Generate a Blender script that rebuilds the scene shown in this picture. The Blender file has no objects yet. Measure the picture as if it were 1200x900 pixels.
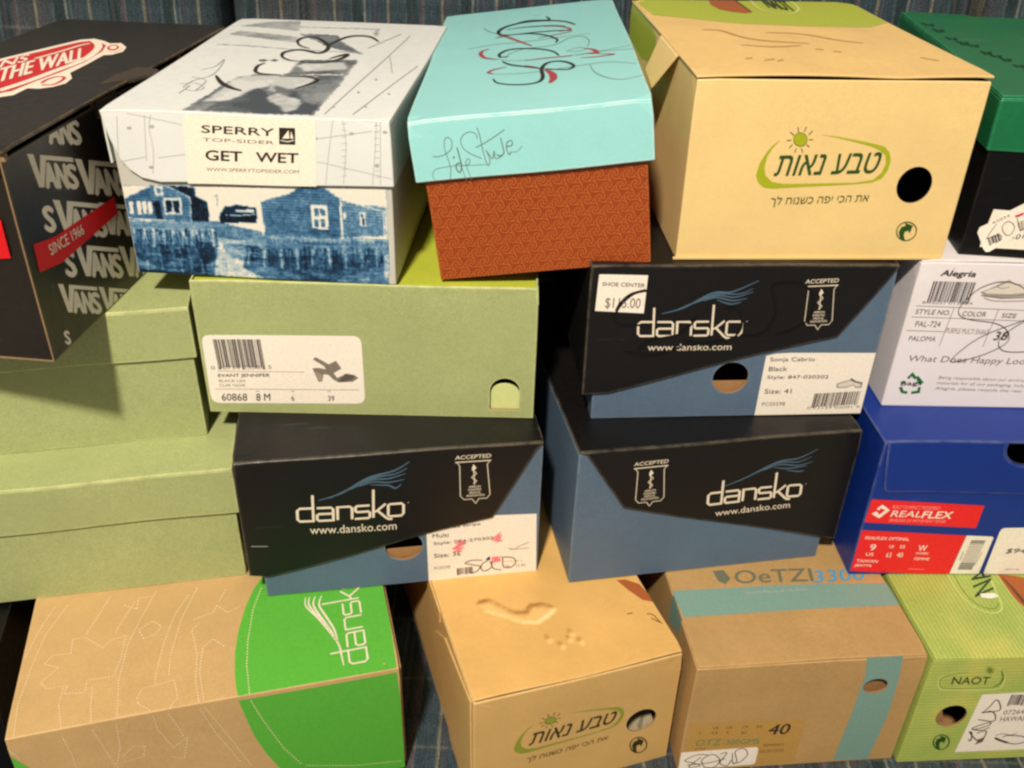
import bpy, bmesh, math, random
import numpy as np
from mathutils import Vector, Matrix
from mathutils.geometry import tessellate_polygon

C = bpy.context.scene.collection
scn = bpy.context.scene

# ------------------------------------------------------------------ camera
CAM_F, CAM_PITCH, CAM_ROLL, CAM_Z = (1.1015, 31.9088, 1.5419, 0.6924)
cam_data = bpy.data.cameras.new("camera")
cam_data.sensor_fit = 'HORIZONTAL'; cam_data.sensor_width = 36.0
cam_data.lens = CAM_F * 1000 / 1200 * 36.0
cam_data.clip_start = 0.02; cam_data.clip_end = 50
cam = bpy.data.objects.new("camera", cam_data); C.objects.link(cam)
_t = math.radians(CAM_PITCH); _a = math.radians(CAM_ROLL)
_fwd = Vector((0, math.cos(_t), -math.sin(_t))); _up = Vector((0, math.sin(_t), math.cos(_t))); _x = Vector((1, 0, 0))
_r = math.cos(_a) * _x + math.sin(_a) * _up
_u = math.cos(_a) * _up - math.sin(_a) * _x
cam.matrix_world = Matrix(((_r.x, _u.x, -_fwd.x, 0), (_r.y, _u.y, -_fwd.y, 0), (_r.z, _u.z, -_fwd.z, CAM_Z), (0, 0, 0, 1)))
scn.camera = cam

# ------------------------------------------------------------------ light: one warm room lamp, dim warm bounce from the room
world = bpy.data.worlds.new("World"); scn.world = world; world.use_nodes = True
world.node_tree.nodes['Background'].inputs['Color'].default_value = (1.0, 0.90, 0.78, 1)
world.node_tree.nodes['Background'].inputs['Strength'].default_value = 0.29
lamp_data = bpy.data.lights.new("room_lamp", 'AREA'); lamp_data.shape = 'DISK'; lamp_data.size = 0.16
lamp_data.energy = 82; lamp_data.color = (1.0, 0.90, 0.77)
lamp = bpy.data.objects.new("room_lamp", lamp_data); C.objects.link(lamp)
lamp.location = (-0.335, -0.82, 2.12)
lamp.rotation_euler = (Vector((0.0, 0.75, 0.25)) - lamp.location).to_track_quat('-Z', 'Y').to_euler()
scn.view_settings.view_transform = 'Standard'; scn.view_settings.look = 'None'
scn.view_settings.exposure = 0.0; scn.view_settings.gamma = 1.0
scn.cycles.filter_width = 2.5

# ------------------------------------------------------------------ materials
MATS = {}
def lin(c):
    return tuple(((v/255)/12.92 if v/255 <= .04045 else (((v/255)+.055)/1.055)**2.4) for v in c)
def base_mat(name):
    m = bpy.data.materials.new(name); m.use_nodes = True; nt = m.node_tree
    MATS[name] = m
    return m, nt, nt.nodes['Principled BSDF']
def node(nt, t, **kw):
    n = nt.nodes.new(t)
    for k, v in kw.items(): setattr(n, k, v)
    return n
def mixc(nt, fac, a, b, blend='MIX'):
    n = node(nt, 'ShaderNodeMix', data_type='RGBA', blend_type=blend)
    for s, v in ((0, fac), (6, a), (7, b)):
        if hasattr(v, 'is_linked') or isinstance(v, bpy.types.NodeSocket): nt.links.new(v, n.inputs[s])
        elif isinstance(v, (int, float)): n.inputs[s].default_value = v
        else: n.inputs[s].default_value = (*v, 1)
    return n.outputs[2]
def noise(nt, scale, detail=3, vec=None, rough=.6):
    n = node(nt, 'ShaderNodeTexNoise'); n.inputs['Scale'].default_value = scale; n.inputs['Detail'].default_value = detail; n.inputs['Roughness'].default_value = rough
    if vec is None:
        tc = node(nt, 'ShaderNodeTexCoord'); vec = tc.outputs['Object']
    nt.links.new(vec, n.inputs['Vector'])
    return n
def ramp(nt, src, stops):
    r = node(nt, 'ShaderNodeValToRGB'); e = r.color_ramp.elements
    while len(e) < len(stops): e.new(.5)
    for el, (p, c) in zip(e, stops): el.position = p; el.color = (*c, 1)
    nt.links.new(src, r.inputs[0]); return r.outputs[0]
def card(name, rgb, rough=.55, speck=.10, blotch=.08, wear_glint=None, wear_glint_amt=.75, spec=.35, bump=.05, var=.07):
    """printed or plain cardboard: mottled fibre, fine speckle, rubbed edges with edge highlights painted in"""
    m, nt, p = base_mat(name); c = lin(rgb)
    big = noise(nt, 16, 4); fine = noise(nt, 900, 2); mid = noise(nt, 190, 3)
    f1 = ramp(nt, big.outputs['Fac'], [(.3, (1-blotch,)*3), (.7, (1+blotch,)*3)])
    f2 = ramp(nt, fine.outputs['Fac'], [(.3, (1-speck,)*3), (.7, (1+speck,)*3)])
    f3 = ramp(nt, mid.outputs['Fac'], [(.3, (1-speck*.3,)*3), (.7, (1+speck*.3,)*3)])
    col = mixc(nt, 1.0, c, f1, 'MULTIPLY'); col = mixc(nt, 1.0, col, f2, 'MULTIPLY'); col = mixc(nt, 1.0, col, f3, 'MULTIPLY')
    # handling scuffs: sparse pale scratches and rubbed patches
    tc = node(nt, 'ShaderNodeTexCoord'); mp = node(nt, 'ShaderNodeMapping'); mp.inputs['Rotation'].default_value = (.5, .9, .6); mp.inputs['Scale'].default_value = (14, 160, 90)
    nt.links.new(tc.outputs['Object'], mp.inputs['Vector']); sc = noise(nt, 1.0, 3, mp.outputs[0]); pt = noise(nt, 7, 2)
    s1 = node(nt, 'ShaderNodeMapRange'); s1.inputs[1].default_value = .66; s1.inputs[2].default_value = .74; nt.links.new(sc.outputs['Fac'], s1.inputs[0])
    s2 = node(nt, 'ShaderNodeMapRange'); s2.inputs[1].default_value = .5; s2.inputs[2].default_value = .68; s2.inputs[4].default_value = .22; nt.links.new(pt.outputs['Fac'], s2.inputs[0])
    sm = node(nt, 'ShaderNodeMath', operation='MULTIPLY'); nt.links.new(s1.outputs[0], sm.inputs[0]); nt.links.new(s2.outputs[0], sm.inputs[1])
    col = mixc(nt, sm.outputs[0], col, tuple(.55*v+.3 for v in c))
    if wear_glint:  # edge tone: rubbed card, and lamp highlights on folds painted as colour
        bv = node(nt, 'ShaderNodeBevel', samples=4); bv.inputs['Radius'].default_value = .0026
        ge = node(nt, 'ShaderNodeNewGeometry')
        dt = node(nt, 'ShaderNodeVectorMath', operation='DOT_PRODUCT')
        nt.links.new(bv.outputs[0], dt.inputs[0]); nt.links.new(ge.outputs['Normal'], dt.inputs[1])
        ed = node(nt, 'ShaderNodeMapRange'); ed.inputs[1].default_value = .992; ed.inputs[2].default_value = .93; ed.inputs[3].default_value = 0; ed.inputs[4].default_value = 1
        nt.links.new(dt.outputs['Value'], ed.inputs[0])
        wn = noise(nt, 70, 4); wr = node(nt, 'ShaderNodeMapRange'); wr.inputs[1].default_value = .30; wr.inputs[2].default_value = .58
        nt.links.new(wn.outputs['Fac'], wr.inputs[0])
        mu = node(nt, 'ShaderNodeMath', operation='MULTIPLY'); nt.links.new(ed.outputs[0], mu.inputs[0]); nt.links.new(wr.outputs[0], mu.inputs[1])
        m2 = node(nt, 'ShaderNodeMath', operation='MULTIPLY'); nt.links.new(mu.outputs[0], m2.inputs[0]); m2.inputs[1].default_value = wear_glint_amt
        col = mixc(nt, m2.outputs[0], col, lin(wear_glint))
    nt.links.new(col, p.inputs['Base Color'])
    rr = node(nt, 'ShaderNodeMapRange'); rr.inputs[1].default_value = .3; rr.inputs[2].default_value = .7
    rr.inputs[3].default_value = max(.05, rough-var); rr.inputs[4].default_value = min(1, rough+var)
    nt.links.new(mid.outputs['Fac'], rr.inputs[0]); nt.links.new(rr.outputs[0], p.inputs['Roughness'])
    p.inputs['Specular IOR Level'].default_value = spec
    b = node(nt, 'ShaderNodeBump'); b.inputs['Strength'].default_value = bump; b.inputs['Distance'].default_value = .0006
    nt.links.new(mid.outputs['Fac'], b.inputs['Height']); nt.links.new(b.outputs[0], p.inputs['Normal'])
    return m
def ink(name, rgb, rough=.5, speck=.08):
    m, nt, p = base_mat(name); c = lin(rgb)
    fine = noise(nt, 500, 3)
    f = ramp(nt, fine.outputs['Fac'], [(.3, (1-speck,)*3), (.7, (1+speck,)*3)])
    nt.links.new(mixc(nt, 1.0, c, f, 'MULTIPLY'), p.inputs['Base Color'])
    p.inputs['Roughness'].default_value = rough; p.inputs['Specular IOR Level'].default_value = .3
    return m

KRAFT = (176, 138, 92)
card('black_card', (9, 9, 9), .45, .12, .1, wear_glint=(60, 54, 48), wear_glint_amt=.4, spec=.22)
card('brown_black_plain', (62, 52, 40), .4, .12, .12, spec=.4)
card('brown_black_card', (31, 26, 20), .38, .12, .12, wear_glint=(150, 122, 88), wear_glint_amt=.55, spec=.45)
card('clog_black', (17, 15, 15), .42, .12, .1, wear_glint=(130, 118, 100), wear_glint_amt=.5, spec=.34)
card('clog_blue', (84, 104, 124), .48, .12, .05, wear_glint=(150, 160, 165), wear_glint_amt=.5)
card('white_card', (216, 218, 214), .4, .03, .03, wear_glint=(200, 190, 165), wear_glint_amt=.4)
card('white_side', (190, 188, 176), .5, .03, .04)
card('turquoise_card', (150, 212, 210), .3, .035, .03, wear_glint=(215, 240, 232), wear_glint_amt=.85, spec=.5, bump=.008, var=.015)  # pale edges: some rubbing, boosted to paint in the bright fold highlight
card('orange_card', (142, 60, 20), .5, .09, .06, wear_glint=(215, 130, 75), wear_glint_amt=.5)
card('tan_card', (226, 196, 132), .5, .06, .05, wear_glint=(226, 194, 142), wear_glint_amt=.6)
card('tan_lid', (220, 184, 118), .5, .06, .07, wear_glint=(226, 194, 142), wear_glint_amt=.6)
card('ochre_card', (204, 166, 102), .5, .06, .06, wear_glint=(226, 194, 142), wear_glint_amt=.6)
card('ochre_lid', (212, 168, 98), .5, .06, .09, wear_glint=(226, 194, 142), wear_glint_amt=.6)
card('green_lid_card', (12, 102, 60), .4, .08, .08, wear_glint=(60, 150, 105), wear_glint_amt=.6, spec=.45)
card('olive_card', (160, 168, 113), .45, .15, .06, wear_glint=(214, 216, 150), wear_glint_amt=.95, spec=.45)  # edge tone lightened so lid folds carry a painted highlight besides wear
card('lime_card', (178, 186, 60), .45, .06, .06)
card('pale_lime', (205, 212, 140), .5, .05, .04)
card('royal_blue_card', (12, 46, 128), .4, .10, .06, wear_glint=(120, 125, 150), wear_glint_amt=.6)
card('lilac_white_card', (226, 219, 220), .45, .03, .03, wear_glint=(180, 175, 175), wear_glint_amt=.5)
card('kraft_card', (190, 156, 105), .6, .10, .07, wear_glint=(220, 186, 132), wear_glint_amt=.8)  # edges rubbed, and paled further as a painted highlight along the folds
card('brown_kraft', (176, 141, 90), .62, .12, .08, wear_glint=(200, 160, 108), wear_glint_amt=.7)
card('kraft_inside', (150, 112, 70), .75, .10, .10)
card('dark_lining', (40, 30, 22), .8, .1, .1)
card('paper_tissue', (140, 128, 104), .8, .05, .2)
card('kraft_edge', KRAFT, .7, .12, .10)
card('dim_kraft_edge', (138, 112, 80), .7, .12, .2)

def striped(name, axis):
    m, nt, p = base_mat(name)
    tc = node(nt, 'ShaderNodeTexCoord')
    big = noise(nt, 9, 3, tc.outputs['Object'])
    col = ramp(nt, big.outputs['Fac'], [(.32, lin((146, 170, 78))), (.5, lin((168, 182, 90))), (.66, lin((202, 194, 96)))])
    wv = node(nt, 'ShaderNodeTexWave', bands_direction=axis); wv.inputs['Scale'].default_value = 86; wv.inputs['Distortion'].default_value = .5; wv.inputs['Detail'].default_value = 1
    nt.links.new(tc.outputs['Object'], wv.inputs['Vector'])
    s = ramp(nt, wv.outputs['Fac'], [(.2, (.90,)*3), (.8, (1.09,)*3)])
    col = mixc(nt, 1.0, col, s, 'MULTIPLY')
    fine = noise(nt, 600, 2); f = ramp(nt, fine.outputs['Fac'], [(.3, (.90,)*3), (.7, (1.10,)*3)])
    nt.links.new(mixc(nt, 1.0, col, f, 'MULTIPLY'), p.inputs['Base Color']); p.inputs['Roughness'].default_value = .5
striped('striped_green', 'Z'); striped('striped_lid', 'X')

def photo_ink(name, rgb, amt):
    """halftone photograph ink: cloudy tone and grain"""
    m, nt, p = base_mat(name); c = lin(rgb)
    a = noise(nt, 60, 5); b = noise(nt, 420, 3)
    fa = ramp(nt, a.outputs['Fac'], [(.3, (1-amt,)*3), (.7, (1+amt,)*3)]); fb = ramp(nt, b.outputs['Fac'], [(.3, (1-amt*.7,)*3), (.7, (1+amt*.7,)*3)])
    nt.links.new(mixc(nt, 1.0, mixc(nt, 1.0, c, fa, 'MULTIPLY'), fb, 'MULTIPLY'), p.inputs['Base Color']); p.inputs['Roughness'].default_value = .45
INKS = dict(logo_white=(235, 218, 198), logo_red=(190, 40, 42), dim_white=(226, 216, 196), band_red=(205, 22, 28), label_cream=(232, 224, 204), label_white=(236, 226, 210),
    ink_dark=(44, 36, 34), ink_grey=(120, 108, 98), chart_grey=(166, 166, 160), photo_grey=(112, 112, 106), photo_light=(196, 196, 184), photo_dark=(74, 72, 68), photo_pale=(176, 186, 184), photo_blue=(150, 164, 168),
    ph_sky=(216, 208, 192), ph_mid=(88, 128, 150), ph_pale=(208, 206, 196), ph_deep=(36, 78, 108), ph_house=(62, 106, 136), ph_dark=(24, 40, 54), ph_light=(134, 164, 178),
    ink_red=(156, 62, 70), ink_red2=(200, 24, 60), ink_thin=(112, 140, 128), ink_thin2=(104, 116, 108), tongue_green=(166, 176, 62), tongue_pale=(196, 206, 122), tongue_dark=(44, 62, 32), tongue_shade=(104, 128, 40),
    sand_shade=(176, 122, 66), sand_light=(222, 180, 106), sand_mid=(196, 146, 80), sand_pale=(232, 212, 160), foot_brown=(160, 88, 44), ink_brown=(96, 62, 36), leaf_green=(158, 166, 28), leaf_dull=(140, 146, 50), hebrew_green=(38, 74, 24), hebrew_dark=(52, 48, 22),
    green_ink=(6, 48, 28), sandal=(126, 116, 104), sandal_dark=(92, 84, 76), sandal_light=(158, 140, 122), logo_cream=(226, 212, 188), wing_blue=(74, 98, 116), marker_black=(10, 9, 9), clog_grey=(150, 142, 130), clog_pale=(214, 204, 190), ink_pink=(236, 120, 130), ink_purple=(60, 20, 130),
    recycle_green=(22, 104, 52), banner_red=(226, 36, 40), pink_ink=(246, 150, 146), eco_green=(86, 168, 56), stitch=(226, 206, 170), slate_ink=(104, 106, 88), carton_blue=(76, 150, 184), carton_teal=(120, 152, 140), carton_ink=(70, 130, 88),
    tan_label=(180, 140, 74), orange_line=(182, 96, 42))
PHOTO = {k: v for k, v in INKS.items() if k[:3] == 'ph_' or k[:5] == 'photo' or k == 'label_cream'}
for n, c in INKS.items():
    if n[:3] == 'ph_' or n[:5] == 'photo': photo_ink(n, c, .12 if n in ('ph_sky', 'ph_pale', 'photo_light') else .34)
    else: ink(n, c)

# ------------------------------------------------------------------ mesh helpers (box-local millimetres -> metres)
MM = .001
class Box:
    def __init__(s, key, label, seed):
        x, y, yaw, w, d, h, z0, roll = BOXES[key]
        s.key, s.w, s.d, s.h, s.seed = key, w, d, h, seed
        s.root = bpy.data.objects.new('shoe_box', None); C.objects.link(s.root)
        s.root.empty_display_size = .02
        s.root.location = (x, y, z0); s.root.rotation_euler = (0, -math.radians(roll), math.radians(yaw))
        s.root['label'] = label; s.root['category'] = 'shoe box'; s.root['group'] = 'shoe boxes stacked on the sofa'
        s.parts = {}
        r = random.Random(seed); s.ph = [r.uniform(0, 6.28) for _ in range(9)]; s.crush = [r.uniform(.2, 1.7) for _ in range(4)]
    def warp(s, v, lid=False):
        """hand-made cardboard is never flat: long gentle bulges under a millimetre, rubbed-in corners, lids that bow"""
        x, y, z = v; p = s.ph; k = .021
        e = min(1.0, max(0.0, z / s.h) * 1.2)
        x2 = x + .6*e*math.sin(k*y+p[0])*math.sin(k*1.3*z+p[1]); y2 = y + .65*e*math.sin(k*x+p[2])*math.sin(k*1.2*z+p[3])
        z2 = z + .35*e*math.sin(k*x+p[4])*math.sin(k*y+p[5])
        if lid: z2 += (.45*math.sin(.043*x+p[6]) if s.key not in 'DO' else 1.5*abs(math.sin(.024*x+p[6])))*math.exp(-y/60)+.5*math.sin(.031*x+p[7])*(1-z/s.h)*1.6; y2 += .35*math.sin(.027*x+p[8])*(1-z/s.h)*2
        for i, (cx, cy) in enumerate(((0, 0), (s.w, 0), (0, s.d), (s.w, s.d))):
            q = math.exp(-((x-cx)**2+(y-cy)**2+(z-s.h)**2)/42.0)*s.crush[i]
            x2 += q*.6*(1 if cx == 0 else -1); y2 += q*.6*(1 if cy == 0 else -1); z2 -= q*.8
        return Vector((x2, y2, z2)) * MM
    def frame(s, face, off):
        return {'front': lambda a, b, l: Vector((a, -off-l, b)), 'top': lambda a, b, l: Vector((a, b, s.h+off+l)),
                'right': lambda a, b, l: Vector((s.w+off+l, a, b)), 'left': lambda a, b, l: Vector((-off-l, a, b))}[face]
    def add(s, name, bm, mats, parent=None):
        long = 18.0
        bmesh.ops.triangulate(bm, faces=[f for f in bm.faces if len(f.verts) > 4])
        for _ in range(5):
            ed = [e for e in bm.edges if e.calc_length() > long]
            if not ed: break
            bmesh.ops.subdivide_edges(bm, edges=ed, cuts=1, use_grid_fill=True)
            bmesh.ops.triangulate(bm, faces=[f for f in bm.faces if len(f.verts) > 4])
        lid = name == 'lid' or (parent is not None and parent.name.startswith('lid'))
        for v in bm.verts: v.co = s.warp(v.co, lid)
        me = bpy.data.meshes.new(name); bm.to_mesh(me); bm.free()
        for m in mats: me.materials.append(MATS[m])
        o = bpy.data.objects.new(name, me); C.objects.link(o); o.parent = parent or s.root
        s.parts.setdefault(name, o)
        return o

def cub(bm, x0, x1, y0, y1, z0, z1, bev=.5, mat=0):
    t = bmesh.new()
    bmesh.ops.create_cube(t, size=1)
    for v in t.verts: v.co = Vector(((x0+x1)/2+v.co.x*(x1-x0), (y0+y1)/2+v.co.y*(y1-y0), (z0+z1)/2+v.co.z*(z1-z0)))
    if bev: bmesh.ops.bevel(t, geom=t.edges[:], offset=bev, segments=2, affect='EDGES', profile=.5)
    for f in t.faces: f.material_index = mat
    join(bm, t)
def join(bm, t):
    me = bpy.data.meshes.new('tmp'); t.to_mesh(me); t.free(); bm.from_mesh(me); bpy.data.meshes.remove(me)
def prism(bm, pts, P, l0, l1, bev=.3, mat=0):
    """outline pts on a face frame P, extruded from depth l0 to l1 (mm along the normal)"""
    t = bmesh.new()
    a = [t.verts.new(P(x, y, l1)) for x, y in pts]; b = [t.verts.new(P(x, y, l0)) for x, y in pts]
    t.faces.new(a); t.faces.new(b[::-1]); n = len(pts)
    for i in range(n): t.faces.new((a[i], b[i], b[(i+1) % n], a[(i+1) % n]))
    bmesh.ops.recalc_face_normals(t, faces=t.faces)
    if bev: bmesh.ops.bevel(t, geom=[e for e in t.edges if len(e.link_faces) == 2 and e.calc_face_angle(0) > .6], offset=bev, segments=1, affect='EDGES', clamp_overlap=True)
    for f in t.faces: f.material_index = mat
    join(bm, t)
def hollow(x0, x1, y0, y1, z0, z1, holes=(), open_top=False, wall=1.6, bev=.8, cut_depth=8):
    """a cardboard tray: outer block minus inner block minus finger holes (slot 0 outside, slot 1 inside)"""
    def ob(bm):
        me = bpy.data.meshes.new('tmp'); bm.to_mesh(me); bm.free(); me.materials.append(MATS['white_card']); me.materials.append(MATS['kraft_inside'])
        o = bpy.data.objects.new('tmp', me); C.objects.link(o); return o
    o1 = bmesh.new(); cub(o1, x0, x1, y0, y1, z0, z1, bev); A = ob(o1)
    o2 = bmesh.new(); cub(o2, x0+wall, x1-wall, y0+wall, y1-wall, z0+wall, z1+5 if open_top else z1-wall, 0, 1); cut = [ob(o2)]
    for cx, cz, rx, rz, *rect in holes:
        t = bmesh.new(); n = 28
        ring = [(cx+rx*math.cos(2*math.pi*i/n), cz+rz*math.sin(2*math.pi*i/n)) for i in range(n)]
        if rect: ring = [q for q in ring if q[1] >= cz] + [(cx-rx, rect[0]), (cx+rx, rect[0])]
        u = [t.verts.new((x, y0-cut_depth, z)) for x, z in ring]; v = [t.verts.new((x, y0+cut_depth, z)) for x, z in ring]
        t.faces.new(u); t.faces.new(v[::-1])
        for i in range(len(ring)): t.faces.new((u[i], v[i], v[(i+1) % len(ring)], u[(i+1) % len(ring)]))
        bmesh.ops.recalc_face_normals(t, faces=t.faces)
        for f in t.faces: f.material_index = 1
        cut.append(ob(t))
    for c in cut:
        md = A.modifiers.new('b', 'BOOLEAN'); md.operation = 'DIFFERENCE'; md.object = c; md.solver = 'EXACT'
    bpy.context.view_layer.update()
    dg = bpy.context.evaluated_depsgraph_get(); ev = A.evaluated_get(dg)
    bm = bmesh.new(); bm.from_mesh(ev.to_mesh()); ev.to_mesh_clear()
    for o in [A]+cut:
        me = o.data; bpy.data.objects.remove(o); bpy.data.meshes.remove(me)
    return bm

# ------------------------------------------------------------------ printing: flat ink layers on a face
LAYER = .16
class Print:
    def __init__(s, box, face, off, clip=None):
        s.P = box.frame(face, off); s.bm = bmesh.new(); s.mats = []
        s.out = {'front': Vector((0, -1, 0)), 'top': Vector((0, 0, 1)), 'right': Vector((1, 0, 0)), 'left': Vector((-1, 0, 0))}[face]
        s.clip = clip or {'front': (.4, box.w-.4, .4, box.h-.4), 'top': (.4, box.w-.4, .4, box.d-.4), 'right': (.4, box.d-.4, .4, box.h-.4), 'left': (.4, box.d-.4, .4, box.h-.4)}[face]
    def mi(s, m):
        if m not in s.mats: s.mats.append(m)
        return s.mats.index(m)
    def face(s, pts, l, m):
        x0, x1, y0, y1 = s.clip
        for ax, lim, sg in ((0, x0, 1), (0, x1, -1), (1, y0, 1), (1, y1, -1)):
            o = []; n = len(pts)
            for i in range(n):
                a, b = pts[i-1], pts[i]; da, db = sg*(a[ax]-lim), sg*(b[ax]-lim)
                if (da < 0) != (db < 0):
                    t = da/(da-db); o.append((a[0]+(b[0]-a[0])*t, a[1]+(b[1]-a[1])*t))
                if db >= 0: o.append(b)
            pts = o
            if len(pts) < 3: return
        q = [s.P(x, y, l*LAYER) for x, y in pts]
        n = Vector((0, 0, 0))
        for i in range(1, len(q)-1): n += (q[i]-q[0]).cross(q[i+1]-q[0])
        if n.length < 1e-5: return
        if n.dot(s.out) < 0: q = q[::-1]
        f = s.bm.faces.new([s.bm.verts.new(v) for v in q]); f.material_index = s.mi(m)
    holes = ()
    def poly(s, m, l, pts):
        loops = [list(pts)]
        for cx, cy, rx, ry in s.holes:
            if min(p[0] for p in pts) < cx < max(p[0] for p in pts) and min(p[1] for p in pts) < cy < max(p[1] for p in pts):
                loops.append([(cx+rx*math.cos(-2*math.pi*i/28), cy+ry*math.sin(-2*math.pi*i/28)) for i in range(28)])
        flat = [p for q in loops for p in q]
        for tri in tessellate_polygon([[Vector((x, y, 0)) for x, y in q] for q in loops]):
            s.face([tuple(flat[i]) for i in tri], l, m)
    def line(s, m, l, w, pts, closed=0, smooth=0, taper=0):
        p = [Vector(q) for q in pts]
        if smooth and len(p) > 2:
            o = []; n = len(p); seg = n if closed else n-1
            for i in range(seg):
                a = p[(i-1) % n] if closed or i else p[0]; b = p[i]; c = p[(i+1) % n]; d = p[(i+2) % n] if closed or i+2 < n else p[-1]
                for k in range(5):
                    t = k/5
                    o.append(.5*((2*b)+(c-a)*t+(2*a-5*b+4*c-d)*t*t+(3*b-a-3*c+d)*t**3))
            if not closed: o.append(p[-1])
            p = o
        if closed: p = p+[p[0], p[1]]
        L = []; R = []; n = len(p)
        for i in range(n):
            a = p[max(0, i-1)]; b = p[min(n-1, i+1)]; d = b-a
            if d.length < 1e-6: d = Vector((1, 0))
            d.normalize(); nn = Vector((-d.y, d.x))
            if 0 < i < n-1:
                d1 = (p[i]-p[i-1]); d2 = (p[i+1]-p[i])
                if d1.length > 1e-6 and d2.length > 1e-6:
                    cs = max(.55, abs(math.cos(d1.angle(d2)/2))); nn = nn/cs
            k = w/2
            if taper: k *= .45+.75*math.sin(math.pi*min(1, max(0, i/(n-1))))
            L.append(p[i]+nn*k); R.append(p[i]-nn*k)
        for i in range(n-1):
            s.face([tuple(L[i]), tuple(L[i+1]), tuple(R[i+1]), tuple(R[i])], l, m)
    def text(s, m, l, string, fr, bold=0, shear=0):
        bl, br, tl = (Vector(q) for q in fr)
        tris = glyphs(string, shear); k = bold*.55
        n = max(1, len(string)); hx = (tl-bl)*k; hv = (br-bl).normalized()*(tl-bl).length*k
        for i, off in enumerate([Vector((0, 0))] if k < .004 else [hv, -hv, hx*.6, -hx*.6]):
            for tri, e in tris:
                s.face([tuple(bl+off+(br-bl)*x+(tl-bl)*y) for x, y in tri], l+.12*i+.03*e, m)
    def bars(s, m, l, fr, seed, n):
        bl, br, tl = (Vector(q) for q in fr); r = random.Random(seed); x = 0; run = []
        while len(run) < n: run.append((r.choice((1, 1, 2, 3)), r.choice((1, 1, 1, 2))))
        tot = sum(a+b for a, b in run)
        for i, (a, b) in enumerate(run):
            u, v = x/tot, (x+a)/tot; x += a+b; low = -.08 if i in (0, 1, n//2, n-2, n-1) else 0
            s.face([tuple(bl+(br-bl)*p+(tl-bl)*q) for p, q in ((u, low), (v, low), (v, 1), (u, 1))], l, m)
    def sym(s, kind, m, l, fr, w):
        bl, br, tl = (Vector(q) for q in fr); A = lambda x, y: tuple(bl+(br-bl)*x+(tl-bl)*y)
        if kind == 'clog_word':
            for st in CLOG_WORD: s.line(m, l, w, [A(x/10, y/2.5) for x, y in st])
            s.line(m, l, w*.4, [A(10.35, 1.3) if 0 else A(1.035, .5), A(1.042, .5)])
        else:
            s.text(m, l, 'ACCEPTED', [A(-.02, .92), A(1.02, .92), A(-.02, 1.0)], .03, .15)
            s.line(m, l, w*1.6, [A(-.02, .86), A(1.02, .86)])
            s.line(m, l, w, [A(.02, .86), A(.1, .78), A(.06, .12), A(.16, .04), A(.4, .04), A(.5, -.06), A(.6, .04), A(.84, .04), A(.94, .12), A(.9, .78), A(.98, .86)])
            s.line(m, l, w*1.2, [A(.5, .36), A(.5, .76)]); s.poly(m, l, [A(.44, .7), A(.5, .8), A(.58, .72), A(.5, .66)])
            s.line(m, l+1, w*1.1, [A(.46, .38), A(.56, .44), A(.43, .52), A(.57, .6), A(.45, .68)], 0, 1)
            for k, t in enumerate(('AMERICAN', 'PODIATRIC', 'MEDICAL', 'ASSOCIATION')):
                hw = (.17, .19, .17, .27)[k]; y = .29-k*.065
                s.text(m, l, t, [A(.5-hw, y), A(.5+hw, y), A(.5-hw, y+.045)], .02)
    def blockword(s, m, l, lets, fr):
        bl, br, tl = (Vector(q) for q in fr); A = lambda x, y: tuple(bl+(br-bl)*x+(tl-bl)*y)
        for ch, u0, u1 in (('V', 0, .3), ('A', .27, .52), ('N', .54, .76), ('S', .78, 1.0)):
            if ch not in lets: continue
            if ch == 'V':
                s.poly(m, l, [A(-.02, 1), A(1., 1), A(1., .86), A(.3, .86), A(.2, 0), A(.1, 0)] if 0 else [A(-.02, 1.), A(.11, 1.), A(.17, .38), A(.25, 1.), A(.98, 1.), A(.98, .86), A(.36, .86), A(.22, 0), A(.11, 0)])
            else: s.text(m, l, ch, [A(u0, 0), A(u1, 0), A(u0, .76)], .16)
    def mosaic(s, rgb, alpha, x0, y0, cell, l, tag, tones):
        """halftone print: a fine grid of ink dots, each one of a few tones; runs of one tone are one face"""
        ny, nx = alpha.shape
        t = np.array(tones, float); d = ((rgb[:, :, None, :]-t)**2).sum(-1).argmin(-1)
        names = []
        for i, c in enumerate(tones):
            n = '%s_tone_%d' % (tag, i)
            if n not in MATS: ink(n, c, .45, .05)
            names.append(n)
        for j in range(ny):
            i = 0
            while i < nx:
                if not alpha[j, i]: i += 1; continue
                k = i
                while k < nx and alpha[j, k] and d[j, k] == d[j, i] and k-i < 14: k += 1
                s.face([(x0+i*cell, y0+j*cell), (x0+k*cell, y0+j*cell), (x0+k*cell, y0+(j+1)*cell), (x0+i*cell, y0+(j+1)*cell)], l, names[d[j, i]])
                i = k
def vnoise(x, y, seed):
    def hsh(i, j): return np.modf(np.abs(np.sin(i*127.1+j*311.7+seed*74.7)*43758.5453))[0]
    i = np.floor(x); j = np.floor(y); u = x-i; v = y-j; u = u*u*(3-2*u); v = v*v*(3-2*v)
    return (hsh(i, j)*(1-u)+hsh(i+1, j)*u)*(1-v)+(hsh(i, j+1)*(1-u)+hsh(i+1, j+1)*u)*v
def fbm(x, y, sc, seed, n=4): return sum(vnoise(x*2**k/sc, y*2**k/sc, seed+k)*.5**k for k in range(n))/sum(.5**k for k in range(n))-.5
def inside(X, Y, pts):
    r = np.zeros(X.shape, bool); n = len(pts)
    for i in range(n):
        (xa, ya), (xb, yb) = pts[i-1], pts[i]
        if ya == yb: continue
        r ^= ((ya > Y) != (yb > Y)) & (X < (xb-xa)*(Y-ya)/(yb-ya)+xa)
    return r
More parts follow.
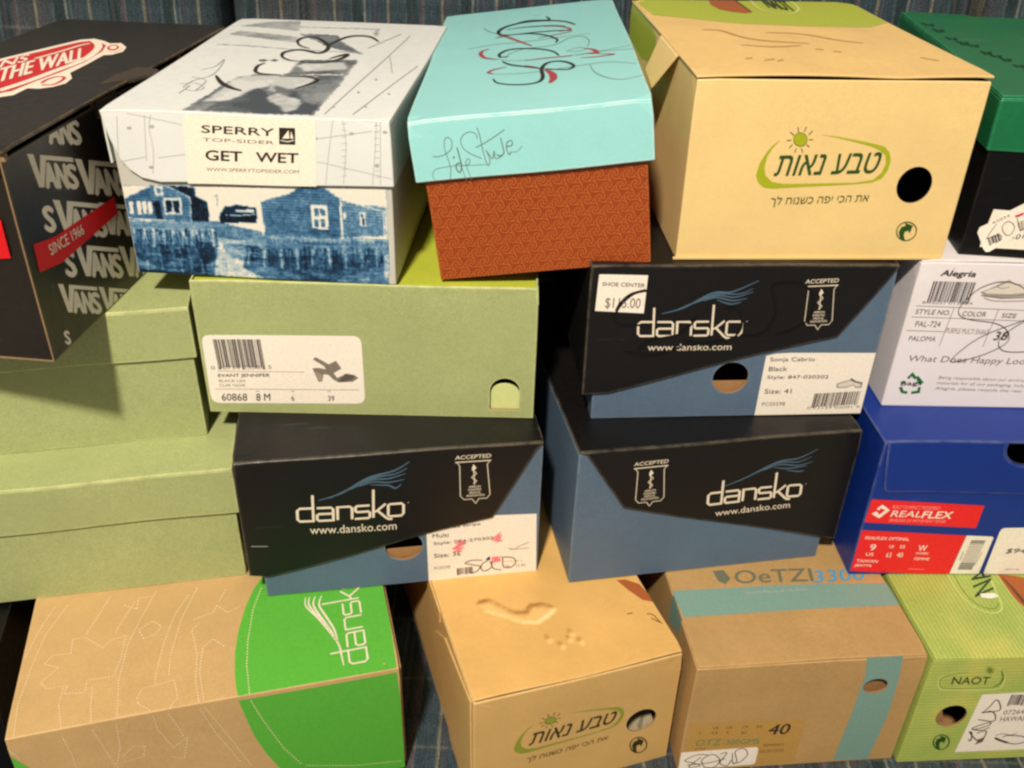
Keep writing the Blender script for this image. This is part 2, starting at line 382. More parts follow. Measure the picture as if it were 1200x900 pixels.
def near(X, Y, pts, w):
    r = np.zeros(X.shape, bool)
    for (xa, ya), (xb, yb) in zip(pts, pts[1:]):
        dx, dy = xb-xa, yb-ya; t = np.clip(((X-xa)*dx+(Y-ya)*dy)/max(1e-9, dx*dx+dy*dy), 0, 1)
        r |= (X-xa-t*dx)**2+(Y-ya-t*dy)**2 < (w/2)**2
    return r
def blur(a, n):
    for _ in range(n): 
        p = np.pad(a, ((1, 1), (1, 1)), 'edge'); a = (p[:-2, 1:-1]+p[2:, 1:-1]+p[1:-1, :-2]+p[1:-1, 2:]+2*a)/6
    return a
def raster(ops, x0, x1, y0, y1, cell, jit, seed, pal):
    nx, ny = int((x1-x0)/cell), int((y1-y0)/cell)
    X, Y = np.meshgrid(x0+(np.arange(nx)+.5)*cell, y0+(np.arange(ny)+.5)*cell)
    JX = X+jit*2*fbm(X, Y, 2.2, seed, 2); JY = Y+jit*2*fbm(X, Y, 2.2, seed+9, 2)
    rgb = np.zeros((ny, nx, 3)); al = np.zeros((ny, nx), bool)
    for o in sorted(ops, key=lambda o: o[2]):
        if o[0] == 'poly': m = inside(JX, JY, o[3])
        else: m = near(JX, JY, o[4], max(o[3], cell*.95))
        rgb[m] = pal[o[1]]; al |= m
    return X, Y, rgb, al
GL = {}
def glyphs(string, shear):
    k = (string, shear)
    if k in GL: return GL[k]
    cu = bpy.data.curves.new('tmp', 'FONT'); cu.body = string; cu.size = 1; cu.shear = shear; cu.resolution_u = 3; heb = any('\u0590' < c < '\u05ff' for c in string); cu.fill_mode = 'NONE' if heb else 'BOTH'
    o = bpy.data.objects.new('tmp', cu); C.objects.link(o); bpy.context.view_layer.update()
    ev = o.evaluated_get(bpy.context.evaluated_depsgraph_get()); me = ev.to_mesh(); me.calc_loop_triangles()
    vs = [(v.co.x, v.co.y) for v in me.vertices]; out = []
    if vs:
        x0 = min(v[0] for v in vs); x1 = max(v[0] for v in vs); y0 = min(v[1] for v in vs); y1 = max(v[1] for v in vs)
        nv = [((x-x0)/max(1e-6, x1-x0), (y-y0)/max(1e-6, y1-y0)) for x, y in vs]
        if heb:                                     # fill each outline by itself: overlapping outlines of a glyph must not cancel out
            nb = {}
            for e in me.edges:
                for p, q in (tuple(e.vertices), tuple(e.vertices)[::-1]): nb.setdefault(p, []).append(q)
            seen = set()
            for st in nb:
                if st in seen: continue
                loop = [st]; seen.add(st); cur = st
                while True:
                    nx = [q for q in nb[cur] if q not in seen]
                    if not nx: break
                    cur = nx[0]; seen.add(cur); loop.append(cur)
                if len(loop) > 2: out += [([nv[loop[i]] for i in t], len(seen) % 5) for t in tessellate_polygon([[Vector((*nv[i], 0)) for i in loop]])]
        else: out = [([nv[i] for i in t.vertices], 0) for t in me.loop_triangles]
    ev.to_mesh_clear(); bpy.data.objects.remove(o); bpy.data.curves.remove(cu)
    GL[k] = out; return out
CLOG_WORD = [[(1.6, 1.25), (.3, 1.25), (.05, 1.05), (.05, .2), (.25, 0), (1.6, 0)], [(1.5, 0), (1.5, 2.5)],
    [(1.85, 1.25), (3.15, 1.25), (3.35, 1.1), (3.35, 0), (2.0, 0), (1.85, .12), (1.85, .55), (2., .66), (3.3, .66)],
    [(3.75, 0), (3.75, 1.25), (4.9, 1.25), (5.1, 1.1), (5.1, 0)], [(6.75, 1.25), (5.55, 1.25), (5.42, 1.15), (5.42, .75), (5.55, .66), (6.65, .66), (6.77, .56), (6.77, .1), (6.65, 0), (5.35, 0)],
    [(7.1, 0), (7.1, 2.75)], [(7.15, .55), (7.5, .7), (8.25, 1.3)], [(7.45, .7), (8.3, -.1), (8.55, -.26), (8.9, -.28)], [(8.6, 1.22), (9.75, 1.22), (9.95, 1.05), (9.95, .2), (9.75, 0), (8.65, 0), (8.5, .15), (8.5, 1.1), (8.6, 1.22)]]

# ------------------------------------------------------------------ where each box stands: x, y (m), yaw, width, depth, height (mm), base z (m), roll
BOXES = {
 'A': (-0.4658, 0.5604, -5.25, 158.5, 368.4, 148.1, 0.3593, 0),
 'B': (-0.2877, 0.641, -2.88, 201.3, 318.5, 123.7, 0.3818, 0),
 'C': (-0.062, 0.6404, -0.1, 168.9, 371.4, 122.4, 0.3812, 7.11),
 'D': (0.1201, 0.6509, 3.66, 205.6, 280.0, 136.2, 0.4016, 0),
 'E': (0.3383, 0.6701, -6.13, 200.0, 312.9, 120.3, 0.4023, 0),
 'F': (-0.2443, 0.6327, 0.6, 262.3, 270.0, 117.7, 0.2641, 0),
 'G': (-0.54, 0.5674, 12.65, 300.0, 220.0, 119.8, 0.2394, 0),
 'H': (-0.5122, 0.528, 11.94, 300.0, 220.0, 114.6, 0.1248, 0),
 'I': (-0.2087, 0.5623, 9.78, 238.9, 300.0, 138.7, 0.1258, 0),
 'J': (0.056, 0.6335, 4.71, 235.9, 290.0, 136.7, 0.2648, 0),
 'K': (0.053, 0.5875, 10.64, 237.0, 300.0, 136.4, 0.1281, 0),
 'L': (0.308, 0.6597, 1.11, 300.0, 200.0, 132.5, 0.2698, 0),
 'M': (0.2947, 0.6073, 2.25, 300.0, 200.0, 141.6, 0.1282, 0),
 'N': (-0.3493, 0.4222, 15.38, 278.8, 235.0, 121.2, 0.0036, 0),
 'O': (-0.0221, 0.4632, 18.56, 172.0, 320.0, 130.8, -0.0033, 0),
 'P': (0.148, 0.5016, 5.81, 187.5, 320.0, 128.5, -0.0003, 0),
 'Q': (0.3374, 0.5163, 4.33, 200.0, 320.0, 128.1, 0.0001, 0),
 'R': (-0.572, 0.43, 14.0, 190.0, 160.0, 120.0, 0.0, 0),
}
LABELS = {
 'A': 'black skate shoe box with a red and white board logo on its lid',
 'B': 'white shoe box with a blue harbour photo printed on its front',
 'C': 'turquoise lidded shoe box with an orange swirl patterned base, sitting tilted on the pile',
 'D': 'large tan cardboard shoe box with a round black hole, standing in the top row',
 'E': 'black shoe box with a dark green lid and torn white stickers',
 'F': 'olive green shoe box with a white barcode label showing a sandal',
 'G': 'plain olive green shoe box directly under the black skate shoe box',
 'H': 'plain olive green shoe box resting on the kraft and bright green carton',
 'I': 'black and blue shoe box with a pink marked label and handwritten SOLD',
 'J': 'black and blue shoe box with a shop price sticker and black marker scrawl',
 'K': 'black and blue shoe box without any sticker, its blue left side showing',
 'L': 'white shoe box with a printed size table crossed by a pen scrawl',
 'M': 'royal blue shoe box with bright red labels and a white price sticker',
 'N': 'kraft cardboard carton with a bright green end and dotted white outlines',
 'O': 'tan shoe box with a sunken bare footprint printed on its lid',
 'P': 'brown kraft shoe box with teal stripes and a scribbled white slip',
 'Q': 'yellow green striped shoe box with a white label at the bottom right corner',
 'R': 'black shoe box in the shade left of the kraft and green carton',
}
# ink layers in millimetres on each face: box, part, name, face, plane offset, strokes
GRAPHICS = [
 ('A','lid','board_logo','top',0.0,[
  ('poly','logo_white',1,[(33.6,203.7),(40.6,226.4),(47.3,247),(54.1,269.1),(59.5,285.4),(68.9,292.1),(81.1,285.6),(89.9,277.9),(98.6,280.9),(109.7,267.3),(114.2,251.8),(110.7,240.2),(105,236.9),(107,206.9),(107.8,178.6),(117,163.9),(119.7,149.7),(115.8,138.7),(108.6,132.1),(100.3,131.7),(100.3,113.1),(93.7,106.5),(84.4,96.2),(62.6,101.2),(41.4,124.1),(28.3,154.6),(27.2,183.4)]),
  ('poly','logo_red',2,[(37.9,196.4),(44.7,219.2),(51.7,239),(58.3,261.2),(63.9,276.8),(70.7,283.3),(83.6,276.6),(90.7,269.8),(97.5,249.8),(102.2,211.6),(100.2,180.2),(95.9,149.1),(93.8,122.5),(87.4,113.6),(78.4,104.3),(61.1,108.5),(46.2,125),(34.7,151.6),(34,178)]),
  ('line','logo_white',3,6.15,[(72.5,283.7),(83.3,270.9),(91.9,251.2),(98.2,217.1),(95,181.3),(91,148.1),(85.2,120.9)],0,1,0),
  ('poly','logo_white',3,[(106.6,265.8),(108.5,261.1),(109.8,256.5),(110.2,252.3),(109.7,249.1),(108.4,247),(106.4,246.3),(103.9,247),(101.1,249.1),(98.3,252.4),(95.8,256.6),(93.7,261.2),(92.4,265.9),(91.9,270.2),(92.3,273.6),(93.7,275.8),(95.7,276.6),(98.3,275.8),(101.2,273.6),(104,270.1)]),
  ('poly','logo_red',4,[(104.6,264.8),(105.8,261.8),(106.6,258.8),(106.8,256.1),(106.4,254),(105.5,252.6),(104.2,252.1),(102.5,252.5),(100.7,253.8),(98.9,255.9),(97.3,258.5),(96,261.5),(95.2,264.5),(94.9,267.3),(95.3,269.5),(96.2,270.9),(97.6,271.4),(99.3,271),(101.1,269.7),(103,267.5)]),
  ('poly','logo_white',5,[(103.5,263.7),(104.4,261.4),(104.9,259.1),(104.7,257.2),(104.1,256),(102.9,255.6),(101.5,256.2),(100.1,257.7),(98.8,259.7),(97.8,262.1),(97.4,264.4),(97.5,266.3),(98.2,267.5),(99.3,267.9),(100.7,267.3),(102.2,265.8)]),
  ('line','logo_red',2,2.49,[(105.5,141.6),(112.8,144.2),(113.3,155.5),(110.6,164.7),(104.5,165.7),(101.7,156.6),(102.9,146.4)],0,1,0),
  ('text', 'logo_white', 4, 'OFF THE WALL',[(61.9,105.6),(98.2,219.5),(42.2,144.7)],0.03,0),
  ('text', 'logo_white', 4, 'VANS',[(41.5,149.6),(58.9,202.7),(31.9,172.1)],0.03,0),
  ('line','logo_white',4,2.96,[(60.9,211.8),(66.9,238.1),(71.1,262.8),(75.2,272)],0,1,0),
 ]),
 ('A','body','wordmark_print','right',-4,[
  ('blockword','dim_white',1,'ANS',[(41.9,138.9),(92.9,122.1),(44,159.6)]),
  ('blockword','dim_white',1,'VANS',[(26.9,114.8),(76.6,95.9),(29.2,135.9)]),
  ('blockword','dim_white',1,'VANS',[(79.3,90.9),(142.6,66.5),(81.1,115.6)]),
  ('blockword','dim_white',1,'VANS',[(42.3,75.6),(99.5,50.6),(44.6,99.7)]),
  ('blockword','dim_white',1,'S',[(-8.7,100),(38.7,79.5),(-5.7,121.6)]),
  ('blockword','dim_white',1,'VANS',[(96.7,53.4),(158,26.9),(98.1,77.5)]),
  ('blockword','dim_white',1,'S',[(-0.5,65.8),(49.8,41.3),(2.4,88.9)]),
  ('blockword','dim_white',1,'VANS',[(54.3,39.4),(109,12.8),(56.3,62.7)]),
  ('blockword','dim_white',1,'VANS',[(110.9,12.9),(172.8,-17.1),(112,37.4)]),
  ('blockword','dim_white',1,'VANS',[(24.7,26),(69.2,2.2),(26.9,46.4)]),
  ('blockword','dim_white',1,'VANS',[(72.1,0.7),(121,-25.5),(73.6,21.7)]),
  ('blockword','dim_white',1,'S',[(-1.6,16),(23.5,1.5),(-0,28.6)]),
  ('blockword','dim_white',1,'S',[(21.8,2.9),(49.1,-12.9),(23.2,16.1)]),
  ('poly','band_red',3,[(10.6,82.1),(36.1,77.1),(119,74.3),(118.6,61),(36.5,57.9),(9.8,62.9)]),
  ('text', 'dim_white', 4, 'SINCE 1966',[(26.4,67.4),(70.1,65),(25.4,75.2)],0.01,0),
 ]),
 ('A','body','red_patch','front',0.0,[
  ('poly','band_red',1,[(110.5,102.1),(145,102.7),(144.6,76.6),(107.2,72.8)]),
 ]),
 ('B','lid','brand_label','front',0.0,[
  ('poly','label_cream',1,[(58.8,121.6),(150.5,124.1),(146.2,75.9),(53.8,72.8)]),
  ('text', 'ink_dark', 2, 'SPERRY',[(69.8,110.1),(120.2,110.6),(70.6,115.4)],0.045,0),
  ('text', 'ink_grey', 2, 'TOP-SIDER',[(69.5,104),(119.6,104.8),(69.9,106.5)],0,0),
  ('poly','ink_dark',2,[(124.5,116.8),(135.6,116.9),(134.5,105.2),(123.2,105.1)]),
  ('poly','label_cream',3,[(125.9,109.3),(131,115.3),(130.9,109.5)]),
  ('poly','label_cream',3,[(131.5,109.6),(132.7,114.7),(133.8,109.6)]),
  ('line','label_cream',3,0.6,[(124.6,107.9),(129.7,107.2),(133.9,108.5)],0,0,0),
  ('text', 'ink_dark', 2, 'GET',[(69.6,90.7),(95.2,91.1),(70.6,97.9)],0.07,0),
  ('text', 'ink_dark', 2, 'WET',[(105.3,91.6),(135,92.4),(106.2,98.5)],0.07,0),
  ('text', 'ink_grey', 2, 'WWW.SPERRYTOPSIDER.COM',[(68.6,82.7),(134.7,84.8),(69,85.3)],0,0),
 ]),
 ('B','lid','chart_print','front',0.0,[
  ('line','chart_grey',1,0.36,[(19.6,121.7),(56.6,114.9)],0,1,0),
  ('line','chart_grey',1,0.37,[(35.4,90.8),(55.4,94)],0,1,0),
  ('line','chart_grey',1,0.37,[(8.2,87.7),(27.4,91.4)],0,1,0),
  ('line','chart_grey',1,0.35,[(150.1,109.9),(188.4,116.4)],0,1,0),
  ('line','chart_grey',1,0.37,[(148.3,93.9),(200.1,83.6)],0,1,0),
  ('line','chart_grey',1,0.37,[(36.2,120.7),(33.4,111.7),(33.3,95.8),(29.8,79.3)],0,1,0),
  ('line','chart_grey',1,0.37,[(31.8,120.9),(26.9,88.5)],0,1,0),
  ('line','chart_grey',1,0.37,[(12.4,119.7),(7.5,92.3)],0,1,0),
  ('line','chart_grey',1,0.36,[(162.4,123.7),(157,98.9),(153.1,77.9)],0,1,0),
  ('line','chart_grey',1,0.36,[(169,123.5),(169.9,106.3),(165.7,78.5)],0,1,0),
  ('line','chart_grey',1,0.36,[(192.1,124.1),(189.8,102.6),(186.2,78.5)],0,1,0),
  ('line','chart_grey',1,0.37,[(194.9,123.7),(191.9,78.7)],0,1,0),
  ('line','chart_grey',1,0.29,[(167.9,120.6),(171.4,121)],0,0,0),
  ('line','chart_grey',1,0.29,[(167.5,116.2),(171.1,116.6)],0,0,0),
  ('line','chart_grey',1,0.3,[(167.2,111.7),(170.8,112.1)],0,0,0),
  ('line','chart_grey',1,0.3,[(166.9,107.3),(170.5,107.6)],0,0,0),
  ('line','chart_grey',1,0.3,[(166.6,102.7),(170.2,103.1)],0,0,0),
  ('line','chart_grey',1,0.3,[(166.2,98.2),(169.8,98.6)],0,0,0),
  ('line','chart_grey',1,0.3,[(165.9,93.6),(169.5,94)],0,0,0),
  ('line','chart_grey',1,0.3,[(165.5,89),(169.2,89.4)],0,0,0),
  ('line','chart_grey',1,0.31,[(165.2,84.3),(168.9,84.7)],0,0,0),
  ('line','chart_grey',1,0.29,[(190.3,120.5),(193.9,120.8)],0,0,0),
  ('line','chart_grey',1,0.29,[(190.1,116.1),(193.7,116.4)],0,0,0),
  ('line','chart_grey',1,0.29,[(189.9,111.6),(193.4,112)],0,0,0),
  ('line','chart_grey',1,0.3,[(189.6,107.1),(193.2,107.5)],0,0,0),
  ('line','chart_grey',1,0.3,[(189.4,102.6),(193,103)],0,0,0),
  ('line','chart_grey',1,0.3,[(189.1,98),(192.7,98.4)],0,0,0),
  ('line','chart_grey',1,0.3,[(188.9,93.5),(192.5,93.9)],0,0,0),
  ('line','chart_grey',1,0.3,[(188.6,88.8),(192.3,89.2)],0,0,0),
  ('line','chart_grey',1,0.3,[(188.4,84.2),(192,84.6)],0,0,0),
  ('poly','chart_grey',1,[(21.2,111.6),(20.5,110.8),(19.1,110.4),(17.9,110.7),(17.5,111.4),(18.2,112.3),(19.6,112.6),(20.8,112.4)]),
  ('poly','chart_grey',1,[(150.8,110.4),(150.2,109.6),(148.9,109.2),(147.7,109.5),(147.3,110.2),(147.9,111),(149.1,111.4),(150.4,111.1)]),
  ('poly','chart_grey',1,[(176.3,114.4),(175.7,113.6),(174.4,113.2),(173.2,113.4),(172.7,114.2),(173.3,115),(174.6,115.4),(175.8,115.1)]),
  ('poly','chart_grey',1,[(199.4,116.5),(198.8,115.6),(197.6,115.3),(196.3,115.5),(195.9,116.3),(196.4,117.1),(197.7,117.5),(198.9,117.2)]),
  ('poly','chart_grey',1,[(192.2,92.5),(191.6,91.6),(190.3,91.2),(189.1,91.5),(188.6,92.3),(189.2,93.1),(190.4,93.5),(191.7,93.3)]),
  ('poly','chart_grey',1,[(37.3,112.9),(36.6,112.1),(35.3,111.7),(34,112),(33.7,112.8),(34.3,113.6),(35.7,114),(36.9,113.7)]),
  ('poly','chart_grey',1,[(31.4,84.1),(30.7,83.2),(29.3,82.8),(28,83.1),(27.6,83.9),(28.3,84.8),(29.7,85.2),(31,84.9)]),
 ]),
 ('B','lid','cover_photo','top',0.0,[
  ('line','chart_grey',1,0.72,[(38.8,46.5),(38.6,69),(38.9,58.9),(47.5,55.2),(50.5,65.7),(39.8,76.9),(29.1,72.7)],0,1,0),
  ('poly','photo_grey',1,[(56.7,4.5),(59.3,32.9),(61.2,77.7),(65.1,99.7),(76,109.8),(100.9,111),(145.8,117),(147,80.6),(147.2,8.2),(103.5,5.7)]),
  ('poly','photo_light',2,[(63.3,28.8),(64.5,67.9),(63.6,91.3),(70.4,105),(99.9,109.7),(125.4,108.2),(125,87.6),(121,76.6),(112,70.1),(96.2,83.1),(91.5,66.9),(85.3,61),(84.7,46.2),(81.4,36.2),(71.8,30.1)]),
  ('poly','photo_dark',2,[(72.8,5.1),(72.1,25.5),(80.1,36),(85,53.5),(88.8,71.6),(96.8,62.7),(105.9,44.6),(114.7,36.5),(117.1,46.3),(117.1,65.9),(127.2,52.6),(131.9,39.1),(141.5,31.3),(145.2,31.8),(146,8),(109.5,6.2)]),
  ('poly','photo_pale',3,[(103.4,44.2),(107,59.3),(115.9,50.9),(124.6,47.4),(131.8,34.4),(132.2,18.7),(126.7,11.3),(117.1,27.7),(108.5,35.6)]),
  ('poly','photo_pale',3,[(95.5,85.6),(99.5,83.6),(104.5,58.9),(97.9,67.9)]),
  ('poly','photo_grey',2,[(97.6,139.3),(99.3,161),(143.7,168.4),(145.8,123.8),(98.3,110.5)]),
  ('poly','photo_light',3,[(100.4,139.8),(103,152.3),(135.6,157.7),(142,134.7),(110.3,123.8)]),
  ('line','photo_dark',3,2.66,[(97.5,113.2),(120.1,118.5),(145,120.8)],0,0,0),
  ('poly','label_cream',2,[(65.1,146.1),(67.6,157.7),(98.1,148.5),(99.6,110.7),(74.7,109.6)]),
  ('poly','photo_dark',3,[(71.7,154.6),(71.8,152.1),(70.7,150.3),(68.8,150),(66.8,151.2),(65.5,153.6),(65.4,156.1),(66.5,157.9),(68.4,158.2),(70.4,156.9)]),
  ('poly','photo_dark',3,[(80.2,156),(80.3,153.5),(79.2,151.7),(77.3,151.4),(75.3,152.6),(74,155),(73.9,157.5),(75,159.3),(76.9,159.6),(78.9,158.4)]),
  ('poly','photo_blue',1,[(10.1,281.6),(29.7,304.4),(59.7,311.7),(68.8,268.1),(37.2,278.4)]),
  ('poly','photo_blue',1,[(11.9,244.8),(15.7,261),(55.1,250.2),(75.4,242.5),(79.1,221.2),(50.9,230.8)]),
  ('line','photo_blue',1,2.42,[(14,204.3),(43.6,202.4),(82.8,195.4),(141.5,193.9)],0,1,0),
  ('line','photo_grey',1,2.43,[(67.1,286.3),(102.2,287.8),(138.6,291.1)],0,0,0),
  ('poly','photo_blue',1,[(137,290.8),(139.2,296.9),(143,260.5),(138.6,268.9)]),
  ('poly','photo_grey',1,[(75.4,253.8),(107.7,255.7),(113.3,238),(145,187.9),(126.8,198.1),(110.4,209)]),
  ('line','photo_dark',2,1.66,[(73.3,255.7),(107.7,255.7),(112.5,241.6)],0,0,0),
  ('line','chart_grey',1,0.85,[(154,10.9),(164.7,159.4),(172.7,267.2)],0,1,0),
  ('line','chart_grey',1,0.84,[(173.5,11.6),(196.1,155.4)],0,1,0),
  ('line','chart_grey',1,0.81,[(166.9,188.3),(179.5,129.2)],0,1,0),
  ('line','chart_grey',1,1.02,[(144.2,211.3),(163.4,273.3)],0,1,0),
  ('line','chart_grey',1,0.82,[(35.3,63.3),(35.8,84.3),(43.5,101.8),(41.1,130.1),(36.2,153.7),(37,129.5),(29.9,116.6)],0,1,0),
  ('line','chart_grey',1,0.76,[(30.8,94.3),(44.9,85.7),(47.5,55.2)],0,1,0),
  ('poly','chart_grey',1,[(166.4,68.4),(166.5,66.6),(165.9,65.8),(165,66.4),(164.4,68.1),(164.3,69.8),(164.9,70.7),(165.8,70.1)]),
  ('poly','chart_grey',1,[(189.4,66.9),(189.4,65.2),(188.8,64.4),(188,65),(187.4,66.6),(187.4,68.4),(188,69.2),(188.8,68.6)]),
  ('poly','chart_grey',1,[(172,106.8),(172.1,104.8),(171.5,103.9),(170.6,104.6),(169.9,106.4),(169.9,108.3),(170.5,109.2),(171.4,108.6)]),
  ('poly','chart_grey',1,[(157,29),(157.1,27.5),(156.5,26.7),(155.7,27.2),(155.1,28.7),(155,30.3),(155.5,31.1),(156.4,30.5)]),
  ('poly','chart_grey',1,[(179.1,32.3),(179.1,30.7),(178.5,30),(177.7,30.5),(177.1,32),(177.1,33.6),(177.7,34.4),(178.5,33.8)]),
  ('line','ink_dark',5,3.65,[(47.7,99.7),(58.5,79.9),(70.4,66.2),(80.6,59.3)],0,1,1),
  ('line','ink_dark',5,2.44,[(117.1,70.9),(124.3,84.9),(127.1,98.6),(114.7,106.5),(95.7,104.6)],0,1,1),
  ('line','ink_dark',5,2.53,[(95.9,109),(80,110.4),(72.9,117.8),(69.9,134.8),(72.9,144.3)],0,1,1),
  ('line','ink_dark',5,2.89,[(102.7,153.5),(90.1,156.4),(80.5,167.4),(78.4,183.3),(89.3,193.8),(106.9,184.8),(111.2,198.9),(106.5,218.8),(91.5,241.6),(80.7,239.7),(78.9,224.8),(85.6,208.2),(95.6,199.6)],0,1,1),
  ('line','ink_dark',5,2.82,[(102.3,149.2),(120.4,153.3),(130.1,169.3),(132,184.4),(126.6,178.3),(120.3,166.4)],0,1,1),
  ('line','ink_dark',5,3.15,[(108.1,212.1),(116.4,246),(127,256.9),(139.1,253.7),(149,236.9)],0,1,1),
 ]),
 ('B','body','harbour_photo','front',-3,[
  ('poly','ph_sky',1,[(-0.9,68.6),(195.7,75.9),(193.6,0.5),(-4.2,-2.1)]),
  ('poly','ph_mid',2,[(-3.7,44.5),(12.2,42.5),(70,44.4),(90.8,39.8),(112,37),(195.3,36.5),(193.9,0.5),(-2,-2.4)]),
  ('poly','ph_pale',3,[(68.2,32),(89.6,30.2),(88.1,18.5),(102.7,19.3),(100.5,0.4),(61.8,1),(66.6,21.3)]),
  ('poly','ph_deep',4,[(-2.6,22.6),(67.2,25.2),(61.8,1),(9.4,-1.4),(0.1,8.1)]),
  ('poly','ph_deep',4,[(88.1,18.5),(186.1,23.6),(192.1,0.8),(100.5,0.2),(84.1,8.5)]),
  ('poly','ph_house',3,[(-3.2,55.7),(6.7,60.8),(25.4,70.2),(38.6,70.1),(52.2,61.6),(50.1,43.4),(-1.9,44.2)]),
  ('line','ph_pale',5,0.69,[(-3.2,55.7),(6.7,60.8),(25.3,69.8),(38.4,69.3),(52.2,61.6)],0,0,0),
  ('line','ph_pale',5,0.84,[(52.2,61.6),(50.5,43.4)],0,0,0),
  ('poly','ph_dark',3,[(38.6,70.1),(56.9,69.5),(56.8,63.1),(65,59),(63.7,44.1),(51,43.5),(52.2,61.6)]),
  ('poly','ph_pale',5,[(27.5,69.2),(33.5,69.5),(32.8,62.6),(26.6,62.6)]),
  ('poly','ph_house',6,[(28.7,68.2),(31.9,68.3),(31.4,63.8),(28.3,63.8)]),
  ('poly','ph_pale',5,[(32.5,60.7),(45.5,60.8),(44.8,48.2),(31.5,48.1)]),
  ('poly','ph_dark',6,[(33.9,59.3),(38.5,59.3),(37.3,49.5),(32.9,49.7)]),
  ('poly','ph_dark',6,[(39.6,59.4),(44.2,59.4),(43.1,49.6),(38.6,49.8)]),
  ('poly','ph_pale',5,[(0.5,56.3),(3.4,56.8),(2.5,46.7),(-0.5,46.2)]),
  ('poly','ph_pale',5,[(6.3,56.5),(9.2,57),(8.3,47),(5.4,46.5)]),
  ('poly','ph_pale',5,[(12.2,56.8),(15.2,57.3),(14.3,47.3),(11.4,46.8)]),
  ('poly','ph_pale',5,[(16.3,57),(19.3,57.5),(18.5,47.5),(15.5,47)]),
  ('poly','ph_pale',5,[(20.3,57.2),(23.2,57.7),(22.5,47.7),(19.5,47.2)]),
  ('poly','ph_dark',5,[(24.2,57),(29.4,58.2),(29.1,44.3),(25.1,44.1)]),
  ('poly','ph_house',3,[(103.3,61.7),(124.2,68.7),(135.2,73.8),(152.5,73.6),(163.2,66.3),(161.9,36.7),(104.7,35.7)]),
  ('line','ph_pale',5,0.87,[(102.8,61.5),(124.6,68.5),(132.5,73.3)],0,0,0),
  ('line','ph_pale',5,0.87,[(152.1,73.2),(164,65.1),(194.9,57.5)],0,0,0),
  ('line','ph_pale',5,1.43,[(103.1,61.1),(102.8,35.1)],0,0,0),
  ('line','ph_pale',5,1.42,[(161.9,65.7),(161.1,35.7)],0,0,0),
  ('poly','ph_mid',3,[(163.1,65.1),(172.5,62.6),(194.2,61.5),(193.1,39.2),(161.9,36.7)]),
  ('line','ph_pale',5,1.03,[(192.4,57.7),(192.2,39.5)],0,0,0),
  ('poly','ph_pale',5,[(140,60.3),(151.9,60.2),(151.4,42.8),(139.6,42.6)]),
  ('poly','ph_house',6,[(142.1,57.9),(145.6,57.9),(145.1,52.1),(141.9,52.2)]),
  ('poly','ph_house',6,[(146.6,57.9),(150.1,57.9),(149.7,52.2),(146.5,52.2)]),
  ('poly','ph_house',6,[(141.7,49.8),(145.2,49.7),(144.7,43.9),(141.5,44)]),
  ('poly','ph_house',6,[(146.3,49.8),(149.8,49.8),(149.3,44),(146.1,44)]),
  ('poly','ph_pale',5,[(174.7,56.5),(179.4,56.4),(179.2,46),(174.9,45.8)]),
  ('poly','ph_dark',6,[(176.2,55.1),(178,55.2),(177.8,47.1),(176.2,47)]),
  ('poly','ph_pale',5,[(163.3,56),(165.4,55.7),(165,50.9),(163.3,50.8)]),
  ('poly','ph_dark',3,[(71.4,48.2),(77,55.9),(86.1,58.1),(100,56),(99.5,44.9),(71.6,43.5)]),
  ('line','ph_pale',5,0.64,[(76.2,50.3),(86.8,49.9),(99.4,51.4)],0,0,0),
  ('poly','ph_pale',5,[(84.7,54.4),(98.1,55),(97.8,52.8),(84.4,52.2)]),
  ('line','ph_mid',3,0.5,[(70.1,63.8),(72.9,64.8),(71.6,55.6)],0,0,0),
  ('line','ph_light',5,0.78,[(-2.4,41.8),(26.5,41.9),(69.5,41)],0,0,0),
  ('line','ph_light',5,0.65,[(0.1,36.2),(34.6,37),(68.9,36.8)],0,0,0),
  ('line','ph_light',5,0.84,[(108,34),(151,34.3),(193.8,35.5)],0,0,0),
  ('line','ph_light',5,0.78,[(85.7,28.1),(150.6,29.5),(193.5,30.1)],0,0,0),
  ('line','ph_pale',6,0.69,[(6.3,35.3),(3.7,21.8)],0,0,0),
  ('line','ph_dark',6,0.58,[(8.6,34.6),(7.4,20.9)],0,0,0),
  ('line','ph_dark',6,1.04,[(11.1,35.2),(9.1,21.8)],0,0,0),
  ('line','ph_pale',6,0.65,[(13.7,35.7),(10.5,20.9)],0,0,0),
  ('line','ph_dark',6,1.08,[(15.8,33.9),(14.8,22.3)],0,0,0),
  ('line','ph_dark',6,0.74,[(18.4,34.5),(16.9,21.3)],0,0,0),
  ('line','ph_pale',6,1.12,[(21.1,36.1),(19.1,21.7)],0,0,0),
  ('line','ph_dark',6,0.87,[(23.5,36),(21.4,22.8)],0,0,0),
  ('line','ph_dark',6,1.15,[(25.6,34.2),(24.1,22.6)],0,0,0),
  ('line','ph_pale',6,1.14,[(28.3,35.1),(27.3,21.9)],0,0,0),
  ('line','ph_dark',6,0.87,[(30.8,35.7),(29.1,22.6)],0,0,0),
  ('line','ph_dark',6,0.64,[(33.3,36.1),(32.3,23.4)],0,0,0),
  ('line','ph_pale',6,0.56,[(35.6,35.4),(33.3,22.7)],0,0,0),
  ('line','ph_dark',6,0.84,[(38.2,36.3),(37.7,23.4)],0,0,0),
  ('line','ph_dark',6,0.8,[(40.7,36.7),(39.2,23.4)],0,0,0),
  ('line','ph_pale',6,0.77,[(43,35.4),(40.8,23)],0,0,0),
  ('line','ph_dark',6,1.13,[(45.7,37.3),(42.7,23.6)],0,0,0),
  ('line','ph_dark',6,1.04,[(47.9,36),(45.6,23.6)],0,0,0),
  ('line','ph_pale',6,0.65,[(50.5,36.5),(47.5,23.1)],0,0,0),
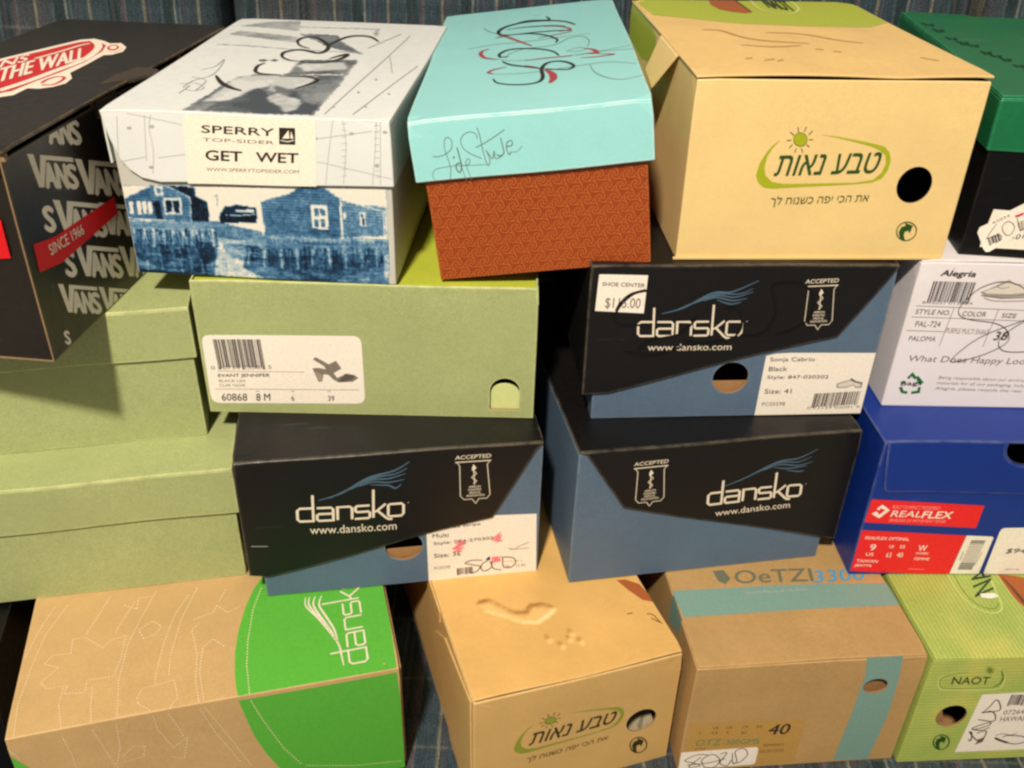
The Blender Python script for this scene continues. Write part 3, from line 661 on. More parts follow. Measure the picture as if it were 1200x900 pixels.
  ('line','ph_dark',6,1.12,[(52.7,35.3),(51.7,23)],0,0,0),
  ('line','ph_dark',6,0.54,[(55.4,37.2),(54.8,23.4)],0,0,0),
  ('line','ph_pale',6,0.8,[(57.6,35.6),(56.4,23.4)],0,0,0),
  ('line','ph_dark',6,0.72,[(60.4,37.8),(58.6,24.6)],0,0,0),
  ('line','ph_dark',6,0.78,[(62.5,35.8),(60.8,24.9)],0,0,0),
  ('line','ph_pale',6,0.56,[(65.3,38.1),(64.4,24.5)],0,0,0),
  ('line','ph_dark',6,0.72,[(67.7,38.4),(67.3,24.6)],0,0,0),
  ('line','ph_light',6,0.46,[(8.5,32.8),(9.8,24.2)],0,0,0),
  ('line','ph_pale',6,0.46,[(13.5,33.1),(14.8,24.5)],0,0,0),
  ('line','ph_light',6,0.46,[(18.4,33.3),(19.8,24.8)],0,0,0),
  ('line','ph_pale',6,0.46,[(23.4,33.6),(24.7,25)],0,0,0),
  ('line','ph_light',6,0.46,[(28.3,33.8),(29.7,25.3)],0,0,0),
  ('line','ph_pale',6,0.46,[(33.2,34.1),(34.7,25.5)],0,0,0),
  ('line','ph_light',6,0.46,[(38.2,34.3),(39.6,25.8)],0,0,0),
  ('line','ph_pale',6,0.46,[(43.1,34.6),(44.6,26)],0,0,0),
  ('line','ph_light',6,0.46,[(48,34.8),(49.5,26.3)],0,0,0),
  ('line','ph_pale',6,0.46,[(52.9,35),(54.5,26.5)],0,0,0),
  ('line','ph_light',6,0.46,[(57.8,35.3),(59.4,26.8)],0,0,0),
  ('line','ph_pale',6,0.46,[(62.7,35.5),(64.4,27)],0,0,0),
  ('line','ph_pale',6,0.89,[(90.7,24.7),(88.5,11.2)],0,0,0),
  ('line','ph_dark',6,1.4,[(93.7,24.6),(91.2,8.4)],0,0,0),
  ('line','ph_dark',6,0.94,[(96.4,22.5),(94.3,8.2)],0,0,0),
  ('line','ph_dark',6,1.5,[(99.6,24.2),(99.2,8.9)],0,0,0),
  ('line','ph_pale',6,0.93,[(102.6,24.4),(100.4,9.5)],0,0,0),
  ('line','ph_dark',6,0.94,[(105.5,23.2),(104.9,9)],0,0,0),
  ('line','ph_dark',6,0.7,[(108.7,25.1),(107.1,11.8)],0,0,0),
  ('line','ph_dark',6,0.91,[(111.5,23.6),(110.1,13.4)],0,0,0),
  ('line','ph_pale',6,1.66,[(114.6,24.6),(114.5,10.4)],0,0,0),
  ('line','ph_dark',6,1.64,[(117.5,24.5),(116.8,7.4)],0,0,0),
  ('line','ph_dark',6,1.2,[(120.7,26.2),(118.5,6.3)],0,0,0),
  ('line','ph_dark',6,1.63,[(123.4,24.1),(122,8.5)],0,0,0),
  ('line','ph_pale',6,1.52,[(126.5,25),(126.1,9.9)],0,0,0),
  ('line','ph_dark',6,1.37,[(129.5,25),(127.7,6.4)],0,0,0),
  ('line','ph_dark',6,1.7,[(132.6,26.8),(132.1,6.3)],0,0,0),
  ('line','ph_dark',6,1.37,[(135.6,27.1),(135.7,14)],0,0,0),
  ('line','ph_pale',6,1.69,[(138.4,25.5),(137,13.7)],0,0,0),
  ('line','ph_dark',6,1.35,[(141.5,25.9),(140.7,7)],0,0,0),
  ('line','ph_dark',6,0.89,[(144.6,27.6),(144.8,15.5)],0,0,0),
  ('line','ph_dark',6,1.6,[(147.5,27.5),(147,8.7)],0,0,0),
  ('line','ph_pale',6,1.59,[(150.4,26.5),(150.6,14.1)],0,0,0),
  ('line','ph_dark',6,1.38,[(153.4,27.2),(153.2,9.1)],0,0,0),
  ('line','ph_dark',6,1.16,[(156.3,26.8),(155,15.9)],0,0,0),
  ('line','ph_dark',6,1.3,[(159.3,27.1),(159.3,10.9)],0,0,0),
  ('line','ph_pale',6,0.81,[(162.3,27.6),(162.2,11.8)],0,0,0),
  ('line','ph_dark',6,0.67,[(165.2,26.4),(165.6,16)],0,0,0),
  ('line','ph_dark',6,1.24,[(168.2,27.8),(168.3,14.1)],0,0,0),
  ('line','ph_dark',6,0.91,[(171.2,27.7),(171.8,16.2)],0,0,0),
  ('line','ph_pale',6,0.78,[(174.1,27.5),(174.4,12.6)],0,0,0),
  ('line','ph_dark',6,1.12,[(177,27),(177.4,16.8)],0,0,0),
  ('line','ph_dark',6,1.6,[(180.1,28.9),(179.1,9.9)],0,0,0),
  ('line','ph_dark',6,1.11,[(183,27.5),(181.8,9.7)],0,0,0),
  ('line','ph_pale',6,0.85,[(186,29.4),(185.7,14.7)],0,0,0),
  ('line','ph_dark',6,1.23,[(188.9,27.5),(189.2,17.9)],0,0,0),
  ('line','ph_light',6,0.39,[(108.8,33.1),(108.5,26.9)],0,0,0),
  ('line','ph_light',6,0.39,[(112.4,33.3),(112.1,27.1)],0,0,0),
  ('line','ph_light',6,0.39,[(116.1,33.5),(115.8,27.3)],0,0,0),
  ('line','ph_light',6,0.39,[(119.7,33.6),(119.4,27.5)],0,0,0),
  ('line','ph_light',6,0.39,[(123.3,33.8),(123,27.7)],0,0,0),
  ('line','ph_light',6,0.39,[(126.9,34),(126.6,27.9)],0,0,0),
  ('line','ph_light',6,0.39,[(130.5,34.2),(130.2,28.1)],0,0,0),
  ('line','ph_light',6,0.39,[(134.1,34.4),(133.8,28.2)],0,0,0),
  ('line','ph_light',6,0.39,[(137.7,34.5),(137.5,28.4)],0,0,0),
  ('line','ph_light',6,0.39,[(141.2,34.7),(141.1,28.6)],0,0,0),
  ('line','ph_light',6,0.39,[(144.8,34.9),(144.7,28.8)],0,0,0),
  ('line','ph_light',6,0.39,[(148.4,35.1),(148.3,29)],0,0,0),
  ('line','ph_light',6,0.39,[(152,35.3),(151.9,29.2)],0,0,0),
  ('line','ph_light',6,0.39,[(155.6,35.4),(155.5,29.3)],0,0,0),
  ('line','ph_light',6,0.39,[(159.2,35.6),(159.1,29.5)],0,0,0),
  ('line','ph_light',6,0.39,[(162.7,35.8),(162.6,29.7)],0,0,0),
  ('line','ph_light',6,0.39,[(166.3,36),(166.2,29.9)],0,0,0),
  ('line','ph_light',6,0.39,[(169.9,36.2),(169.8,30.1)],0,0,0),
  ('line','ph_light',6,0.39,[(173.4,36.3),(173.4,30.3)],0,0,0),
  ('line','ph_light',6,0.39,[(177,36.5),(177,30.4)],0,0,0),
  ('line','ph_light',6,0.39,[(180.6,36.7),(180.6,30.6)],0,0,0),
  ('line','ph_light',6,0.39,[(184.1,36.9),(184.1,30.8)],0,0,0),
  ('line','ph_light',6,0.39,[(187.7,37.1),(187.7,31)],0,0,0),
  ('line','ph_light',6,0.39,[(191.2,37.2),(191.3,31.2)],0,0,0),
  ('line','ph_light',6,1.09,[(11.7,10.7),(11.3,0.7)],0,0,0),
  ('line','ph_light',6,1.09,[(22.6,15.2),(22.2,4.3)],0,0,0),
  ('line','ph_light',6,1.09,[(37.5,11),(37.5,2.1)],0,0,0),
  ('line','ph_light',6,1.08,[(53.5,12.8),(53.4,2.9)],0,0,0),
  ('line','ph_light',6,1.08,[(93.7,5.1),(94.5,-0.9)],0,0,0),
  ('line','ph_light',6,1.09,[(45.5,14.4),(45,2.5)],0,0,0),
  ('line','ph_dark',7,0.76,[(57,8),(64.8,8.3)],0,0,0),
  ('line','ph_deep',7,0.52,[(96.8,13.3),(105.8,13.2)],0,0,0),
  ('line','ph_deep',7,0.63,[(115.9,8),(126.1,8.2)],0,0,0),
  ('line','ph_dark',7,0.67,[(104.2,1.2),(110.7,1.8)],0,0,0),
  ('line','ph_deep',7,0.4,[(143.5,16.9),(147,17.3)],0,0,0),
  ('line','ph_deep',7,0.43,[(150.9,21.5),(160.1,21.7)],0,0,0),
  ('line','ph_light',7,0.5,[(164.8,24.6),(170.5,25.1)],0,0,0),
  ('line','ph_mid',7,0.76,[(163.9,12.3),(173.2,12.2)],0,0,0),
  ('line','ph_dark',7,0.7,[(27.7,5.5),(38.9,6.4)],0,0,0),
  ('line','ph_light',7,0.68,[(171.2,3.6),(179.5,3.7)],0,0,0),
  ('line','ph_deep',7,0.8,[(113.8,4.2),(122.3,4.2)],0,0,0),
  ('line','ph_light',7,0.5,[(43.1,8.6),(47.8,8.9)],0,0,0),
  ('line','ph_dark',7,0.84,[(167.2,17.2),(172.4,17.4)],0,0,0),
  ('line','ph_dark',7,0.7,[(109.8,17.7),(117.6,18.1)],0,0,0),
  ('line','ph_light',7,0.6,[(176.4,12.5),(182.9,12.2)],0,0,0),
  ('line','ph_deep',7,0.81,[(117.5,15.8),(126.4,16.2)],0,0,0),
  ('line','ph_mid',7,0.41,[(118.9,12.9),(123.6,13.2)],0,0,0),
  ('line','ph_deep',7,0.34,[(176.5,23.2),(181.2,23.1)],0,0,0),
  ('line','ph_deep',7,0.66,[(14.5,12.3),(22.6,12.9)],0,0,0),
  ('line','ph_light',7,0.81,[(26.6,9.5),(35.4,9.8)],0,0,0),
  ('line','ph_light',7,0.6,[(128.4,7.5),(132.3,7.3)],0,0,0),
  ('line','ph_light',7,0.42,[(90.9,21),(101,21.4)],0,0,0),
  ('line','ph_dark',7,0.51,[(100.2,16),(106.1,16.3)],0,0,0),
  ('line','ph_mid',7,0.46,[(28.3,15.7),(35.7,16)],0,0,0),
  ('line','ph_dark',7,0.85,[(134.2,20.5),(142.6,20.4)],0,0,0),
  ('line','ph_light',7,0.77,[(174.2,18.1),(181.7,18.7)],0,0,0),
  ('line','ph_deep',7,0.84,[(113.9,2.3),(123.6,2.8)],0,0,0),
  ('line','ph_light',7,0.47,[(136.4,5.7),(146.3,5.9)],0,0,0),
  ('line','ph_deep',7,0.78,[(54.8,-0.5),(58.4,-0.1)],0,0,0),
  ('line','ph_mid',7,0.65,[(59.3,18.5),(66.4,18.3)],0,0,0),
  ('line','ph_mid',7,0.6,[(66.4,19.4),(73.6,19.6)],0,0,0),
  ('line','ph_mid',7,0.51,[(46.5,15.6),(54.4,16.3)],0,0,0),
  ('line','ph_mid',7,0.37,[(56.5,8.9),(61.2,9.2)],0,0,0),
  ('line','ph_mid',7,0.34,[(176.7,6.1),(185.2,6.8)],0,0,0),
  ('line','ph_deep',7,0.78,[(44.4,2.7),(49.7,3)],0,0,0),
  ('line','ph_dark',7,0.59,[(113.5,22.9),(116.7,23)],0,0,0),
  ('poly','ph_pale',5,[(191.1,24.3),(195,24.1),(194.6,6.5),(190.9,6.3)]),
  ('poly','ph_pale',5,[(-2.3,35.2),(2.3,33.5),(2.2,23.9),(-2.1,23.6)]),
 ]),
 ('C','lid','scribble_print','top',0.0,[
  ('line','ink_dark',3,2.63,[(56.9,93.7),(60.5,81.1),(69.9,72.2),(82.2,68),(91.9,71.4),(95.1,84.6),(94.2,110.3),(98.9,127),(108.1,128.6),(115.5,120),(119.2,107.8),(114.8,99.3),(104.9,103.3),(96.1,109.5)],0,1,1),
  ('line','ink_dark',3,2.3,[(61.9,148.1),(68.8,134.1),(82,121.6),(94.8,110)],0,1,1),
  ('line','ink_dark',3,2.73,[(66.9,163.1),(60.1,163.1),(59.1,175.3),(66.5,187.1),(79,186.4),(92.9,178.4),(103.6,164.6),(108.3,148)],0,1,1),
  ('line','ink_dark',3,2.37,[(53.7,238.1),(66.8,245.5),(84.6,243.9),(99.1,230),(108.1,209.2),(106.4,197.1)],0,1,1),
  ('line','ink_dark',3,3.63,[(66.8,245.5),(57.7,251.9),(56.5,268.1),(64.5,286.1),(81.5,296.5),(103.1,293.1),(118.2,281.5),(126.6,263.8)],0,1,1),
  ('line','ink_dark',3,2.42,[(72.9,295.5),(84.6,302.7),(103.2,296.9),(101.1,313.7)],0,1,1),
  ('line','ink_dark',3,2.13,[(63.3,270.6),(81.5,273.9),(105.7,269.2),(117.5,261.1)],0,1,1),
  ('line','ink_dark',3,2.24,[(74.2,246.8),(92,247.3),(111.1,244.9),(122.7,239.3)],0,1,1),
  ('line','ink_red',2,2.85,[(56.3,250.6),(65.5,235.9),(77.4,211.8),(86,193.8)],0,1,1),
  ('line','ink_red',2,3.05,[(49.3,197.9),(43.2,191.4),(43,179.3),(47.7,165.5),(57.6,157.3)],0,1,1),
  ('line','ink_red',2,5.09,[(97.3,106.4),(102.1,91.7),(103,76.6),(100.1,65.8)],0,1,1),
  ('line','ink_red',2,2.44,[(66.3,128.1),(56,123.3),(52.1,115.9),(56.4,110)],0,1,1),
  ('line','ink_red',2,2.13,[(80.7,126.5),(88.5,117.9),(94.8,107.4)],0,1,1),
  ('line','ink_red',2,2.39,[(80.6,143),(97.9,144),(119,142.3)],0,1,1),
  ('line','ink_red',2,3.48,[(130.6,164.5),(136.9,155.8),(138.5,143.4),(129.7,145.6)],0,1,1),
  ('line','ink_red',2,2.01,[(125.1,132.3),(138,130.7),(151.8,133.1),(138.6,140.5)],0,1,1),
  ('line','ink_red',2,2.43,[(98.2,269.3),(111.6,264),(121.5,246.9),(111,241.5)],0,1,1),
  ('line','ink_red',2,1.82,[(91.8,223.4),(107.8,229.3),(122.6,237.2)],0,1,1),
  ('line','ink_thin',1,1.6,[(30.4,205.1),(50.1,213.3),(78.9,213),(110.4,218),(137.7,219.6)],0,1,1),
  ('line','ink_thin',1,1.5,[(41.2,290.3),(48.2,268.6),(63.9,243.5),(74.5,221.6)],0,1,1),
  ('line','ink_thin',1,1.41,[(64.3,158.4),(68.1,174.3),(81.8,186.4),(104.1,188.7),(118.8,210.7),(130.2,211.9),(134.9,193.4),(132.2,169.8)],0,1,1),
  ('line','ink_thin',1,1.3,[(114.3,161.7),(125.5,169.8),(130.5,161.6),(122.2,156.4),(114.3,161.7)],0,1,1),
  ('line','ink_thin',1,1.27,[(47.6,168.5),(71.2,146.9),(103.2,144.6),(135.1,147.8),(167.8,159.6)],0,1,1),
  ('line','ink_thin',1,1.27,[(121.6,141.1),(141.7,147.8),(169.1,145.4)],0,1,1),
  ('line','ink_thin',1,1.34,[(56.4,109),(82.1,102.3),(120.2,107.4),(145.6,110),(166.9,95.8)],0,1,1),
  ('line','ink_thin',1,1.23,[(131.6,107.9),(134,83.9),(142.3,63.6),(153.5,54.5),(168.3,60.5)],0,1,1),
  ('line','ink_thin',1,1.68,[(89.4,324),(97.3,325.4)],0,1,1),
 ]),
 ('C','lid','script_logo','front',0.0,[
  ('line','ink_thin2',1,0.53,[(14.7,96.4),(19.8,96.1),(25.3,97.9),(29,101.5),(29.4,106.3),(27.1,108.8),(24.6,106.8),(24,100.3),(25.5,92.2),(26,84.8),(24.3,78.5)],0,1,0),
  ('line','ink_thin2',1,0.37,[(14.7,78.7),(12.7,82),(14.5,86.5),(20.6,88),(30.5,88.4),(41.6,87.6),(51.3,87.4)],0,1,0),
  ('line','ink_thin2',1,0.92,[(32.6,101.1),(33.2,96.1),(33.9,88.7),(32.5,83.5),(30.4,85),(30.3,89.1),(33.7,90.1)],0,1,0),
  ('line','ink_thin2',1,0.49,[(33.7,90.1),(34.5,83.9),(36,77)],0,1,0),
  ('line','ink_thin2',1,0.48,[(35.1,87.9),(38.4,88.3),(40.3,90.8),(39.2,92.5),(37.3,90.4),(37.5,86.4),(39.6,77.4)],0,1,0),
  ('line','ink_thin2',1,0.54,[(47.4,105.9),(46.8,109.2),(42.6,111.2),(37.8,109.1),(35.7,105.1),(37.2,99.7),(42.5,95.2),(48.6,92)],0,1,0),
  ('line','ink_thin2',1,0.6,[(48,113.6),(49.3,108.3),(49.9,100.4),(51.1,91.1),(52.5,86.6),(54.2,90.1),(52.5,97.6)],0,1,0),
  ('line','ink_thin2',1,0.59,[(45.7,100),(52.5,102.8),(60.7,107.2),(66.8,110.8)],0,1,0),
  ('line','ink_thin2',1,0.6,[(52.5,97.2),(54.6,93.4),(56.3,91.2),(57.9,96.4),(58,91.7),(60.2,91.2),(63.7,93.2)],0,1,0),
  ('line','ink_thin2',1,0.78,[(63.4,105.3),(64.1,100.4),(64.5,94.4),(61,92.8),(59.3,94.3)],0,1,0),
  ('line','ink_thin2',1,0.71,[(66.9,98.8),(70.8,99.7),(70.8,102.7),(67.8,102),(66.7,97.5),(68.2,93.1),(69.7,95.2)],0,1,0),
  ('line','ink_thin2',1,0.36,[(69.7,94.9),(73.6,94.9),(77.8,98.4)],0,1,0),
  ('poly','ink_thin2',1,[(30.2,94.4),(29.9,94),(29.3,93.8),(28.8,94.1),(28.6,94.6),(28.9,95),(29.5,95.1),(30,94.9)]),
 ]),
 ('D','lid','cover_print','top',-0.8,[
  ('poly','tongue_green',1,[(0.5,276.3),(5.8,205.2),(33.1,192.3),(57.4,177),(76.3,170),(106.3,167.1),(131.6,165.5),(182.2,167.2),(257.8,237.6),(287,380.4),(86.5,386),(4.1,342)]),
  ('line','sand_shade',2,2.33,[(34.7,144.8),(49,141.9),(59.8,119.9),(75.5,106.4),(108.4,99.1)],0,1,1),
  ('line','sand_shade',2,1.89,[(83.9,136.4),(112.7,132.9),(135.7,113.5),(153.2,103.7)],0,1,1),
  ('line','sand_shade',2,1.65,[(52.4,91),(75.8,85.5),(99.6,91.6)],0,1,1),
  ('poly','foot_brown',2,[(76.1,303.7),(68.1,256.7),(70.8,232.9),(79.2,222.4),(90.1,215.9),(96.2,221.8),(97.1,249.2),(97.3,279.2),(100.1,305.8)]),
  ('line','ink_brown',3,1.88,[(96.2,221.8),(97.1,249.2),(97.3,279.2),(100.1,305.8)],0,1,0),
  ('line','tongue_pale',2,2.06,[(113.3,296.2),(109.1,245.3),(115.4,222.3),(130.8,218.9),(145.7,243.4),(149,278.3),(147.1,304.4)],0,1,0),
  ('text', 'tongue_dark', 3, 'NAOT',[(119,244.2),(139.3,228.7),(123.3,297)],0.02,0),
  ('line','sand_shade',2,1.63,[(107,80.5),(112.4,78.1)],0,0,0),
  ('line','sand_shade',2,1.62,[(119,74.4),(124.3,72.1)],0,0,0),
  ('line','sand_shade',2,1.41,[(44.5,45.2),(50.4,48.7)],0,0,0),
  ('line','sand_shade',2,1.4,[(57,40.7),(65.7,45.3)],0,0,0),
  ('line','sand_shade',2,1.4,[(66.4,39.1),(71.5,43.5)],0,0,0),
  ('line','sand_shade',2,1.42,[(177,55),(186.7,45)],0,0,0),
 ]),
 ('D','body','tongue_logo','front',0.0,[
  ('poly','leaf_green',1,[(65.3,91.6),(60.1,87.7),(55.8,81.8),(52.4,74),(51.1,65.5),(53.5,60.1),(58.3,56.4),(64.5,55.6),(84.7,56.9),(108.6,58.2),(125.4,59.2),(137.8,60.6),(143.8,63.6),(147.1,69.7),(147.6,77),(145.2,83),(140.6,87.1),(133,89),(119.4,91.6),(105.9,93.9),(93.3,95.3),(106.1,93),(119.8,89.9),(131.1,87),(138.3,84.1),(142.7,80.6),(144.5,74.6),(142.7,67.9),(137.9,62.6),(125.1,60.4),(96.2,59.7),(72.2,59.3),(63.6,60.7),(58,65.6),(56.4,71.6),(57.4,79.4),(60.4,85.9)]),
  ('poly','leaf_green',2,[(83.7,92),(83.8,90.3),(83.2,88.9),(82.1,87.8),(80.7,87.2),(79,87.2),(77.3,87.8),(75.8,88.8),(74.7,90.3),(74.1,91.9),(74.1,93.5),(74.7,95),(75.8,96),(77.2,96.6),(78.9,96.6),(80.6,96.1),(82,95),(83.1,93.6)]),
  ('line','hebrew_green',3,0.31,[(83.9,92),(83.9,90.3),(83.3,88.8),(82.2,87.7),(80.7,87.1),(79,87.1),(77.3,87.7),(75.8,88.7),(74.6,90.2),(74,91.9),(74,93.6),(74.6,95),(75.7,96.1),(77.2,96.7),(78.9,96.7),(80.6,96.2),(82.1,95.1),(83.2,93.6)],1,0,0),
  ('line','hebrew_green',2,0.61,[(75.6,100.6),(76.9,97.2)],0,0,0),
  ('line','hebrew_green',2,0.61,[(81.7,101),(80.8,97.5)],0,0,0),
  ('line','hebrew_green',2,0.61,[(86.6,98),(84.3,95.2)],0,0,0),
  ('line','hebrew_green',2,0.61,[(88.1,91.8),(85.2,91.7)],0,0,0),
  ('line','hebrew_green',2,0.61,[(86.5,86.4),(84.1,88.2)],0,0,0),
  ('line','hebrew_green',2,0.62,[(82.3,82.5),(80.8,85.5)],0,0,0),
  ('line','hebrew_green',2,0.62,[(76.4,82.5),(77.2,85.5)],0,0,0),
  ('line','hebrew_green',2,0.61,[(72,85.8),(73.9,88.1)],0,0,0),
  ('line','hebrew_green',2,0.61,[(69.5,90.9),(72.6,91.4)],0,0,0),
  ('line','hebrew_green',2,0.61,[(70.9,97),(73.8,94.8)],0,0,0),
  ('text', 'hebrew_green', 3, 'תואנ עבט',[(64,65),(139.7,67.9),(64.3,80.3)],0.02,0.18),
  ('text', 'hebrew_green', 3, 'ךל חונשכ הפי יכה תא',[(65.4,41.5),(137.9,44.3),(64.8,49.9)],0.004,0.12),
 ]),
 ('D','body','recycling_mark','front',0.0,[
  ('line','hebrew_green',2,0.81,[(178.4,26.2),(179.6,23.7),(179.9,21.1),(179.3,18.7),(177.9,16.8),(175.7,15.6),(173.1,15.2),(170.4,15.8),(168,17.2),(166,19.3),(164.8,21.7),(164.5,24.3),(165.1,26.7),(166.6,28.6),(168.8,29.8),(171.3,30.1),(174,29.6),(176.4,28.2)],1,0,0),
  ('poly','hebrew_green',3,[(168.7,17.2),(166.3,22),(167.3,26.1),(170.6,27.4),(169.1,29.6),(175.9,27.3),(175,21.2),(173.4,23.4),(170.7,22.4),(171,19),(172.7,15.8)]),
 ]),
 ('O','body','tongue_logo','front',0,[
  ('poly','leaf_dull',1,[(48.9,88.5),(43.5,85),(38.8,79.6),(34.8,72.5),(32.7,64.7),(34.5,59.7),(38.7,56.2),(44.5,55.4),(64,56.4),(87,57.3),(103.1,58),(115.1,59.1),(121.2,61.8),(124.9,67.4),(126.1,74.1),(124.4,79.6),(120.4,83.4),(113.4,85.3),(100.6,87.8),(87.9,90.1),(76,91.5),(88,89.3),(100.8,86.3),(111.4,83.5),(117.9,80.7),(121.8,77.4),(122.9,71.9),(120.5,65.8),(115.4,61),(103,59.1),(75.3,58.8),(52.3,58.7),(44.2,60.1),(39.3,64.7),(38.4,70.2),(40.1,77.4),(43.6,83.3)]),
  ('poly','leaf_dull',2,[(66.5,88.6),(66.5,87.1),(65.7,85.8),(64.6,84.8),(63.2,84.3),(61.6,84.3),(60,84.9),(58.7,85.8),(57.7,87.2),(57.3,88.7),(57.5,90.1),(58.2,91.5),(59.4,92.4),(60.8,92.9),(62.4,92.9),(64,92.4),(65.2,91.4),(66.1,90.1)]),
  ('line','hebrew_dark',3,0.31,[(66.7,88.6),(66.5,87.1),(65.8,85.7),(64.7,84.7),(63.2,84.2),(61.5,84.2),(60,84.8),(58.6,85.7),(57.6,87.1),(57.2,88.7),(57.4,90.2),(58.1,91.5),(59.3,92.5),(60.8,93),(62.4,93),(64,92.5),(65.3,91.5),(66.2,90.1)],1,0,0),
  ('line','hebrew_dark',2,0.61,[(59.6,96.6),(60.5,93.5)],0,0,0),
  ('line','hebrew_dark',2,0.61,[(65.5,96.9),(64.3,93.7)],0,0,0),
  ('line','hebrew_dark',2,0.61,[(69.9,94.1),(67.4,91.6)],0,0,0),
  ('line','hebrew_dark',2,0.61,[(70.7,88.4),(67.9,88.3)],0,0,0),
  ('line','hebrew_dark',2,0.61,[(68.6,83.5),(66.5,85.1)],0,0,0),
  ('line','hebrew_dark',2,0.62,[(64.2,79.9),(63.1,82.7)],0,0,0),
  ('line','hebrew_dark',2,0.62,[(58.6,80),(59.7,82.7)],0,0,0),
  ('line','hebrew_dark',2,0.61,[(54.7,83.1),(56.8,85.2)],0,0,0),
  ('line','hebrew_dark',2,0.61,[(52.8,87.8),(55.9,88.2)],0,0,0),
  ('line','hebrew_dark',2,0.61,[(54.8,93.4),(57.3,91.3)],0,0,0),
  ('text', 'hebrew_dark', 3, 'תואנ עבט',[(45,64.1),(117.7,65.8),(46.8,78.1)],0.02,0.18),
  ('text', 'hebrew_dark', 3, 'ךל חונשכ הפי יכה תא',[(44,42.5),(113.6,44.2),(44.3,50.2)],0.004,0.12),
 ]),
 ('O','body','recycling_mark','front',0.0,[
  ('line','hebrew_dark',2,1.13,[(149.9,29.6),(150.9,25.9),(151,22.3),(150.1,19.4),(148.3,17.4),(145.9,16.7),(143.2,17.3),(140.4,19.2),(138,22),(136.3,25.5),(135.3,29.2),(135.3,32.7),(136.2,35.6),(138,37.5),(140.3,38.2),(143,37.6),(145.7,35.9),(148.1,33.1)],1,0,0),
  ('poly','hebrew_dark',3,[(138.8,21.7),(136.9,28.9),(138.4,33.9),(142,34.4),(140.7,37.8),(147.4,32.1),(145.8,24.4),(144.5,28),(141.5,27.7),(141.4,23.1),(142.8,18.3)]),
 ]),
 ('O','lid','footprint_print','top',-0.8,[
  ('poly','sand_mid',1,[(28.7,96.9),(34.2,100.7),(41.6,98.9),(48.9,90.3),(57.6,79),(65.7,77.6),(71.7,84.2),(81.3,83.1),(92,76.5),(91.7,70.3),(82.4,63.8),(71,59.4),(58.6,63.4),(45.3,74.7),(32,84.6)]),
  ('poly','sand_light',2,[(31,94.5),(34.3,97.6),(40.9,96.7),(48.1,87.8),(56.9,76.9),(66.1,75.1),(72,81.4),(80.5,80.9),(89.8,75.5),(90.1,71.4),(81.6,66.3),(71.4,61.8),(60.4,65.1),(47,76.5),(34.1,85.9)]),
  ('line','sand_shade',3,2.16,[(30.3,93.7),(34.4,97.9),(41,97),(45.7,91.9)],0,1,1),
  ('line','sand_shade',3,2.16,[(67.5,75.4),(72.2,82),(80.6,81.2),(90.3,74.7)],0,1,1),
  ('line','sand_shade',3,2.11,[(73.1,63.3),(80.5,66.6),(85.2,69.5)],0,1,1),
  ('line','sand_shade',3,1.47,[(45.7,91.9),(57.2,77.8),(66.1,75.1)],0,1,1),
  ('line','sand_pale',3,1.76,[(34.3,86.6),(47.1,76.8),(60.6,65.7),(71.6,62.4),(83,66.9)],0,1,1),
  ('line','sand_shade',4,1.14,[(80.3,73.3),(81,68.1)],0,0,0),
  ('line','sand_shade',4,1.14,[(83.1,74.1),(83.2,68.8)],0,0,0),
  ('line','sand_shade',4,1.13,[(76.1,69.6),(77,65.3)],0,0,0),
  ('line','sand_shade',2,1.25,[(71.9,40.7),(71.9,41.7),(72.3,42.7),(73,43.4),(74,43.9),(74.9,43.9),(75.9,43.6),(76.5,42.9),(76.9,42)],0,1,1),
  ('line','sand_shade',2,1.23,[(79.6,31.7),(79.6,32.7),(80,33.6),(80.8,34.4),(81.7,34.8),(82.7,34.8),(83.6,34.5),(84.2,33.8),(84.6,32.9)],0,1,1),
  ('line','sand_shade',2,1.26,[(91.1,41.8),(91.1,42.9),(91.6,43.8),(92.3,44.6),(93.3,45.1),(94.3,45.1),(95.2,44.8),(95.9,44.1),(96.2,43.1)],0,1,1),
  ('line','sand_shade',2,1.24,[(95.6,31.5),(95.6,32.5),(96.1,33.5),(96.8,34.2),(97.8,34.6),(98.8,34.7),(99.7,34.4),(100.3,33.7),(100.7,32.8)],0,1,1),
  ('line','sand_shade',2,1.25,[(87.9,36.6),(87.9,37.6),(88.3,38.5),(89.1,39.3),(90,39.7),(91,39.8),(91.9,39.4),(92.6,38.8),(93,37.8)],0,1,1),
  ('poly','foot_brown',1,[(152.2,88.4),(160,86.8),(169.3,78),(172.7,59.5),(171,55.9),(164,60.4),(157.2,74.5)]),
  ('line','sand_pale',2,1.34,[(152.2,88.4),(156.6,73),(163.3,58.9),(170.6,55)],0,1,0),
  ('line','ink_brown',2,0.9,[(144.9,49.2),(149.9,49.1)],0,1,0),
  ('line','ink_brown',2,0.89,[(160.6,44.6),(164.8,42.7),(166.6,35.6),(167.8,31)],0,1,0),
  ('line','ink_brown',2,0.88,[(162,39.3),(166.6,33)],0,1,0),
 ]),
 ('E','body','torn_sticker','front',-2,[
  ('poly','label_cream',1,[(17.5,38.1),(29.8,37.9),(42.3,37.1),(58,37.5),(67.3,7.6),(49.8,7.7),(27.4,7.4),(16.1,7.6),(15.6,13.9)]),
  ('text', 'ink_dark', 3, '-01',[(37.3,15.5),(45.9,16.8),(36.5,19.3)],0.01,0.2),
 ]),
 ('E','body','price_sticker','front',-2,[
  ('poly','label_white',3,[(11.4,23.3),(16.9,27.1),(28.6,37.8),(37.6,44.4),(47.6,51.4),(62.6,32.4),(47.3,20.4),(37.6,15.5),(27.4,7.4),(23.9,4.3),(21.5,3.9),(19,6.1),(11,19.1)]),
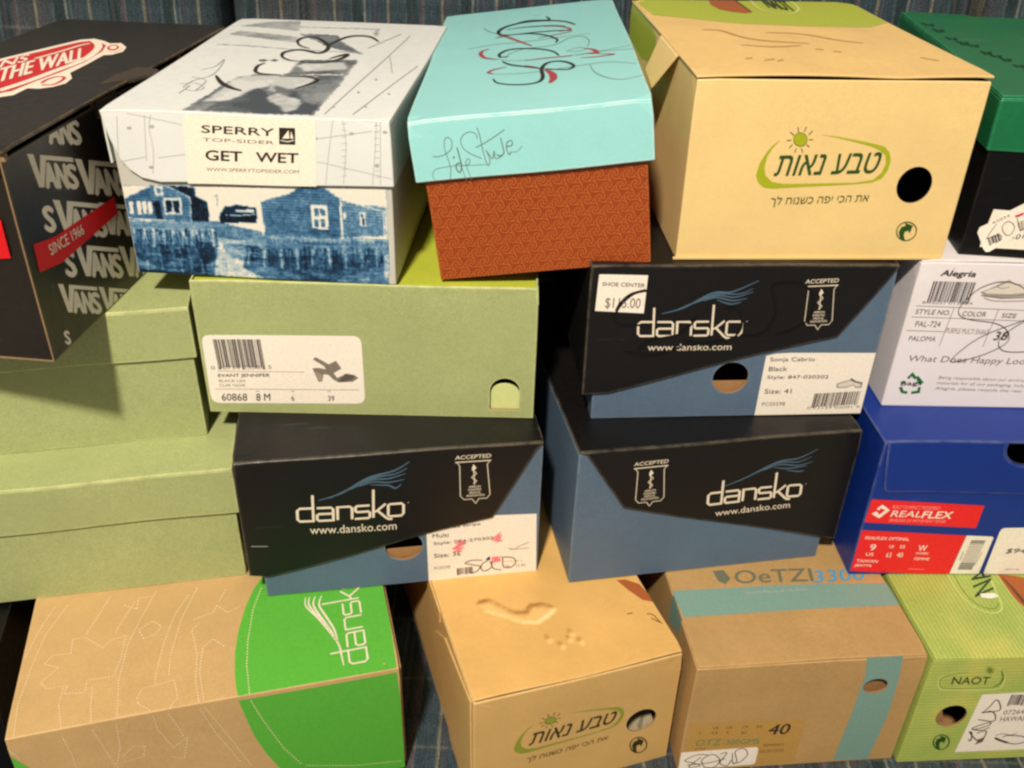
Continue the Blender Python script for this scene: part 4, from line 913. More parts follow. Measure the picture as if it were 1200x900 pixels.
  ('text', 'ink_grey', 4, '62034',[(20.1,26.7),(30.5,33.5),(18.9,28.6)],0,0),
  ('bars','ink_dark',4,[(22.4,9.5),(29.7,14.9),(19.4,14.9)],3,8),
  ('bars','ink_grey',4,[(40.7,22.7),(45.7,25.8),(37.3,29.3)],5,9),
  ('line','ink_dark',5,0.45,[(22.7,27.2),(20.4,21.2),(18.8,14.8)],0,1,0),
  ('line','ink_dark',5,0.45,[(18.8,14.8),(24,17.3),(28.1,18.3),(29.4,14.9),(26.2,11.9)],0,1,0),
  ('line','ink_dark',5,0.45,[(28.6,21.8),(27.2,25.8),(29.8,29.4),(33.8,28.3),(36.2,24.4),(35.2,19.5),(32.3,18.6),(28.6,21.8)],0,1,0),
  ('line','ink_dark',5,0.45,[(35.9,32.9),(38.6,26.6),(41.4,23.4),(44.1,25)],0,1,0),
  ('line','ink_red2',6,1.65,[(34,34.1),(36.2,34.9),(39.3,36.9)],0,1,0),
 ]),
 ('E','lid','stamped_print','top',1.45,[
  ('line','green_ink',1,3.98,[(7.2,256.3),(8.9,247.5),(14.4,254.1),(12.7,243.2)],0,0,0),
  ('line','green_ink',1,3.84,[(9.9,231),(11.5,222.6),(16.8,228.9),(15.1,218.5)],0,0,0),
  ('line','green_ink',1,2.57,[(9.2,218.3),(13.8,216.9)],0,0,0),
  ('line','green_ink',1,3.63,[(11.7,194.8),(13.2,187),(18.4,192.8),(16.8,183.2)],0,0,0),
  ('line','green_ink',1,3.54,[(17,178.7),(18.4,171.1),(23.5,176.8),(21.9,167.5)],0,0,0),
  ('line','green_ink',1,2.37,[(16.2,167.3),(20.5,166.1)],0,0,0),
  ('line','green_ink',1,3.48,[(22.4,168.7),(23.9,161.3),(28.9,166.9),(27.2,157.8)],0,0,0),
  ('line','green_ink',1,3.34,[(25.3,142.4),(26.7,135.4),(31.6,140.7),(29.9,132.1)],0,0,0),
  ('line','green_ink',1,2.24,[(24.5,131.9),(28.7,130.7)],0,0,0),
  ('line','green_ink',1,3.27,[(29.7,130.5),(31,123.7),(35.9,128.8),(34.2,120.4)],0,0,0),
  ('line','green_ink',1,3.2,[(34,118.9),(35.2,112.2),(40,117.3),(38.3,109.1)],0,0,0),
  ('line','green_ink',1,2.15,[(33.1,108.8),(37.1,107.8)],0,0,0),
  ('line','green_ink',1,3.09,[(37.2,97.8),(38.4,91.5),(43.1,96.3),(41.4,88.5)],0,0,0),
  ('line','green_ink',1,3.01,[(40.7,82.3),(41.9,76.3),(46.5,80.9),(44.9,73.3)],0,0,0),
  ('line','green_ink',1,2.02,[(39.8,73.1),(43.6,72.2)],0,0,0),
 ]),
 ('F','body','size_label','front',0.0,[
  ('poly','label_white',1,[(2.8,64.2),(3.5,68.1),(5.6,70.6),(9.1,71.4),(120.1,73.4),(123.5,72.7),(125.7,70.3),(126.4,66.3),(126.5,18.9),(125.8,14.6),(123.5,11.9),(119.9,11),(9.1,8.9),(5.4,9.7),(3.2,12.3),(2.5,16.5)]),
  ('bars','ink_dark',2,[(12.4,42.5),(50,43.4),(11.3,67.7)],1,30),
  ('text', 'ink_grey', 2, '0 40734 23080 5',[(6.5,40.2),(54.3,42.1),(6.7,43.6)],0,0),
  ('line','ink_grey',2,0.36,[(11.4,39.1),(79.9,39.9)],0,0,0),
  ('line','ink_grey',2,0.37,[(7.3,22.2),(122.2,24.3)],0,0,0),
  ('text', 'ink_dark', 2, 'EVANT JENNIFER',[(11.1,32.8),(52.3,34.1),(11.2,36.5)],0.03,0),
  ('text', 'ink_grey', 2, 'BLACK LEA',[(11.1,28.9),(32.6,29.4),(11.2,31.3)],0,0),
  ('text', 'ink_grey', 2, 'CUIR NOIR',[(11,24.6),(31.8,25.1),(11.1,27.1)],0,0),
  ('text', 'ink_dark', 2, '60868',[(11.1,11.2),(31.5,11.7),(11.6,18.1)],0.01,0),
  ('text', 'ink_dark', 2, '8 M',[(38.9,11.9),(50.1,12.3),(39.4,18.8)],0.02,0),
  ('text', 'ink_dark', 2, '6',[(67.3,12.6),(69.6,12.7),(67.3,17.5)],0.01,0),
  ('text', 'ink_dark', 2, '39',[(96.6,13.1),(101.7,13.2),(96.7,18.2)],0.01,0),
  ('line','ink_grey',2,0.52,[(39.5,20.9),(42.2,20.9)],0,0,0),
  ('line','ink_grey',2,0.52,[(67.7,21.6),(70.5,21.6)],0,0,0),
  ('line','ink_grey',2,0.52,[(96.8,22.3),(99.5,22.4)],0,0,0),
  ('poly','sandal',2,[(89,53.7),(90.6,53.4),(99.6,47.5),(105.4,50.9),(109.4,43.9),(102.9,39.5),(105.4,35.2),(109.5,37.3),(112.4,39.4),(119.1,38.2),(122.3,35.6),(117.6,31.9),(106.2,30.9),(101.9,33.8),(98.8,37.7),(94.9,38.3),(93.2,31.6),(90.4,30.9),(86.4,43.6),(91.5,44.1),(97,42.9),(95.6,45.9),(87.7,51.4)]),
  ('poly','sandal_light',3,[(88.4,40.7),(94.3,38),(92.9,31.8),(91,31.3)]),
  ('poly','sandal_dark',3,[(106.3,32.6),(112.4,39),(119.1,37.8),(117.7,34.2),(109.6,31.7)]),
 ]),
 ('I','lid','wing_logo','front',0.0,[
  ('sym','clog_word','logo_cream',3,[(43.1,79.6),(126.7,76.2),(44.3,105.1)],1.96),
  ('text', 'logo_cream', 3, 'www.dansko.com',[(52,66),(120.3,62.2),(52.1,74.2)],0.006,0),
  ('line','wing_blue',2,1.57,[(60.9,99),(79.3,104.6),(100.3,116.9),(120.7,121.7),(132.7,129)],0,1,1),
  ('line','wing_blue',2,1.25,[(70,100.4),(86.3,108.8),(103.6,116.5),(120.6,118.3),(130.9,123)],0,1,1),
  ('line','wing_blue',2,1.26,[(86.2,107.4),(103.5,114.8),(115.9,114.5),(129.6,118)],0,1,1),
  ('line','wing_blue',2,1.27,[(93.1,109.6),(104.5,112.7),(115.7,110.8),(128.3,112.4)],0,1,1),
  ('line','wing_blue',2,1.28,[(102.1,110.1),(115.6,107.9),(121.1,104.5),(125.8,108.1)],0,1,1),
  ('sym','shield','logo_cream',3,[(170.9,85.2),(198.2,85.4),(168.5,131.3)],0.58),
  ('line','chart_grey',2,0.61,[(5,57.4),(18,56.2)],0,0,0),
 ]),
 ('J','lid','wing_logo','front',0.0,[
  ('sym','clog_word','logo_cream',3,[(39.7,78.2),(121.8,77),(38.1,102.5)],1.63),
  ('text', 'logo_cream', 3, 'www.dansko.com',[(48.8,65.1),(115.6,63.6),(48.7,71)],0.006,0),
  ('line','wing_blue',2,1.29,[(56.6,97.1),(73.1,102),(93.7,113.9),(108.8,114.7),(127.8,123.7)],0,1,1),
  ('line','wing_blue',2,1.03,[(65,98.9),(79.5,105.7),(97.2,113),(114.2,112.8),(124.6,117.3)],0,1,1),
  ('line','wing_blue',2,1.04,[(79.5,105.1),(97.4,111.7),(111.2,110),(125,114.5)],0,1,1),
  ('line','wing_blue',2,1.04,[(87.7,107.5),(97.6,110.2),(109.9,107.2),(121.3,109)],0,1,1),
  ('line','wing_blue',2,1.04,[(97.8,108.3),(108.6,104.4),(117,105.8)],0,1,1),
  ('sym','shield','logo_cream',3,[(169,83.8),(193.7,85.3),(163.9,124.8)],0.54),
  ('line','marker_black',4,1.8,[(43.1,116.7),(33,113.7),(23.8,103.6),(21.2,94.2),(26.9,87.5),(45.6,88.2)],0,1,0),
  ('line','marker_black',4,1.85,[(44.9,60.8),(42.5,66.8),(52.2,74.5),(74,80),(83,91.5),(86.2,93.3)],0,1,0),
  ('line','marker_black',4,1.85,[(76.7,72.2),(92.7,70),(113.2,73.6),(120.5,83.3),(116.4,98.7),(105.8,100.7)],0,1,0),
  ('line','marker_black',4,1.78,[(121.7,75.4),(137.2,77.2),(144.3,86.8),(145.5,100.2),(139.1,117.1),(146.8,121.7),(164.2,119.6),(173.5,107.4),(173,92.2),(161.2,80.7),(149.5,77)],0,1,0),
  ('line','marker_black',4,1.88,[(30.6,64),(55.4,60.6),(75.5,68.3)],0,1,0),
 ]),
 ('J','lid','price_sticker','front',0.0,[
  ('poly','label_white',3,[(6.2,130),(43,129.2),(42.7,97.7),(5.2,100)]),
  ('text', 'ink_dark', 4, 'SHOE CENTER',[(9.1,120.7),(41.3,119.4),(9.3,123.9)],0.012,0),
  ('text', 'ink_grey', 4, '$115.00',[(12.4,101.4),(39.4,100.8),(12.5,111)],0.008,0),
  ('line','marker_black',5,1.78,[(42.4,117.4),(31.1,113.8),(23.8,106.3),(21.2,100)],0,1,0),
 ]),
 ('J','body','size_label','front',-2.2,[
  ('poly','label_white',1,[(145.7,57),(153.2,58.9),(166,59.5),(235.6,58.4),(236.2,-0.4),(145.3,-0.3)]),
  ('text', 'ink_dark', 2, 'Sonja Cabrio',[(149.8,50.8),(186.4,50.4),(149.3,55.6)],0.01,0),
  ('text', 'ink_dark', 2, 'Black',[(150,42.7),(165.2,42.7),(149.7,47)],0.01,0),
  ('text', 'ink_dark', 2, 'Style: 847-020202',[(150,34.6),(200.7,34.2),(149.9,38.7)],0.01,0),
  ('text', 'ink_dark', 2, 'Size: 41',[(150.1,21.5),(172.6,21.3),(149.9,25.9)],0.01,0),
  ('text', 'ink_grey', 2, 'PC05598',[(149.9,9.6),(169.3,9.6),(149.6,13.1)],0.01,0),
  ('bars','ink_dark',2,[(191.9,7.7),(230.6,9.4),(192.4,20.7)],7,30),
  ('text', 'ink_grey', 2, '0 73159 02091 9',[(188.5,5.4),(232.9,5.6),(188.5,8.1)],0,0),
  ('poly','clog_grey',2,[(208.9,30),(212.8,31.6),(219,33.6),(220.2,35),(224.1,32.4),(230.2,30.5),(230.8,25.7),(225.6,25.5),(223.1,28.1),(217.8,26),(210.3,25.6),(208.9,27.6)]),
  ('poly','clog_pale',3,[(210,29.4),(219.2,32.8),(223.9,30.8),(228.5,29.6),(229.1,26.9),(225.8,26.6),(222.9,28.8),(217.2,27),(210.8,26.7)]),
  ('line','ink_dark',4,0.76,[(219.7,35),(224.2,31.7),(230.2,30.5)],0,0,0),
 ]),
 ('K','lid','wing_logo','front',0.0,[
  ('sym','clog_word','logo_cream',3,[(112.6,73.6),(194.6,73.6),(110.7,97.7)],1.98),
  ('text', 'logo_cream', 3, 'www.dansko.com',[(121.7,60.4),(187.4,61.3),(120.8,66.9)],0.006,0),
  ('line','wing_blue',2,1.31,[(121.5,90.3),(141,97.4),(167.1,110.8),(184.8,113.1),(200.3,121.2)],0,1,1),
  ('line','wing_blue',2,1.05,[(136.3,94.9),(155.4,104.1),(169.8,110.2),(185.5,109.4),(196.4,113.8)],0,1,1),
  ('line','wing_blue',2,1.06,[(155.5,103.5),(170.2,108),(186.2,105.7),(198.2,108.7)],0,1,1),
  ('line','wing_blue',2,1.06,[(165.5,105.5),(178.8,103.4),(193.7,104.9)],0,1,1),
  ('line','wing_blue',2,1.07,[(176.5,101.9),(187.4,99.5),(192.6,100.1)],0,1,1),
  ('sym','shield','logo_cream',3,[(48.5,80.7),(75.7,81.6),(45,123.8)],0.6),
 ]),
 ('I','body','size_label','front',-2.2,[
  ('poly','label_white',1,[(144.3,55),(175.3,68),(235.9,64.3),(237.6,0.5),(165,0.3),(144.9,0.4)]),
  ('text', 'ink_dark', 2, 'Multi',[(149.2,48.1),(162.4,47.8),(149.2,52.2)],0.01,0),
  ('text', 'ink_dark', 2, 'Oiled Stripe',[(158.5,55.7),(189,56.9),(158.6,59.1)],0.01,0),
  ('text', 'ink_dark', 2, 'Style: 084-270302',[(150.3,39.3),(200.3,40),(149.9,43.4)],0.01,0),
  ('text', 'ink_dark', 2, 'Size: 36',[(150,26),(172.4,26.1),(149.9,30.5)],0.01,0),
  ('text', 'ink_grey', 2, 'PC05598',[(149.7,12.6),(163.3,12.8),(149.8,16)],0,0),
  ('line','ink_pink',3,1.96,[(167.6,40.2),(174.3,42.4),(168,36.7),(176.1,40.4),(166.2,33.9),(174.3,34.7),(167.1,30.9),(173.4,31.3)],0,0,0),
  ('line','ink_pink',3,1.96,[(198.5,40.2),(205.6,47),(201.2,38.7),(206.6,43.9),(203.5,37.8),(207.5,39.1)],0,0,0),
  ('line','clog_grey',2,0.67,[(212.7,29.7),(217.8,27.9),(222.3,30.9),(230.4,34.1)],0,1,0),
  ('line','clog_grey',2,0.67,[(214.1,27.7),(230.6,27.6)],0,0,0),
 ]),
 ('I','body','sale_sticker','front',-2.2,[
  ('poly','label_white',2,[(165.7,27.5),(232.6,23.7),(234.1,2.2),(165.9,1.5)]),
  ('bars','ink_dark',3,[(169.1,4.7),(183.3,5.1),(168.9,12.1)],9,14),
  ('text', 'ink_grey', 3, '170    15.95',[(209,7.8),(228,7.3),(209,10.8)],0,0),
  ('line','ink_grey',3,0.34,[(208.9,15.1),(225.5,14.3)],0,0,0),
  ('line','ink_dark',5,0.75,[(190.5,19.1),(181.5,19.9),(176,17.3),(183.3,14.6),(188.8,12.1),(185.1,6.4),(179.6,5.9)],0,1,0),
  ('line','ink_dark',5,0.76,[(195.1,18),(190.6,14.9),(189.7,8.9),(193.4,6.6),(198.8,10.8),(196.9,17.1)],0,1,0),
  ('line','ink_dark',5,0.76,[(198.8,17.5),(199.8,8.9),(207.2,6.1)],0,1,0),
  ('line','ink_dark',5,0.76,[(207.9,20.1),(209,9.6),(215.5,8.2),(219.5,13.8),(216.2,19.1),(207,20.4)],0,1,0),
  ('line','ink_pink',4,3.36,[(198.7,19.9),(204.2,20.5),(199.7,16.2),(206.1,17.9)],0,0,0),
  ('line','ink_purple',6,2.09,[(194.2,19.3),(197.1,21.1),(195.1,19.4)],0,0,0),
 ]),
 ('L','body','size_print','front',0.0,[
  ('text', 'ink_dark', 1, 'Alegria',[(17.4,118),(44.3,117.7),(17.6,124.4)],0.09,0.15),
  ('line','ink_dark',1,0.41,[(26.1,125.2),(27.3,126.2)],0,0,0),
  ('bars','ink_dark',1,[(12.8,97.6),(46.3,97.4),(13.4,115)],11,30),
  ('text', 'ink_grey', 1, '8 16257 01388 4',[(9.6,95.5),(49.1,95.5),(9.3,98)],0,0),
  ('line','ink_dark',1,0.39,[(5.3,93.6),(34.9,93),(97.5,91.5)],0,0,0),
  ('line','ink_dark',1,0.39,[(4.3,83.9),(33.7,83.5),(100.4,82.1)],0,0,0),
  ('line','ink_dark',1,0.4,[(3.2,71.8),(34,71.3)],0,0,0),
  ('line','ink_dark',1,0.4,[(35.6,93.1),(33.2,58.1)],0,0,0),
  ('line','ink_dark',1,0.4,[(71,92.1),(68.4,58.4)],0,0,0),
  ('text', 'ink_dark', 1, 'STYLE NO.',[(6.2,86.6),(33.7,86.2),(6.3,90.8)],0.008,0.1),
  ('text', 'ink_dark', 1, 'COLOR',[(43.6,85.7),(62.5,85.4),(43.4,89.9)],0.008,0.1),
  ('text', 'ink_dark', 1, 'SIZE',[(75.1,85),(87,84.7),(74.9,88.9)],0.008,0.1),
  ('text', 'ink_dark', 1, 'PAL-724',[(9,75.2),(29.1,75.3),(8.7,80.3)],0.004,0.1),
  ('text', 'ink_dark', 1, 'PALOMA',[(7.1,62.4),(28.7,62.3),(6.9,66.9)],0.004,0.1),
  ('text', 'ink_grey', 1, 'PURPLE MULTI SNAKE',[(35,70.2),(69.5,69.2),(34.8,75)],0,0),
  ('text', 'ink_grey', 1, 'What Does Happy Look Like',[(12.5,41.8),(132.3,40.6),(11.9,49.2)],0.008,0.2),
  ('text', 'ink_grey', 1, 'Being responsible about our environment means using',[(40.9,26.6),(150.3,24.2),(40.6,30.3)],0.004,0.15),
  ('text', 'ink_grey', 1, 'materials for all our packaging, including this box from',[(40.7,21.5),(152.1,19.1),(40.4,25.2)],0.004,0.15),
  ('text', 'ink_grey', 1, 'Alegria, please recycle the rest of the packaging.',[(40.5,16.3),(153.8,13.9),(40.2,20)],0.004,0.15),
  ('text', 'ink_dark', 3, 'Bags',[(11.4,19.5),(28.5,20.3),(10.8,24.6)],0.02,0),
  ('line','recycle_green',2,2.41,[(15.7,27.4),(18.1,31.5),(22.2,27.5)],0,0,0),
  ('line','recycle_green',2,2.44,[(22.6,29.4),(27.8,23.1),(23.3,23.5)],0,0,0),
  ('line','recycle_green',2,2.46,[(27.1,19.4),(27.8,14.8),(21.8,13.7)],0,0,0),
  ('line','recycle_green',2,2.46,[(18.6,13.7),(14.2,14.5),(11.5,19.1)],0,0,0),
  ('line','recycle_green',2,2.43,[(11.7,22.8),(13.9,24.6)],0,0,0),
  ('poly','clog_grey',1,[(51.9,106.6),(59,110),(66.4,115),(71.5,117.5),(76.9,114.4),(84.5,113.7),(90.1,114.6),(94.7,105),(87.5,104),(70.2,102.5),(56.3,104.2)]),
  ('poly','clog_pale',2,[(54,107.1),(61.8,110.5),(72,115.9),(77.2,113.4),(90.4,113.7),(93.1,107.4),(76.7,105.4),(57.4,105.5)]),
  ('line','ink_grey',3,0.42,[(63,111.7),(67.9,110.1),(73.2,111.9)],0,0,0),
  ('line','ink_dark',3,0.56,[(53.3,104.1),(70.3,102),(95.1,103.7)],0,0,0),
  ('line','clog_grey',2,0.7,[(56.1,102.2),(65.1,99.5),(85.8,99.9),(95.6,102.1)],0,1,0),
  ('line','ink_dark',4,0.57,[(93.2,105),(85.5,110.5),(75.2,115.1),(63.2,115.7),(50.2,109.8),(42.7,99.8),(39.3,91.5),(43,85.4),(53.6,82.5),(70.8,80.3),(82.3,74.6),(87,64.4),(78.1,55.5),(63.3,48.1),(46.6,44.2),(53.2,56.7),(67.7,70),(94,83.4),(103.9,90.3)],0,1,0),
  ('line','ink_dark',4,0.59,[(101.9,86.9),(89.6,78.2),(80.6,67.7),(80.7,59.9),(87.6,54.8),(103,54.6),(114.6,57.1)],0,1,0),
  ('text', 'ink_dark', 4, '38',[(74.6,65),(86.3,65.2),(73.8,72.7)],0.01,0.2),
 ]),
 ('M','body','red_banner','front',-1.7,[
  ('poly','banner_red',1,[(3.2,82.9),(99.1,76.4),(98.9,52.3),(2.4,58.7)]),
  ('line','label_white',2,2.57,[(10,68.7),(8,69.4),(13.3,64.9),(18.8,71.7),(13.1,75.8),(10.5,72.4)],0,0,0),
  ('text', 'label_white', 2, 'REAL',[(22.6,64.9),(48.3,64.2),(23.1,71.3)],0.012,0.1),
  ('text', 'label_white', 2, 'FLEX',[(49.1,63.4),(75.2,62.7),(49,70.7)],0.05,0.15),
  ('text', 'pink_ink', 2, 'BUILT TO IMPACT MOVEMENT',[(22.6,73.2),(62.8,71.8),(22.3,77)],0,0),
  ('text', 'pink_ink', 2, 'SENSORS OF MOVEMENT SENSE',[(22.7,59.5),(71,58),(22.7,62.6)],0,0),
 ]),
 ('M','body','size_label','front',-1.7,[
  ('poly','banner_red',1,[(0.9,50.2),(93.1,44),(89.8,-0.9),(-2.8,4.1)]),
  ('poly','label_white',1,[(93.4,44),(115.5,42.8),(117.2,41.7),(116.1,0.7),(114.3,-1.1),(90.1,-0.9)]),
  ('text', 'label_white', 2, 'REALFLEX OPTIMAL',[(6.8,40.3),(44.8,38.5),(6.8,43.5)],0.012,0.05),
  ('text', 'label_white', 2, '9',[(13.6,27.6),(18.5,27.6),(13.2,34.5)],0.02,0.05),
  ('text', 'label_white', 2, 'W',[(55.6,27),(63,27),(55.2,33.4)],0.02,0.05),
  ('text', 'label_white', 2, 'US',[(11.6,21.6),(18.1,21.6),(11.4,25)],0.008,0.05),
  ('text', 'label_white', 2, 'UK',[(29.8,30.5),(34.2,30.2),(29.6,33.7)],0.008,0.05),
  ('text', 'label_white', 2, '6.5',[(29.6,20),(33.9,19.8),(29.3,25.3)],0.008,0.05),
  ('text', 'label_white', 2, 'EUR',[(39.1,30.2),(43.5,29.8),(38.9,33.7)],0.008,0.05),
  ('text', 'label_white', 2, '40',[(38.8,20),(44.1,19.8),(38.2,25.3)],0.008,0.05),
  ('text', 'label_white', 2, 'WOMEN',[(54.4,23.2),(65.3,22.8),(54.4,25.7)],0.008,0.05),
  ('text', 'label_white', 2, 'FEMME',[(54.8,16.8),(68,16.3),(54.7,19.7)],0.008,0.05),
  ('text', 'label_white', 2, 'TAIWAN',[(5.2,14.3),(23.7,13.5),(5.1,17.6)],0.008,0.05),
  ('text', 'label_white', 2, 'J89776',[(4,8.6),(19.2,8.1),(4.2,12)],0.008,0.05),
  ('line','pink_ink',2,0.52,[(52.4,6.4),(66.4,5.7)],0,0,0),
  ('line','ink_dark',2,1.17,[(98.8,38.2),(111.2,37.9)],0,0,0),
  ('line','ink_dark',2,1.17,[(98.6,36.2),(111,35.9)],0,0,0),
  ('line','ink_grey',2,0.67,[(98.5,34.3),(110.9,34)],0,0,0),
  ('line','ink_grey',2,0.67,[(98.3,32.3),(110.7,32)],0,0,0),
  ('line','ink_grey',2,0.67,[(98.1,30.4),(110.6,30.1)],0,0,0),
  ('line','ink_grey',2,0.68,[(98,28.4),(110.4,28.1)],0,0,0),
  ('line','ink_grey',2,0.68,[(97.8,26.5),(110.3,26.1)],0,0,0),
  ('line','ink_grey',2,0.68,[(97.6,24.5),(110.1,24.2)],0,0,0),
  ('line','ink_grey',2,0.68,[(97.4,22.5),(109.9,22.2)],0,0,0),
  ('line','ink_grey',2,0.68,[(97.3,20.5),(109.8,20.2)],0,0,0),
  ('line','ink_grey',2,0.68,[(97.1,18.5),(109.6,18.2)],0,0,0),
  ('line','ink_grey',2,0.68,[(96.9,16.6),(109.5,16.2)],0,0,0),
  ('line','ink_grey',2,0.69,[(96.7,14.6),(109.3,14.2)],0,0,0),
  ('line','ink_dark',2,1.2,[(96.6,12.6),(109.2,12.2)],0,0,0),
  ('line','ink_dark',2,1.2,[(96.4,10.5),(109,10.2)],0,0,0),
  ('line','ink_dark',2,1.21,[(96.2,8.5),(108.8,8.2)],0,0,0),
  ('line','ink_dark',2,1.21,[(96,6.5),(108.7,6.2)],0,0,0),
  ('line','ink_grey',2,0.6,[(111.9,25.7),(109.6,10.2)],0,0,0),
  ('line','ink_grey',2,0.68,[(95.4,26),(95.1,16.3)],0,0,0),
 ]),
 ('M','body','price_sticker','front',-1.7,[
  ('poly','label_white',2,[(120.5,48),(121,50.4),(122.2,51.9),(124.2,52.4),(172.8,53.5),(175,53),(176.7,51.4),(178,48.8),(195.5,-2.4),(196,-5.1),(195.3,-6.7),(193.3,-7.1),(124,-1.3),(121.8,-0.6),(120.5,1.1),(120.1,3.7)]),
  ('text', 'ink_dark', 3, '$94.99',[(132.4,23.7),(164.1,23.8),(132.4,29.7)],0.02,0.15),
  ('text', 'ink_grey', 3, 'J89776',[(137.9,4.4),(150,4.4),(138,6.7)],0,0),
 ]),
 ('N','body','wing_logo','top',0.0,[
  ('poly','eco_green',1,[(180.3,123.8),(172.6,110.4),(165.9,91),(160.5,68.3),(157.3,44.5),(156.8,23),(157.7,9),(159.3,-2.4),(276.9,-1.4),(279.8,91.7),(273.8,138.7),(201.1,165.2)]),
  ('sym','clog_word','logo_cream',3,[(256.2,11.6),(257.8,109.1),(228.4,11.1)],1.41),
  ('line','logo_cream',2,1.41,[(237.6,11.7),(237.1,20.6),(236,33.7),(230.7,48.2),(222,66.6),(214.1,81.1),(214.4,91.2)],0,1,1),
  ('line','logo_cream',2,1.44,[(236.9,28.3),(233.5,42.2),(225.5,61.6),(216.7,81.3),(217.9,91.1)],0,1,1),
  ('line','logo_cream',2,1.44,[(235.7,35),(232.1,47.8),(225.7,64.3),(220.1,81.1),(222.4,91)],0,1,1),
  ('line','logo_cream',2,1.45,[(235.6,39),(233.9,51.4),(228.9,66.4),(224.6,80.1),(227.4,90.3)],0,1,1),
 ]),
 ('N','body','stitch_print','front',0.0,[
  ('poly','eco_green',1,[(158.8,116.9),(161.5,99),(165.6,74.3),(171.8,51.9),(182.5,24.2),(205.6,-35.4),(283.1,-53),(282.1,5.5),(276.9,116.9)]),
 ]),
 ('N','body','corner_print','front',0.0,[
  ('poly','eco_green',1,[(-2.9,109.2),(5.3,94.7),(13.7,79.7),(18.4,57.3),(-10.6,67.2)]),
 ]),
 ('N','body','dotted_print','top',0.0,[
  ('line','stitch',2,0.77,[(25.8,126.1),(25.3,124.7)],0,0,0),
  ('line','stitch',2,0.76,[(24.8,123.6),(24.2,122.3)],0,0,0),
  ('line','stitch',2,0.76,[(23.8,121.1),(23.2,119.8)],0,0,0),
  ('line','stitch',2,0.76,[(22.8,118.7),(22.2,117.4)],0,0,0),
  ('line','stitch',2,0.75,[(21.7,116.3),(21.2,114.9)],0,0,0),
  ('line','stitch',2,0.75,[(20.7,113.9),(20.2,112.5)],0,0,0),
  ('line','stitch',2,0.75,[(19.7,111.4),(19.2,110.1)],0,0,0),
  ('line','stitch',2,0.74,[(18.7,109.1),(18.2,107.8)],0,0,0),
  ('line','stitch',2,0.74,[(17.7,106.7),(17.2,105.4)],0,0,0),
  ('line','stitch',2,0.74,[(16.7,104.3),(16.2,103)],0,0,0),
  ('line','stitch',2,0.73,[(15.8,102),(15.2,100.7)],0,0,0),
  ('line','stitch',2,0.73,[(14.8,99.6),(14.3,98.4)],0,0,0),
  ('line','stitch',2,0.73,[(13.8,97.3),(13.6,95.8)],0,0,0),
  ('line','stitch',2,0.72,[(13.3,94.6),(13.1,93.1)],0,0,0),
  ('line','stitch',2,0.72,[(12.9,91.9),(12.6,90.4)],0,0,0),
  ('line','stitch',2,0.72,[(12.4,89.1),(12.2,87.7)],0,0,0),
  ('line','stitch',2,0.71,[(11.9,86.5),(11.7,85)],0,0,0),
  ('line','stitch',2,0.71,[(11.5,83.8),(11.2,82.3)],0,0,0),
  ('line','stitch',2,0.71,[(11,81.1),(10.8,79.7)],0,0,0),
  ('line','stitch',2,0.7,[(10.6,78.5),(10.3,77)],0,0,0),
  ('line','stitch',2,0.7,[(10.1,75.9),(9.9,74.4)],0,0,0),
  ('line','stitch',2,0.7,[(9.7,73.3),(9.4,71.8)],0,0,0),
  ('line','stitch',2,0.69,[(9.2,70.7),(9,69.2)],0,0,0),
  ('line','stitch',2,0.69,[(8.8,68.1),(8.5,66.7)],0,0,0),
  ('line','stitch',2,0.69,[(8.3,65.5),(8.2,64)],0,0,0),
  ('line','stitch',2,0.69,[(8.1,62.8),(7.9,61.3)],0,0,0),
  ('line','stitch',2,0.68,[(7.8,60.1),(7.6,58.7)],0,0,0),
  ('line','stitch',2,0.68,[(7.5,57.5),(7.3,56)],0,0,0),
  ('line','stitch',2,0.68,[(7.2,54.8),(7,53.4)],0,0,0),
  ('line','stitch',2,0.67,[(6.9,52.2),(6.7,50.7)],0,0,0),
  ('line','stitch',2,0.67,[(6.6,49.6),(6.5,48.1)],0,0,0),
  ('line','stitch',2,0.67,[(6.3,47),(6.2,45.5)],0,0,0),
  ('line','stitch',2,0.66,[(6,44.4),(5.9,43)],0,0,0),
  ('line','stitch',2,0.66,[(5.8,41.8),(5.6,40.4)],0,0,0),
  ('line','stitch',2,0.66,[(5.5,39.2),(5.3,37.8)],0,0,0),
  ('line','stitch',2,0.65,[(5.2,36.7),(5.1,35.3)],0,0,0),
  ('line','stitch',2,0.65,[(4.9,34.2),(4.8,32.8)],0,0,0),
  ('line','stitch',2,0.65,[(4.7,31.7),(4.5,30.3)],0,0,0),
  ('line','stitch',2,0.64,[(4.4,29.2),(4.5,27.7)],0,0,0),
  ('line','stitch',2,0.64,[(4.6,26.5),(4.7,25)],0,0,0),
  ('line','stitch',2,0.64,[(4.8,23.8),(4.9,22.4)],0,0,0),
  ('line','stitch',2,0.64,[(4.9,21.2),(5,19.7)],0,0,0),
  ('line','stitch',2,0.63,[(5.1,18.5),(5.2,17.1)],0,0,0),
  ('line','stitch',2,0.63,[(5.3,15.9),(5.4,14.5)],0,0,0),
  ('line','stitch',2,0.63,[(5.5,13.3),(5.6,11.9)],0,0,0),
  ('line','stitch',2,0.62,[(5.7,10.7),(5.8,9.3)],0,0,0),
  ('line','stitch',2,0.62,[(5.8,8.1),(5.9,6.7)],0,0,0),
  ('line','stitch',2,0.62,[(6,5.6),(6.1,4.2)],0,0,0),
  ('line','stitch',2,0.62,[(6.2,3),(6.3,1.6)],0,0,0),
  ('line','stitch',2,0.76,[(16.4,126.3),(15.9,124.8)],0,0,0),
  ('line','stitch',2,0.76,[(15.4,123.6),(14.9,122.1)],0,0,0),
